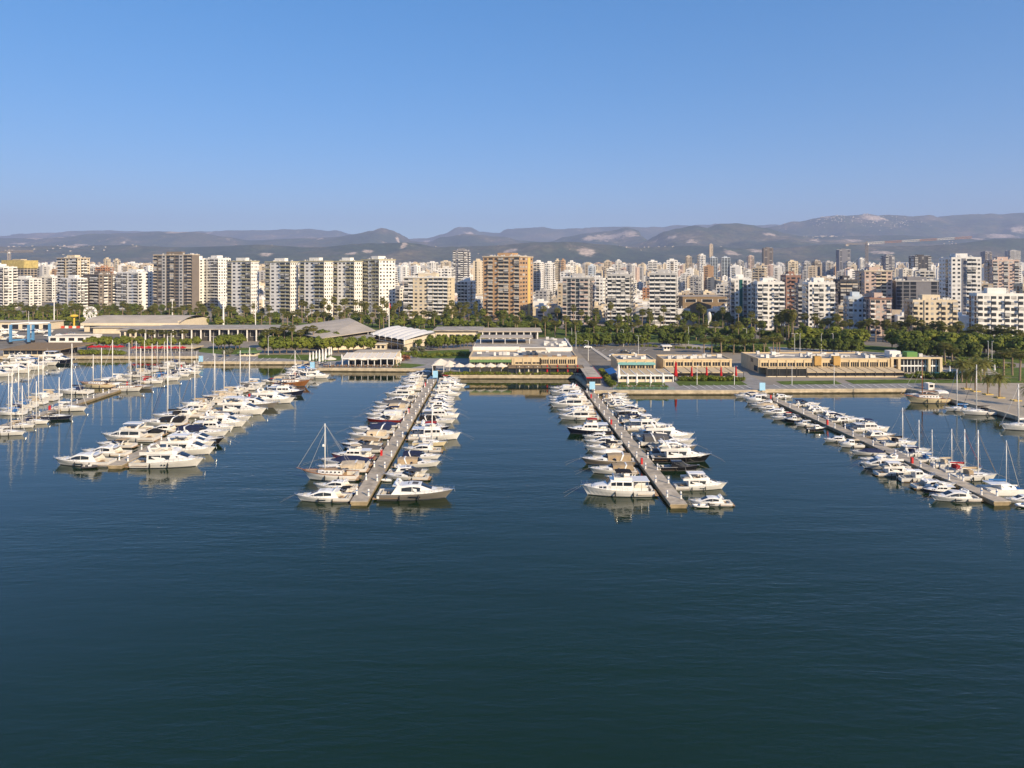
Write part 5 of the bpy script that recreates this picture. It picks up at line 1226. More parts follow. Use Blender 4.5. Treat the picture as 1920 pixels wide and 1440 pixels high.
for x, y, k, r, lab in [(1102,653,'white',.1,'white car parked at the car park edge by clipped hedges'),(1171,661.5,'black',.15,'black car alone in the middle of car park'),(1150,669.5,'white',.1,'white car parked behind pergola restaurant'),(1187,666.5,'black',.2,'black car parked behind pergola restaurant roof units'),
   (112,630,'white',.2,'white car parked behind the harbour office'),(126,630,'red',.3,'red car parked behind the harbour office'),(135,627,'grey',.1,'grey car parked near the barriers by boatyard'),(90,631,'white',.1,'white car parked between travel lift and harbour office'),(62,623,'grey',.4,'grey car standing in the open boatyard')]:
    copy_tree(CARS[k], (*G(x,y),LAND+.1), r, 1, lab, 'parked cars')
for o in CARS.values(): retire(o)
# palm planter kerbs in the lot are made with the palms; banner wall and barriers
b = Bld('white_banner_wall', 'long white banner board along the car park hedge', 'sign', 1145, 1172, 648); b.part('board', MB().box(0,b.W,0,.12,.4,3.2), 'plaster_white'); b.part('post', MB().box(.1,.3,.13,.3,0,3.1), 'white_metal'); b.part('post', MB().box(b.W-.3,b.W-.1,.13,.3,0,3.1), 'white_metal')
x0 = 78
for i in range(11):
    bb = Bld('traffic_barrier', '%s traffic barrier in the row along the boatyard edge' % ('orange' if i % 2 else 'white'), 'barrier', x0+i*7.2, x0+i*7.2+6.4, 615.5, 'orange and white barriers along the boatyard'); bb.part('barrier_block', MB().box(0,bb.W,0,.8,0,.5).box(.1,bb.W-.1,.2,.6,.5,1.6), 'crane_red' if i % 2 else 'plaster_white')
# ferris wheel
fw = thing('ferris_wheel', 'small white ferris wheel at the funfair beside palms', 'ferris wheel', (*G(169,614),LAND)); r_ = 11*G(169,614)[1]/FPX*1.0; zc = ZA(586,G(169,614)[1])-LAND
for y in (-1,1): MB().tube([(r_*math.cos(a),y,zc+r_*math.sin(a)) for a in [2*math.pi*k/24 for k in range(25)]],.16,5).build('rim', M['white_metal'], fw)
for k in range(12):
    a = 2*math.pi*k/12; MB().tube([(0,0,zc),(r_*math.cos(a),0,zc+r_*math.sin(a))],.1,4).build('spoke', M['white_metal'], fw); MB().lathe([(.3,zc+r_*math.sin(a)-1.6),(.9,zc+r_*math.sin(a)-1.2),(.9,zc+r_*math.sin(a)-.5),(.2,zc+r_*math.sin(a)+.1)],6,(r_*math.cos(a),0)).build('gondola', M['plaster_white'], fw)
for sg in (-1,1): MB().tube([(sg*4.2,1.6,0),(0,1.6,zc)],.3,5).build('leg', M['white_metal'], fw); MB().tube([(sg*4.2,-1.6,0),(0,-1.6,zc)],.3,5).build('leg', M['white_metal'], fw)
ft = thing('funfair_ride', 'yellow funfair ride with mushroom top beside the ferris wheel', 'funfair ride', (*G(139,614),LAND)); MB().lathe([(2.2,0),(2.0,.8),(.6,1.2),(.6,7),(1.0,7.6)],10).build('tower', M['crane_yellow'], ft); MB().lathe([(2.6,7.6),(2.8,8.0),(2.2,8.8),(.5,9.3)],10).build('top', M['crane_yellow'], ft)
# satellite dish
sdh = thing('satellite_dish', 'big white satellite dish on a leaning post among park trees', 'satellite dish', (*G(1326,622),LAND)); MB().tube([(0,0,0),(1.0,0,7)],.4,6).build('post', M['white_metal'], sdh)
rows = [[(1.6+.9*q*q*.5+.5*q*math.cos(a),-.4-.3*q,10+4.6*q*math.sin(a)) if True else None for a in [2*math.pi*k/16 for k in range(17)]] for q in (.02,.35,.7,1)]
MB().grid([[(1.6+1.3*q*math.cos(a),-.6+1.0*q*q,9.6+3.4*q*math.sin(a)) for a in [2*math.pi*k/16 for k in range(17)]] for q in (.02,.35,.7,1)]).build('dish', M['ac_grey'], sdh, smooth=True)
# balloon figure at the playground
pg = thing('play_balloon', 'round red and orange balloon figure at the playground in the trees', 'balloon', (*G(1607,650),LAND)); MB().lathe([(.05,5.6),(.8,5.8),(1.3,6.6),(1.3,7.4),(.8,8.3),(.05,8.6)],10).build('balloon', M['crane_red'], pg, smooth=True); MB().tube([(0,0,0),(0,0,5.7)],.3,6).build('stem', M['lift_blue'], pg); MB().lathe([(1.32,6.75),(1.33,7.0),(1.32,7.2)],10).build('orange_band', M['planter_kerb' if 'planter_kerb' in M else 'crane_yellow'], pg)

# ------------------------------------------------------------------ cafe furniture and railings
tb = thing('cafe_table', 'cafe table', 'table'); MB().lathe([(.45,.72),(.45,.76)],8).build('table_top', M['plaster_white'], tb); MB().tube([(0,0,0),(0,0,.72)],.05,5).build('leg', M['dark_frame'], tb)
for a in (0,2.1,4.2):
    c, s_ = math.cos(a)*.85, math.sin(a)*.85; MB().box(c-.22,c+.22,s_-.22,s_+.22,.40,.46).box(c+math.cos(a)*.2-.22,c+math.cos(a)*.2+.22,s_+math.sin(a)*.2-.05,s_+math.sin(a)*.2+.05,.46,.9).box(c-.2,c-.16,s_-.2,s_+.2,0,.4).box(c+.16,c+.2,s_-.2,s_+.2,0,.4).build('chair', M['wood_deck'], tb)
freeze(tb)
for (x0,x1,y,n,lab) in [(606,750,688.6,16,'cafe table with chairs on the terrace before white pavilion'),(838,950,702.8,16,'cafe table with chairs under the beige quay parasols'),(1162,1248,728.6,13,'cafe table with chairs on the pergola restaurant quay terrace'),(1272,1384,710.2,15,'cafe table with chairs under the tan awnings'),(975,1075,702.6,13,'cafe table with chairs before harbour restaurant awning')]:
    for i in range(n):
        copy_tree(tb, (*G(x0+(x1-x0)*(i+.5)/n+R.uniform(-1.5,1.5), y+R.uniform(-.5,.4)),LAND+.12), R.uniform(0,6), 1, lab, lab.replace('cafe table with chairs','cafe tables'))
retire(tb)
def railing(x0, x1, y, lab, m):
    a, b = Vector(G(x0,y)), Vector(G(x1,y)); t = thing('railing', lab, 'railing', (a.x,a.y,LAND), 0, 'quay railings'); L = (b-a).length; n = max(int(L/2.2),2)
    for i in range(n+1): MB().box(L*i/n-.04,L*i/n+.04,-.04,.04,0,1.0).build('post', M[m], t)
    for z in (.35,.68,1.0): MB().box(0,L,-.02,.02,z-.03,z+.03).build('rail', M[m], t)
railing(1150, 1264, 731.6, 'low teal railing along the pergola restaurant quay', 'awning_teal'); railing(604, 760, 690.4, 'dark railing along the white pavilion quay', 'dark_frame')
# ------------------------------------------------------------------ apartment towers
PAL = dict(white=(.74,.72,.68), cream=(.62,.53,.39), beige=(.50,.42,.32), brown=(.19,.16,.135), orange=(.42,.27,.155), grey=(.42,.41,.40), dark=(.085,.08,.08), redbrown=(.29,.17,.13), blue=(.50,.56,.62), pink=(.52,.40,.34), yellow=(.66,.46,.16), olive=(.40,.37,.25), green=(.02,.10,.09), slate=(.20,.20,.22))
for k, c in PAL.items(): mat('facade_'+k, c, .85, .07, .25, spec=.2)
mat('facade_glass', (.030,.034,.040), .15, .35, .5, spec=.6)
mat('facade_blind', (.38,.37,.35), .5, .5, .45, spec=.4)
mat('roof_tile', (.40,.15,.07), .85, .2, .5)
def facade(pat, W, n, fh, z0, out, rr, sg_xf):
    """pat: one char per bay; out: dict of MB; sg_xf maps (u along wall, v outwards, z) to local"""
    nb = len(pat); bw = W/nb
    def bx(mb, u0, u1, v0, v1, za, zb):
        P = [sg_xf(u,v,z) for z in (za,zb) for (u,v) in ((u0,v0),(u1,v0),(u1,v1),(u0,v1))]
        mb.add(P, [(3,2,1,0),(4,5,6,7),(0,1,5,4),(1,2,6,5),(2,3,7,6),(3,0,4,7)])
    def qd(mb, u0, u1, v, za, zb): mb.quad(sg_xf(u0,v,za), sg_xf(u1,v,za), sg_xf(u1,v,zb), sg_xf(u0,v,zb))
    for i, ch in enumerate(pat):
        u0 = -W/2+bw*i; u1 = u0+bw
        if ch == 'G': bx(out['accent'], u0+bw*.1, u1-bw*.1, 0, .25, z0, z0+n*fh); continue
        if ch == 'R': bx(out['rib'], u0+bw*.05, u1-bw*.05, 0, .5, z0, z0+n*fh+.6); 
        for f in range(n):
            z = z0+f*fh
            if ch == 's': continue
            if ch == 'w':
                a = rr.random(); mb = out['win'] if a < .75 else out['blind']
                qd(mb, u0+bw*.24, u1-bw*.24, .03, z+.95, z+2.35)
            elif ch == 'W':
                qd(out['win'] if rr.random() < .7 else out['blind'], u0+bw*.1, u1-bw*.1, .03, z+.8, z+2.45)
            elif ch == 'g': qd(out['win'], u0+bw*.08, u1-bw*.08, .03, z+.35, z+fh-.25)
            elif ch == 'R': qd(out['win'], u0+bw*.25, u1-bw*.25, .52, z+.9, z+2.4)
            elif ch in 'bB':
                d = 1.35 if ch == 'b' else 1.7
                qd(out['win'], u0+bw*.10, u1-bw*.10, .03, z+.15, z+2.45)
                bx(out['slab'], u0+bw*.03, u1-bw*.03, 0, d, z-.18, z+.02)
                r = rr.random()
                if r < .86:
                    pb = out['rail']; bx(pb, u0+bw*.03, u1-bw*.03, d-.1, d, z+.02, z+1.0)
                if r > .70: bx(out['blind'] if r > .8 else out['win'], u0+bw*.06, u1-bw*.06, d-.16, d-.11, z+1.0, z+2.6)
TOWN = []
def tower(x0, x1, yt, yb, rot, wall, front, side, label, fr=.62, rail=None, accent='green', rib=None, Yset=None, zb=None, fh=3.05, hat=None, left=None, slab=None, cat='apartment tower', group='seafront apartment towers', name='apartment_tower'):
    a = math.radians(rot)
    Y = Yset or G(CX, yb)[1]; xm = (x0+x1)/2; X = XA(xm, Y); zg = base_z(Y) if zb is None else zb
    v = Vector((X, Y)).normalized(); p = Vector((v.y, -v.x))
    f_ = abs(Vector((math.cos(a), math.sin(a))).dot(p)); s_ = abs(Vector((-math.sin(a), math.cos(a))).dot(p))
    wm = (x1-x0)/PM(Y)
    W = wm*fr/max(f_,.2); D = min(max(wm*(1-fr)/max(s_,.12), 9), 34)
    if fr >= .99: W = (wm-9*s_)/f_; D = 12
    Yc = Y+D/2
    h = ZA(yt, Y)-zg; n = max(int(round((h-1.2)/fh)), 2); fhh = (h-1.2)/n
    t = thing(name, label, cat, (XA(xm, Yc), Yc, zg), a, group)
    rr = random.Random(int(x0*7+yt)); out = {k: MB() for k in ('win','blind','slab','rail','accent','rib')}
    facade(front, W, n, fhh, .3, out, rr, lambda u, q, z: (u, -D/2-q, z))
    facade(side, D, n, fhh, .3, out, rr, lambda u, q, z: (W/2+q, u, z))
    facade(left or side, D, n, fhh, .3, out, rr, lambda u, q, z: (-W/2-q, -u, z))
    MB().box(-W/2,W/2,-D/2,D/2,-.5,h-.9).build('wall', M['facade_'+wall], t)
    for k, nm, mm in (('win','windows','facade_glass'),('blind','window_blinds','facade_blind'),('slab','balcony_slabs','facade_'+(slab or wall)),('rail','balcony_parapets','facade_'+(rail or wall)),('accent','accent_strip','facade_'+accent),('rib','facade_rib','facade_'+(rib or wall))):
        if out[k].v: out[k].build(nm, M[mm], t, kind='stuff')
    oh = .5 if hat else .0
    MB().box(-W/2-oh,W/2+oh,-D/2-oh,D/2+oh,h-.898,h-.5).box(-W/2-oh+.02,W/2+oh-.02,-D/2-oh+.02,-D/2-oh+.25,h-.498,h).box(-W/2-oh+.02,W/2+oh-.02,D/2+oh-.25,D/2+oh-.02,h-.498,h).box(-W/2-oh+.02,-W/2-oh+.25,-D/2-oh+.26,D/2+oh-.26,h-.498,h).box(W/2+oh-.25,W/2+oh-.02,-D/2-oh+.26,D/2+oh-.26,h-.498,h).build('roof', M['facade_'+(hat or wall)], t)
    MB().box(-W*.22,W*.18,-D*.2,D*.25,h-.45,h+2.8).build('stair_bulkhead', M['facade_'+wall], t)
    c = MB()
    for i in range(int(W*D/22)):
        x, y = rr.uniform(-W/2+.8,W/2-1.6), rr.uniform(-D/2+.8,D/2-1.6)
        if -W*.28 < x < W*.2 and -D*.28 < y < D*.27: continue
        c.box(x,x+rr.uniform(.6,1.8),y,y+rr.uniform(.6,1.4),h-.5,h+rr.uniform(.4,1.4))
    if c.v: c.build('rooftop_tanks', M['ac_grey'], t, kind='stuff')
    TOWN.append((t.location.x, t.location.y, max(W,D)*.75))
    return t
T = tower
T(-30,26,500,578,-24,'white','bwbwb','bwb','white balcony block at the city edge beyond the boatyard shed')
T(10,64,489,560,-24,'beige','gggggg','gggg','unfinished concrete tower wrapped in yellow scaffold netting', slab='yellow', accent='yellow', hat='yellow', wall_top=None) if False else None
T(22,73,522,573,-24,'white','bwWwb','wbw','white mid-rise with plain square front beside the scaffolded tower')
T(74,111,519,566,-24,'white','bwwb','wbw','low white apartment block between scaffolded tower and cream balcony tower')
T(112,164,483,577,-28,'cream','bBwbB','wbbw','tall cream tower with deep balconies and stepped top', rail='white', hat='beige')
T(117,160,521,580,-30,'white','bBsBb','bBb','white rounded-balcony block in front of the tall cream tower')
T(160,222,514,579,-32,'brown','ssbb','wbwbw','brown-fronted block with white balcony wing and flat overhanging cap', fr=.42, rail='white', hat='brown', slab='white')
T(223,288,510,580,-30,'white','bbwb','bsyww'.replace('y','W'),'white block with pale yellow end wall and ranked balconies', fr=.55, rail='white')
T(292,369,477,583,-20,'brown','bWRgbWRWb','ssss','tall dark brown tower, tallest of the row beyond colonnade hall', fr=.85, slab='grey', rail='beige', hat='beige', rib='grey')
T(364,384,485,580,-24,'white','ww','ww','narrow white tower shaft squeezed beside the dark brown tower', fr=.6)
T(382,431,484,580,-30,'white','bwbb','wwwww','white tower with plain windowed end wall beside the dark brown tower', fr=.55, rail='white')
T(429,482,489,589,-28,'white','bwwbb','wwww','white tower with cream balcony stacks, beside the billboard', fr=.80, rail='olive', hat='olive', slab='olive')
T(499,557,490,592,-28,'white','bwwbb','wwww','white tower with cream balcony stacks, second from the billboard', fr=.78, rail='olive', hat='olive', slab='olive')
T(563,623,489,594,-28,'white','bwwbb','wwww','white tower with cream balcony stacks, third from the billboard', fr=.74, rail='olive', hat='olive', slab='olive')
T(626,679,489,594,-28,'white','bwwbb','wwww','white tower with cream balcony stacks, fourth from the billboard', fr=.72, rail='olive', hat='olive', slab='olive')
T(678,741,486,594,-36,'white','bbwbb','wwwww','white tower with broad bright end wall, beside the red flagpole', fr=.52, rail='olive', hat='olive', slab='olive')
T(757,853,519,597,-16,'cream','bbwwwbbbb','wwss','wide cream slab block with white balconies', fr=.86, rail='white', hat='white', slab='white')
T(858,892,526,592,-24,'white','bbb','wbw','white and dark balcony block between cream slab and orange tower', fr=.55)
T(905,1001,480,600,-20,'orange','wbwbbwb','wWwGw','broad orange-brown tower with balcony rows and yellow striped end', fr=.72, rail='beige', accent='yellow', hat='beige', slab='white', left='wbw')
T(1053,1118,520,608,-14,'grey','bgbgbb','wbbw','grey tower with orange balcony edges and blue glass strips', fr=.74, rail='pink', slab='grey', hat='grey')
T(1135,1193,514,609,-14,'grey','BbBbB','bwb','pale grey tower with wraparound balconies and a red flag', fr=.72, rail='white', slab='white')
T(1211,1277,512,611,-14,'grey','BbbBB','bwwb','pale grey tower with wraparound balconies beside the brown slab building', fr=.74, rail='white', slab='white')
T(1363,1410,522,613,-14,'white','bwGbw','wbw','white tower with black balconies and dark green vertical strip', fr=.78, rail='slate', slab='slate')
T(1409,1469,529,619,-12,'white','bBwbB','wbw','white rounded balcony block beside the dark green striped tower', fr=.80, rail='white')
T(1463,1501,516,604,-14,'redbrown','wbw','wbw','red-brown brick block rising behind white balcony blocks', fr=.7, rail='redbrown')
T(1490,1512,531,612,-14,'slate','bb','bw','narrow grey balcony block next to red-brown block', fr=.7, rail='grey')
T(1505,1563,529,623,-12,'white','RbbwB','wbb','white block with tall projecting window shaft', fr=.8, rail='white', slab='white')
T(1563,1606,524,604,-12,'dark','bbb','bb','dark unfinished balcony block between white shaft block and beige tower', fr=.7, rail='beige', slab='slate')
T(1583,1624,556,626,-12,'blue','bwwb','wbw','bluish white low block with balconies on both corners', fr=.78, rail='white', slab='white')
T(1623,1668,558,630,-12,'pink','bWwb','wbw','pinkish low block with long balconies and tiled roof terrace', fr=.78, rail='white', hat='redbrown')
T(1605,1669,507,600,-14,'pink','wwbbw','wbw','tall beige-pink tower standing behind low seafront blocks', fr=.72, rail='cream', slab='cream', hat='cream')
T(1672,1764,526,600,-12,'slate','gggssgg','sgs','dark civic building with broad projecting roof slab', fr=.86, hat='grey', cat='building', name='civic_building')
T(1700,1788,562,633,-10,'cream','bwRwwbwb','wbw','cream six-storey block with twin projecting shafts', fr=.82, rail='cream', slab='beige')
T(1763,1835,482,612,-18,'white','wwGBBw','wwBw','tallest white tower with rounded balconies and grey glass strip', fr=.66, rail='white', accent='slate', slab='white')
T(1826,1909,550,652,-10,'white','bWbwbWb','bwb','white block with bluish windows beside the palm lot road', fr=.88, rail='white', slab='white')
T(1908,1985,532,640,-10,'cream','bwbwb','wbw','cream balcony block past the white bluish-windowed block', fr=.8)
T(1850,1905,487,585,-12,'pink','bwbwb','wbw','grey and pinkish tower standing behind white bluish-windowed block', fr=.75, rail='grey', slab='grey')
# scaffolded tower under construction
mat('scaffold_net', (.46,.36,.13), .9, .25, .4)
b_ = tower(10,64,490,575,-24,'beige','gggggg','gggg','unfinished concrete tower with yellow scaffold netting round its top floors', rail='beige', Yset=860)
hh = max(v[2] for v in [c for c in b_.children if c.name.startswith('roof')][0].bound_box); bw = [c for c in b_.children if c.name.startswith('wall')][0].dimensions
MB().box(-bw.x/2-.8,bw.x/2+.8,-bw.y/2-.8,-bw.y/2-.6,hh-8.5,hh+1.5).box(bw.x/2+.6,bw.x/2+.8,-bw.y/2-.58,bw.y/2+.8,hh-8.5,hh+1.2).box(-bw.x/2-.8,-bw.x/2-.6,-bw.y/2-.58,bw.y/2+.8,hh-8.5,hh+1).build('scaffold_netting', M['scaffold_net'], b_)
# second line of towers that stand out above the city
FARG = 'tall towers rising from the inland city'
def FT(x0, x1, yt, Y, wall, front, side, label, rot=-12, **k): return tower(x0, x1, yt, None, rot, wall, front, side, label, Yset=Y, group=FARG, **k)
FT(850,881,469,980,'slate','bwbb','bbwb','tall dark grey tower with white balcony corner behind cream slab block', fr=.6, rail='white', slab='white')
FT(887,906,489,900,'cream','sgs','wsw','slim cream tower beside the orange tower', fr=.55)
FT(1326,1340,458,2100,'beige','sww','sss','slender pale skyscraper with bright side rising above inland city', fr=.45)
FT(1328,1347,483,1500,'blue','ggg','gBg','round-cornered blue glass tower, one of a pair', fr=.7, rail='white'); FT(1349,1371,483,1520,'blue','ggg','gBg','blue glass tower with white edges, other of the pair', fr=.7, rail='white')
FT(1427,1451,465,2000,'brown','ww','ww','dark brown skyscraper on the inland skyline', fr=.7); FT(1567,1595,468,1800,'slate','wsw','ws','dark grey twin-shaft tower under the crane jib', fr=.7)
FT(1652,1676,479,1500,'slate','bwb','bw','dark blue striped tower below crane jib', rail='white'); FT(1703,1746,480,1350,'dark','bwwwb','wb','dark broad tower with white balcony sides', rail='white')
for i, (x0,x1,yt,Y,w) in enumerate([(1502,1520,491,1500,'grey'),(1522,1538,489,1500,'beige'),(1541,1563,491,1450,'grey'),(1581,1601,492,1400,'grey'),(1606,1622,485,1700,'white'),(1000,1020,491,1050,'white'),(1021,1040,493,1000,'white'),(1041,1050,488,1150,'cream'),(1051,1061,488,1150,'orange'),(1064,1080,491,1200,'white'),(1101,1119,498,1150,'blue'),(1130,1150,490,1300,'beige'),(1152,1168,489,1350,'white'),
   (1210,1238,490,1250,'white'),(1243,1277,488,1150,'white'),(1180,1196,497,1500,'white'),(1282,1300,481,1600,'beige'),(1304,1322,478,1800,'beige'),(1308,1325,478,1300,'white'),(1378,1396,489,1500,'grey'),(1398,1416,480,1900,'pink'),(1420,1440,497,1200,'beige'),(1470,1498,490,1250,'cream'),(196,206,485,1500,'cream'),(214,224,487,1500,'cream'),(166,182,498,1200,'white'),(240,258,493,1400,'white'),(262,284,496,1250,'beige'),(745,766,499,1250,'blue'),(770,788,494,1500,'cream'),(800,822,492,1600,'white'),(826,846,490,1700,'cream'),(1840,1858,472,2300,'slate'),(1885,1912,470,2200,'grey'),(1770,1790,492,1100,'cream')]):
    FT(x0,x1,yt,Y,w,['bwb','bb','wbw','bwwb'][i%4],['wb','bw','ww'][i%3],'%s inland apartment tower in the dense city, %s' % (w, ['with paired balcony stacks','with full-width balconies','with a central balcony stack','with balconies at both corners'][i%4]), fr=.6, rail=['white',None,'beige'][i%3])
# ------------------------------------------------------------------ the dense mid-rise city
mat('city_wall', (1,1,1), .88, .06, .2, usecol=True, spec=.15)
def city_proto(W, D, n, style):
    t = thing('city_building', 'city building', 'building'); rr = random.Random(W*31+n); out = {k: MB() for k in ('win','blind','slab','rail','accent','rib')}; h = n*3.05+.9
    nb = max(int(W/3.4),2); nd = max(int(D/3.6),2)
    f = ''.join({'a':'wb','b':'bw','c':'ww','d':'bb'}[style][i%2] for i in range(nb)); s = ''.join('wwb'[i%3] for i in range(nd))
    facade(f, W, n, 3.05, .3, out, rr, lambda u,q,z: (u,-D/2-q,z)); facade(s, D, n, 3.05, .3, out, rr, lambda u,q,z: (W/2+q,u,z)); facade(s, D, n, 3.05, .3, out, rr, lambda u,q,z: (-W/2-q,-u,z))
    MB().box(-W/2,W/2,-D/2,D/2,-1.5,h).build('wall', M['city_wall'], t)
    MB().add(out['win'].v, out['win'].f).build('windows', M['facade_glass'], t, kind='stuff')
    if out['blind'].v: out['blind'].build('window_blinds', M['facade_blind'], t, kind='stuff')
    sl = MB().add(out['slab'].v, out['slab'].f); sl.add(out['rail'].v, out['rail'].f)
    if sl.v: sl.build('balconies', M['city_wall'], t, kind='stuff')
    MB().box(-W*.2,W*.15,-D*.2,D*.2,h,h+2.4).build('stair_bulkhead', M['city_wall'], t)
    MB().box(-W/2+.3,W/2-.3,-D/2+.3,D/2-.3,h,h+.06).build('roof', M['flat_roof'], t)
    c = MB()
    for i in range(8):
        x, y = rr.uniform(-W/2+.6,W/2-1.8), rr.uniform(-D/2+.6,D/2-1.6); c.box(x,x+rr.uniform(.6,1.6),y,y+1.0,h+.06,h+rr.uniform(.6,1.6))
    c.build('rooftop_tanks', M['ac_grey'], t, kind='stuff')
    return freeze(t)
SPEC = [(14,12,4,'a'),(18,13,5,'b'),(13,14,6,'c'),(20,14,7,'a'),(16,14,8,'d'),(15,15,9,'b'),(18,14,10,'a'),(14,14,12,'d'),(16,16,13,'a'),(22,14,5,'c')]
CP = [city_proto(*s) for s in SPEC]
CWORD = [('white',(.72,.70,.66)),('off-white',(.66,.62,.55)),('cream',(.60,.50,.36)),('grey',(.40,.39,.38)),('beige',(.50,.41,.30)),('terracotta',(.42,.22,.12)),('pale blue',(.45,.51,.57)),('brown',(.24,.17,.12))]
CWT = [36,24,14,9,9,2,5,1]
NW = dict(zip(range(4,14),'four five six seven eight nine ten eleven twelve thirteen'.split()))
HW = ['low','low','mid-rise','mid-rise','mid-rise','mid-rise','tall','tall','tall','low']
cr = random.Random(41); cnt = 0; tries = 0
def row_Y(px): return 40.7*FPX/(580+(px-300)*.0415-HZ) if px > -600 else 760
while cnt < 300 and tries < 9000:
    tries += 1
    px = cr.uniform(-90,2010); Y0 = row_Y(px)
    Y = Y0+60+(2600-Y0)*cr.random()**1.5
    i = cr.choices(range(10), [10,12,11,11,9,8,7,5,4,9])[0]
    if Y < Y0+160 and i in (7,8): continue
    X = XA(px, Y); r = max(SPEC[i][0],SPEC[i][1])*.62
    if any((X-a)**2+(Y-b)**2 < (r+c)**2 for a,b,c in TOWN): continue
    if 1275 < px < 1380 and Y < 760: continue
    TOWN.append((X,Y,r)); cnt += 1
    wd, c = cr.choices(CWORD, CWT)[0]; v = cr.uniform(.85,1.08); col = (c[0]*v,c[1]*v,c[2]*v,1)
    o = copy_tree(CP[i], (X,Y,base_z(Y)), math.radians(-18+cr.gauss(0,9)+cr.choice((0,0,90))), (1,1,cr.uniform(.92,1.12)), '%s-storey %s apartment block in the city inland behind the %s' % (NW[SPEC[i][2]], wd, landmark(px)), 'city buildings behind the seafront')
    for ch in o.children: ch.color = col
for o in CP: retire(o)
# farther roofs merge into one mass
def far_city():
    cols = {}
    for k in range(8200):
        px = cr.uniform(-150,2070); Y = row_Y(px)+75+(5500-row_Y(px))*cr.random()**1.25; X = XA(px, Y)
        if Y < 2900 and any((X-a)**2+(Y-b)**2 < (c+6)**2 for a,b,c in TOWN): continue
        if Y < 1100: TOWN.append((X,Y,7))
        z = hill_z(X,Y)-1
        tall = cr.random() < .34 and 1150 < Y < 4200
        h = cr.uniform(24,46) if tall else cr.uniform(6,11) if Y < 1100 else cr.uniform(7,22); w = cr.uniform(9,17); d = cr.uniform(9,16)
        if z > 75:
            if cr.random() < .5: continue
            h *= .5; w *= .7
        mb = cols.setdefault(cr.choices(range(6),[44,26,14,9,4,3])[0], MB()); i0 = len(mb.v)
        mb.box(X-w/2,X+w/2,Y-d/2,Y+d/2,z,z+h+1); mb.box(X-w*.2,X+w*.2,Y-d*.2,Y+d*.2,z+h+1,z+h+3); mb.rot(math.radians(-18+cr.gauss(0,8)), (X,Y), i0)
        wn = cols.setdefault('win', MB()); i0 = len(wn.v); nf = int(h/3)
        for f in range(nf):
            za = z+1.9+f*3
            for q in range(2): wn.quad((X-w/2+w*(.12+.42*q),Y-d/2-.06,za),(X-w/2+w*(.44+.42*q),Y-d/2-.06,za),(X-w/2+w*(.44+.42*q),Y-d/2-.06,za+1.4),(X-w/2+w*(.12+.42*q),Y-d/2-.06,za+1.4))
            wn.quad((X+w/2+.06,Y-d*.3,za),(X+w/2+.06,Y+d*.3,za),(X+w/2+.06,Y+d*.3,za+1.3),(X+w/2+.06,Y-d*.3,za+1.3))
        wn.rot(math.radians(-18), (X,Y), i0)
    t = thing('distant_city', 'pale mass of distant city roofs spreading to the foot of hills', 'city'); t['kind'] = 'stuff'
    for k, mb in cols.items(): mb.build('windows' if k == 'win' else 'roofscape', M['facade_glass'] if k == 'win' else M['facade_'+['white','cream','beige','grey','pink','orange'][k]], t, kind='stuff')
far_city()
# villages of pale houses on the hill slopes
def villages():
    mb = MB(); 
    for cx, Y, sp, n in ((1640,11500,420,150),(1560,11600,300,60),(1545,9300,160,50),(1890,8200,420,110),(1780,7200,500,70),(400,13500,500,70),(120,13800,450,70),(300,7800,600,70),(60,7000,500,60),(1000,7400,700,90),(870,9000,400,60),(1250,7300,400,60),(560,7600,500,60),(720,7200,350,50)):
        for i in range(n):
            yy = Y+cr.gauss(0,sp*.5); X = XA(cx,Y)+cr.gauss(0,sp); z = hill_z(X,yy); w = cr.uniform(7,14); mb.box(X-w/2,X+w/2,yy-6,yy+6,z-5,z+cr.uniform(4,8))
    o = mb.build('hillside_villages', M['facade_cream']); tag(o, 'scattered pale houses on the distant hill slopes', 'village', kind='stuff')
villages()
# ------------------------------------------------------------------ tower cranes
mat('redbrown_jib', (.36,.22,.18), .6, .1, 1)
def lattice(p0, p1, w, n, r=.14):
    mb = MB(); p0, p1 = Vector(p0), Vector(p1); d = (p1-p0).normalized(); u = d.cross(Vector((0,1,0)) if abs(d.z) > .5 else Vector((0,0,1))).normalized()*w/2; v = d.cross(u).normalized()*w/2
    c = [u+v,u-v,-u-v,-u+v]
    for q in c: mb.tube([p0+q,p1+q], r, 4)
    for i in range(n):
        a, b = p0.lerp(p1,i/n), p0.lerp(p1,(i+1)/n)
        for k in range(4): mb.tube([a+c[k],b+c[(k+1)%4]], r*.7, 4)
    return mb
def crane(name, label, x, Y, yb_top, jx0, jx1, jy0, jy1, m, seg):
    X = XA(x,Y); zg = base_z(Y); h = ZA(yb_top,Y)-zg; t = thing(name, label, 'crane', (X,Y,zg))
    lattice((0,0,0),(0,0,h),2.8,22,.3).build('tower', M[m], t)
    a = (XA(jx0,Y)-X,0,ZA(jy0,Y)-zg); b = (XA(jx1,Y)-X,0,ZA(jy1,Y)-zg); j0 = Vector((0,0,h))
    for k in range(seg):
        p, q = j0.lerp(Vector(b),k/seg), j0.lerp(Vector(b),(k+1)/seg); lattice(p,q,2.2,6,.26).build('jib_section', M['redbrown_jib' if k % 2 else 'ac_grey'] if seg > 2 else M[m], t)
    lattice(j0,a,1.8,5,.2).build('counter_jib', M[m], t); MB().bc(a[0],0,a[2]-1.2,4,1.6,2.6).build('counterweight', M['crane_steel'], t); MB().bc(1.4,-1.4,h-1.4,1.8,1.8,2.2).build('cab', M['white_metal'], t)
    lattice((0,0,h),(0,0,h+3),1.6,2,.18).build('tower_head', M[m], t)
crane('tower_crane', 'long grey tower crane with red and white jib over the city', 1625, 1000, 456, 1588, 1822, 458, 445, 'crane_steel', 6)
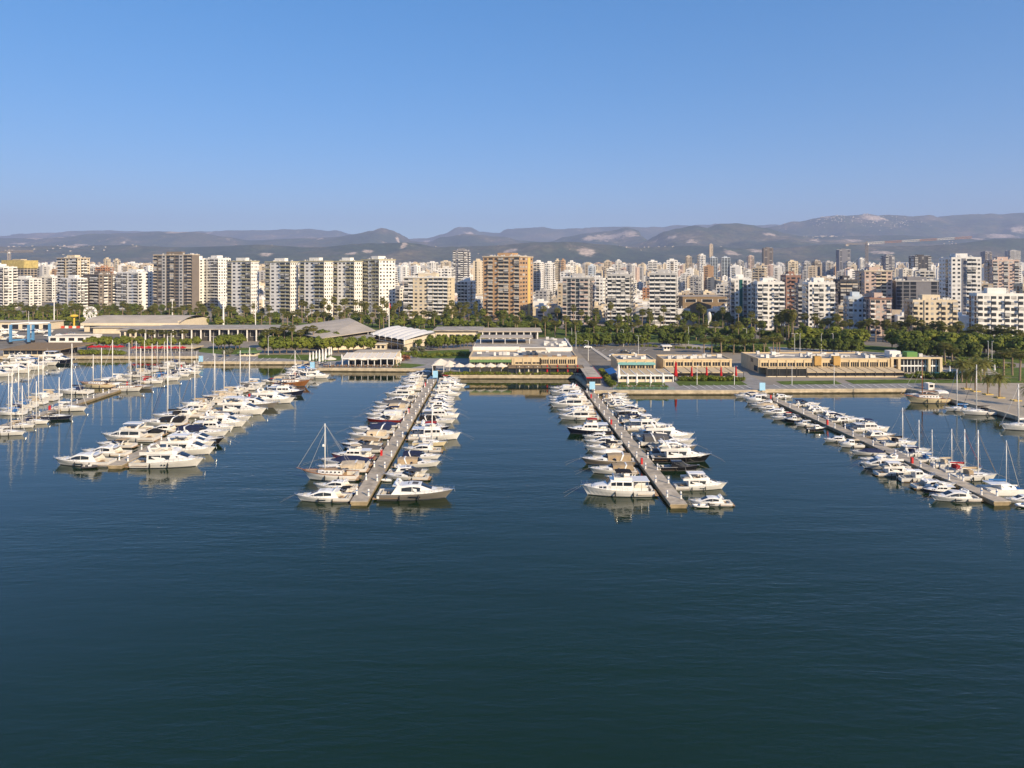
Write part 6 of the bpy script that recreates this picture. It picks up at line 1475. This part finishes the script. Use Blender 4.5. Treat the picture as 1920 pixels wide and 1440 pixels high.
crane('tower_crane', 'short tower crane above the scaffolded tower', 17, 1000, 472, -10, 62, 473, 471, 'crane_steel', 2)
# far stadium
st_ = thing('stadium', 'long pale oval stadium in the distance below the crane jib', 'stadium', (XA(1708,5200),5200,hill_z(XA(1708,5200),5200))); mb = MB(); prof = [(130,0),(140,16),(140,30),(120,34),(112,28)]
mb.lathe(prof,36); mb.v = [(x,y*.7,z) for x,y,z in mb.v]; mb.build('bowl', M['facade_cream'], st_); MB().lathe([(141,24),(146,34),(118,38)],36).build('roof_ring', M['facade_white'], st_)
# ------------------------------------------------------------------ vegetation
def leaf_mat(name, c1, c2, trans=.25):
    m = bpy.data.materials.new(name); m.use_nodes = True; M[name] = m; t = m.node_tree; L = t.links.new
    b = t.nodes['Principled BSDF']; b.inputs['Roughness'].default_value = .65; b.inputs['Specular IOR Level'].default_value = .25
    g = t.nodes.new('ShaderNodeNewGeometry'); n = t.nodes.new('ShaderNodeTexNoise'); n.inputs['Scale'].default_value = .55; n.inputs['Detail'].default_value = 3
    L(g.outputs['Position'], n.inputs['Vector'])
    oi = t.nodes.new('ShaderNodeObjectInfo'); ad = t.nodes.new('ShaderNodeMath'); ad.operation = 'MULTIPLY_ADD'; L(oi.outputs['Random'], ad.inputs[0]); ad.inputs[1].default_value = .55
    sb = t.nodes.new('ShaderNodeMath'); sb.operation = 'MULTIPLY_ADD'; L(n.outputs['Fac'], sb.inputs[0]); sb.inputs[1].default_value = 1.5; sb.inputs[2].default_value = -.53
    L(sb.outputs[0], ad.inputs[2])
    mx = t.nodes.new('ShaderNodeMix'); mx.data_type = 'RGBA'; mx.clamp_factor = True; L(ad.outputs[0], mx.inputs['Factor']); mx.inputs['A'].default_value = (*c1,1); mx.inputs['B'].default_value = (*c2,1)
    L(mx.outputs['Result'], b.inputs['Base Color'])
    tr = t.nodes.new('ShaderNodeBsdfTranslucent'); L(mx.outputs['Result'], tr.inputs['Color'])
    ms = t.nodes.new('ShaderNodeMixShader'); ms.inputs[0].default_value = trans; L(b.outputs[0], ms.inputs[1]); L(tr.outputs[0], ms.inputs[2])
    L(ms.outputs[0], t.nodes['Material Output'].inputs['Surface']); return m
leaf_mat('leaf_ficus', (.105,.150,.020), (.25,.265,.036), .28); leaf_mat('leaf_dark', (.070,.108,.018), (.165,.190,.028), .28); leaf_mat('leaf_palm', (.14,.155,.036), (.27,.25,.065), .4); leaf_mat('leaf_light', (.08,.13,.02), (.15,.19,.035)); leaf_mat('leaf_olive', (.10,.11,.065), (.17,.17,.10)); leaf_mat('leaf_flower', (.25,.08,.05), (.32,.14,.07))
leaf_mat('leaf_autumn', (.085,.075,.02), (.17,.12,.035))
mat('bark', (.16,.12,.085), .9, .25, 3); mat('palm_trunk', (.24,.175,.115), .9, .25, 3); mat('dead_frond', (.26,.17,.07), .9, .2, 2)
def leaves(mb, c, r, n, s, rr, flat=1.0, cc=None):
    for i in range(n):
        d = Vector((rr.gauss(0,1), rr.gauss(0,1), rr.gauss(0,1))).normalized()*r*rr.random()**.4
        p = Vector(c)+Vector((d.x,d.y,d.z*flat)); co = (p-Vector(cc)).normalized() if cc else d.normalized(); nrm = (d.normalized()*.55+co*.8+Vector((rr.gauss(0,.3),rr.gauss(0,.3),rr.gauss(.12,.3)))).normalized()
        u = nrm.orthogonal().normalized(); u.rotate(Matrix.Rotation(rr.uniform(0,6.28),3,nrm)); v = nrm.cross(u); ss = s*rr.uniform(.6,1.25)
        mb.quad(p-u*ss, p-v*ss*.62, p+u*ss, p+v*ss*.62)
def broad(seed, h=8., w=3.6, lm='leaf_ficus', name='broadleaf_tree', box=False, trunk=.3, clumps=46, per=46):
    rr = random.Random(seed); t = thing(name, 'tree', 'tree'); th = h*trunk
    tk = MB().tube([(0,0,-.2),(rr.uniform(-.1,.1),rr.uniform(-.1,.1),th*.6),(rr.uniform(-.2,.2),rr.uniform(-.2,.2),th+.8)],.24,7,.15)
    cz = (h+th*.8)/2; rz = (h-th*.8)/2; mb = MB()
    for k in range(6):
        a = rr.uniform(0,6.28); tk.tube([(0,0,th*rr.uniform(.7,1)),(math.cos(a)*w*.35,math.sin(a)*w*.35,cz),(math.cos(a)*w*.6,math.sin(a)*w*.6,cz+rz*rr.uniform(.2,.6))],.11,5,.04)
    tk.build('trunk', M['bark'], t)
    for k in range(clumps):
        d = Vector((rr.gauss(0,1),rr.gauss(0,1),rr.gauss(.15,1))).normalized()
        q = rr.uniform(.55,.95)
        if box:
            mxx = max(abs(d.x),abs(d.y),abs(d.z)); d = d.lerp(d/mxx,.55)
        leaves(mb, (d.x*w*q*.82, d.y*w*q*.82, cz+d.z*rz*q*.85), rr.uniform(.18,.34)*w, per, .38, rr, .8, (0,0,cz-rz*.3))
    mb.build('crown', M[lm], t)
    return freeze(t)
def palm(seed, h=11., fan=True):
    rr = random.Random(seed); t = thing('palm_tree', 'palm', 'palm tree'); lean = rr.uniform(-.3,.3)
    MB().tube([(0,0,-.2),(lean*.3,0,h*.5),(lean,0,h)],.24,7,.16).build('trunk', M['palm_trunk'], t)
    mb = MB(); c = Vector((lean,0,h)); n = 44 if fan else 30
    for i in range(n):
        az = i*2.399+rr.uniform(-.2,.2); el = math.radians(80-150*((i+.5)/n)**.8 if fan else 72-115*((i+.5)/n)); d = Vector((math.cos(az)*math.cos(el),math.sin(az)*math.cos(el),math.sin(el))); sd = Vector((-math.sin(az),math.cos(az),0))
        if fan:
            e = c+d*rr.uniform(.8,1.15); up = sd.cross(d)
            for k in range(7):
                a = (k-3)*.40; dd = (d*math.cos(a)+sd*math.sin(a)).normalized(); L = rr.uniform(.9,1.25); w = sd*math.cos(a)*.17-d*math.sin(a)*.17
                m = e+dd*L*.55; tip = e+dd*L+Vector((0,0,-.35*L*rr.uniform(.6,1.2))); mb.quad(e, m+w, tip, m-w)
            mb.quad(c-sd*.04, c+sd*.04, e+sd*.04, e-sd*.04)
        else:
            p = c.copy(); L = rr.uniform(2.6,3.2); prev = p; dv = d.copy()
            for s in range(5):
                nx = prev+dv*L/5; dv = (dv+Vector((0,0,-.26))).normalized(); w = .55*(1-.14*s)
                for sg in (-1,1):
                    for q in (.15,.65):
                        b = prev.lerp(nx,q); tp = b+sd*sg*w+dv*.35+Vector((0,0,-.18)); mb.quad(b, b+dv*.26, tp+dv*.08, tp-dv*.02)
                prev = nx
    mb.build('crown', M['leaf_palm'], t)
    sk = MB()
    for i in range(16):
        a = i*.41; sk.quad(c+Vector((math.cos(a)*.2,math.sin(a)*.2,.1)), c+Vector((math.cos(a+.4)*.2,math.sin(a+.4)*.2,.1)), c+Vector((math.cos(a+.3)*.55,math.sin(a+.3)*.55,-1.3)), c+Vector((math.cos(a)*.55,math.sin(a)*.55,-1.2-rr.random()*.5)))
    sk.build('dead_frond_skirt', M['dead_frond'], t)
    return freeze(t)
def bush(seed, r=1.2, lm='leaf_ficus', name='shrub'):
    rr = random.Random(seed); t = thing(name, 'shrub', 'shrub'); mb = MB()
    for k in range(12):
        d = Vector((rr.gauss(0,1),rr.gauss(0,1),abs(rr.gauss(0,1)))).normalized(); leaves(mb, (d.x*r*.6,d.y*r*.6,r*.35+d.z*r*.5), r*.42, 34, .17, rr)
    mb.build('foliage', M[lm], t); MB().tube([(0,0,-.1),(0,0,r*.6)],.06,5).build('stem', M['bark'], t); return freeze(t)
TREES = dict(f=[broad(s, 8, 3.3) for s in (1,2,3,4)], d=[broad(s, 8.5, 3.7, 'leaf_dark', 'evergreen_tree') for s in (11,12,13)], c=[broad(s, 7.6, 2.6, 'leaf_dark', 'clipped_ficus_tree', True, .12, 60, 50) for s in (21,22,23)], s=[broad(s, 9, 3.4, 'leaf_dark', 'street_tree', False, .25) for s in (31,32,33)], o=[broad(s, 5.0, 2.2, 'leaf_olive', 'olive_tree', False, .25, 34, 40) for s in (41,42)], u=[broad(51, 8, 3.6, 'leaf_autumn', 'browning_tree')],
  p=[palm(s, h) for s, h in ((61,11),(62,12),(63,10),(64,11.5))], q=[palm(s, h, False) for s, h in ((71,5),(72,5.5))], b=[bush(s) for s in (81,82,83)], l=[bush(s,1.3,'leaf_light','banana_clump') for s in (91,92)], w=[bush(95,1.5,'leaf_flower','flowering_shrub')])
tr = random.Random(99); TC = {}
def belt(kind, pts, n, h0, h1, label, group, jx=6, jy=2.0, wide=1.0, z=LAND):
    hs = dict(f=8, d=8.5, c=7.6, s=9, o=5, u=8, p=11.2, q=5.2, b=1.2, l=1.3, w=1.5)[kind]
    for i in range(n):
        u = (i+.5)/n*(len(pts)-1); k = min(int(u), len(pts)-2); f = u-k
        x = pts[k][0]+(pts[k+1][0]-pts[k][0])*f+tr.uniform(-jx,jx); y = pts[k][1]+(pts[k+1][1]-pts[k][1])*f+tr.uniform(-jy,jy)
        s = tr.uniform(h0,h1)/hs; X, Y = G(x,y)
        src = tr.choice(TREES[kind]); w = s*wide*tr.uniform(.88,1.12) if kind != 'p' else (1.2+.25*tr.random())*wide
        copy_tree(src, (X,Y,z), tr.uniform(0,6.28), (w,w,s), label.replace('{lm}', landmark(x)), group); TC[kind] = TC.get(kind,0)+1
belt('f', [(490,664),(700,662)], 15, 8.2,9.8, 'round green tree in the row behind the quay lawn', 'tree row behind the quay lawn', 3, .8, 1.05)
belt('d', [(488,653),(560,652),(640,650)], 9, 8,10, 'dark tree standing behind the quay lawn row', 'dark trees behind the lawn row')
belt('f', [(156,655),(262,651)], 11, 5.5,7, 'garden tree above the red tent awnings', 'garden trees by the red awnings', 4, 1.5)
belt('f', [(265,655),(372,651)], 11, 5,6.5, 'small tree between shade sails and colonnade hall', 'trees before the colonnade hall', 4, 1.5)
belt('f', [(404,655),(452,655)], 6, 7,8.5, 'spreading tree on lawn before colonnade hall columns', 'lawn trees before the columns', 3, 1, 1.15)
belt('o', [(417,671),(436,668)], 2, 4,5, 'small round tree in a stone planter on the quay', 'planter trees on the quay', 0, 0)
belt('f', [(800,656),(906,650)], 14, 6.5,8, 'bright tree in grove beside harbour restaurant', 'grove beside the harbour restaurant', 4, 1.5)
belt('d', [(748,652),(830,656)], 7, 4.5,6.5, 'dark garden tree beside white canopy hall', 'dark garden trees', 5, 1.5)
belt('o', [(750,662),(800,664)], 4, 3.2,4.2, 'grey-green olive tree by the winding path', 'olive trees by the winding path', 4, 1.5)
belt('w', [(740,677),(760,676)], 3, 1.8,2.4, 'reddish flowering shrub next to white pavilion', 'flowering shrubs', 3, .6, 1.3)
PB = 'tree in the long park belt below the {lm}'
belt('f', [(-60,605),(300,605),(900,619)], 62, 6.5,8.5, 'green '+PB, 'park belt trees', 7, 2, 1.35)
belt('d', [(-60,599),(300,599),(1000,612)], 56, 7,9, 'dark '+PB, 'dark park belt trees', 7, 2, 1.35)
belt('f', [(-60,611),(150,609),(490,614)], 30, 6,7.5, 'front green '+PB, 'front park belt trees', 6, 1.5, 1.4)
belt('f', [(700,613),(1010,622)], 22, 6.5,8, 'front green '+PB, 'front park belt trees', 6, 2, 1.35)
belt('d', [(900,621),(1480,645)], 46, 6.5,8.5, 'dark tree behind the car park hedges, below the {lm}', 'park trees behind the car park', 9, 3, 1.3)
belt('f', [(1010,616),(1420,634)], 18, 6,8, 'green tree along coast road behind car park', 'green trees along the coast road', 9, 2)
belt('c', [(1070,651),(1142,650)], 11, 7,8, 'clipped dark ficus in the tall hedge beside car park lane', 'clipped ficus hedge by the lane', 1, .6)
belt('c', [(1152,649.5),(1216,648.5)], 9, 7,8, 'clipped dark ficus behind the white banner board', 'clipped ficus hedge behind the banner', 1, .6)
belt('c', [(1238,648),(1290,648)], 7, 7,8, 'clipped dark ficus behind the ticket booth', 'clipped ficus hedge behind the booth', 1, .6)
belt('c', [(1338,650),(1404,652)], 8, 6.5,8, 'clipped dark ficus behind the sandstone restaurant', 'clipped ficus behind sandstone restaurant', 2, .8)
belt('c', [(1478,656),(1616,662)], 18, 6.5,7.5, 'clipped dark ficus in the hedge behind long restaurant row', 'clipped ficus hedge behind the restaurant row', 2, 1)
belt('c', [(1690,668),(1835,676)], 17, 7.5,9, 'clipped dark ficus in the tall hedge behind glass hall', 'clipped ficus hedge behind the glass hall', 2, 1.2)
belt('f', [(1462,643),(1622,652)], 18, 8.5,11, 'large spreading ficus with sunlit crown behind restaurant row', 'large ficus behind the restaurant row', 5, 2, 1.15)
belt('f', [(1672,658),(1800,663),(1940,676)], 28, 9.5,12, 'large spreading ficus with sunlit crown along road by palm lot', 'large ficus along the palm lot road', 5, 2.5, 1.15)
belt('u', [(1010,624),(1040,622)], 3, 7,9, 'browning tree among the park palms behind harbour restaurant', 'browning park trees', 5, 2)
ST_ = 'dark street tree at the foot of the '
belt('s', [(-40,590),(300,587),(1000,602)], 46, 7,11, ST_+'{lm}', 'street trees below the towers', 12, 2.5)
belt('s', [(1012,606),(1350,616),(1700,632),(1940,656)], 40, 7,10, 'dark street tree before the {lm}', 'street trees below the low blocks', 10, 3)
belt('s', [(1285,608),(1400,612)], 14, 8,12, 'dark street tree clustered round the brown slab building front', 'street trees by the brown slab building', 6, 3, 1.1)
PA = 'palm standing in the park belt '
belt('p', [(-40,607),(470,607)], 40, 9,13, 'park palm beyond boatyard and halls below the {lm}', 'palms beyond the boatyard', 8, 2)
belt('p', [(-40,601),(480,604)], 30, 10,14, PA+'along the road below the {lm}', 'palms below the white towers', 10, 2)
belt('p', [(480,613),(900,616)], 34, 9,13, 'palm behind folded roof and white canopy, below the {lm}', 'palms behind the folded roof', 8, 3)
belt('p', [(560,604),(770,604)], 20, 12,16, 'tall palm before the white balcony-stack towers', 'tall palms before the white towers', 8, 2)
belt('p', [(830,606),(900,606)], 9, 12,15, 'tall palm beside the orange tower', 'tall palms by the orange tower', 6, 2)
belt('p', [(905,625),(1480,645)], 28, 8,12, PA+'behind the car park below the {lm}', 'palms behind the car park', 10, 4)
belt('p', [(1000,614),(1420,626)], 16, 11,16, 'tall palm along coast road before the {lm}', 'tall palms before the grey towers', 10, 3)
belt('p', [(1455,645),(1492,647)], 7, 15,18, 'very tall bare-trunked palm in the cluster behind restaurant row', 'very tall palm cluster', 3, 1)
belt('p', [(1505,632),(1790,650)], 26, 10,13, 'palm lining the road in front of the {lm}', 'palms before the low blocks', 6, 2)
belt('p', [(1796,655),(1925,670)], 12, 10,13, 'palm lining the road by white bluish-windowed block', 'palms by the white block', 4, 2)
belt('p', [(1312,664),(1440,664)], 7, 5,8, 'shaggy palm above the banana clumps', 'shaggy palms by the banana clumps', 6, 1.5)
belt('p', [(1430,660),(1470,660)], 4, 6,8, 'shaggy palm behind end wall of restaurant row', 'palms behind the restaurant end wall', 6, 1)
belt('p', [(495,655),(590,653)], 8, 8.5,11, 'palm crown rising out of trees behind quay lawn', 'palms among lawn trees', 6, 1.5)
belt('p', [(232,652),(360,650)], 6, 7,8, 'palm rising among garden trees before colonnade hall', 'palms among the garden trees', 6, 1)
for x, y, h, lab in [(1785,688,7.5,'palm beside clipped hedge next to the glass hall'),(1772,688,8.5,'palm close behind the glass hall corner'),(1882,706,9,'palm on the lawn beyond the pool terrace'),(1898,704,9,'palm on far lawn beside the dark round shrub'),(1912,714,9,'palm on lawn edge above the palm lot')]:
    belt('p', [(x,y),(x,y)], 1, h, h, lab, 'lawn palms near the pool', 0, 0, 1.25)
mat('planter_kerb', (.55,.40,.12), .8, .1, 1)
for x, y, h in [(1812,730,5.2),(1829,734.5,7.2),(1852,740.5,5),(1874,746.5,6.2),(1905,752,0),(1930,764,6)]:
    X, Y = G(x,y); pn = thing('palm_planter', 'square planter bed with yellow kerb in the paved palm lot', 'planter', (X,Y,LAND+.1), 0, 'planter beds in the palm lot')
    MB().box(-1.2,1.2,-1.0,-.75,0,.3).build('kerb_stone', M['planter_kerb'], pn); MB().box(-1.2,1.2,.75,1.0,0,.3).build('kerb_stone', M['planter_kerb'], pn); MB().box(-1.2,-.95,-.75,.75,0,.3).build('kerb_stone', M['planter_kerb'], pn); MB().box(.95,1.2,-.75,.75,0,.3).build('kerb_stone', M['planter_kerb'], pn); MB().box(-.95,.95,-.75,.75,0,.2).build('soil', M['soil_bank'], pn)
    if h: belt('q', [(x,y),(x,y)], 1, h, h, 'young feathery palm planted in the paved palm lot', 'young palms in the lot', 0, 0, 1.0, LAND+.1)
belt('q', [(1800,716),(1860,714)], 4, 6,8, 'feathery palm on the hedge line below the pool', 'feathery palms below the pool', 8, 1.5)
belt('l', [(1335,660),(1440,661)], 24, 2,3.4, 'bright banana clump behind the sandstone restaurant', 'banana clumps', 3, 1, 1.3)
belt('b', [(1275,714),(1395,714)], 26, 1.1,1.9, 'garden shrub along the tan awning terrace', 'terrace shrubs', 2, .8)
belt('b', [(836,703.3),(956,703.3)], 30, 1.0,1.4, 'hedge shrub along the beige parasol quay', 'hedge shrubs on the quay', 1, .1)
belt('b', [(960,703.2),(1074,703.4)], 24, .9,1.3, 'low shrub in front of the red parasol terrace', 'terrace front shrubs', 1, .1)
belt('b', [(152,665),(232,665)], 22, 1.5,2.2, 'clipped hedge shrub before red tent awnings', 'hedge shrubs by the awnings', 1, .3, 1.3)
belt('b', [(1700,709),(1830,710)], 22, 1.4,2.4, 'round shrub in the hedge below the pool', 'hedge shrubs below the pool', 3, .8, 1.2)
belt('b', [(1690,680),(1900,692)], 16, 1.8,3.2, 'dark round shrub beside the park path', 'shrubs by the park path', 6, 4, 1.3)
belt('b', [(745,668),(880,668)], 24, 1.2,2.2, 'low shrub on the bank beside harbour restaurant', 'bank shrubs', 5, 4)
belt('b', [(1128,700),(1150,727)], 14, 1.2,2.0, 'potted shrub beside kiosk and pergola restaurant', 'shrubs by the kiosk', 2, 1)
belt('b', [(1200,650),(1330,656)], 18, .9,1.4, 'small round shrub along the car park bank', 'shrubs on the car park bank', 3, .7)
belt('b', [(1155,730),(1250,730)], 20, .8,1.2, 'low shrub edging the pergola lawn', 'shrubs edging the pergola lawn', 1.5, .2)
for v in TREES.values():
    for o in v: retire(o)
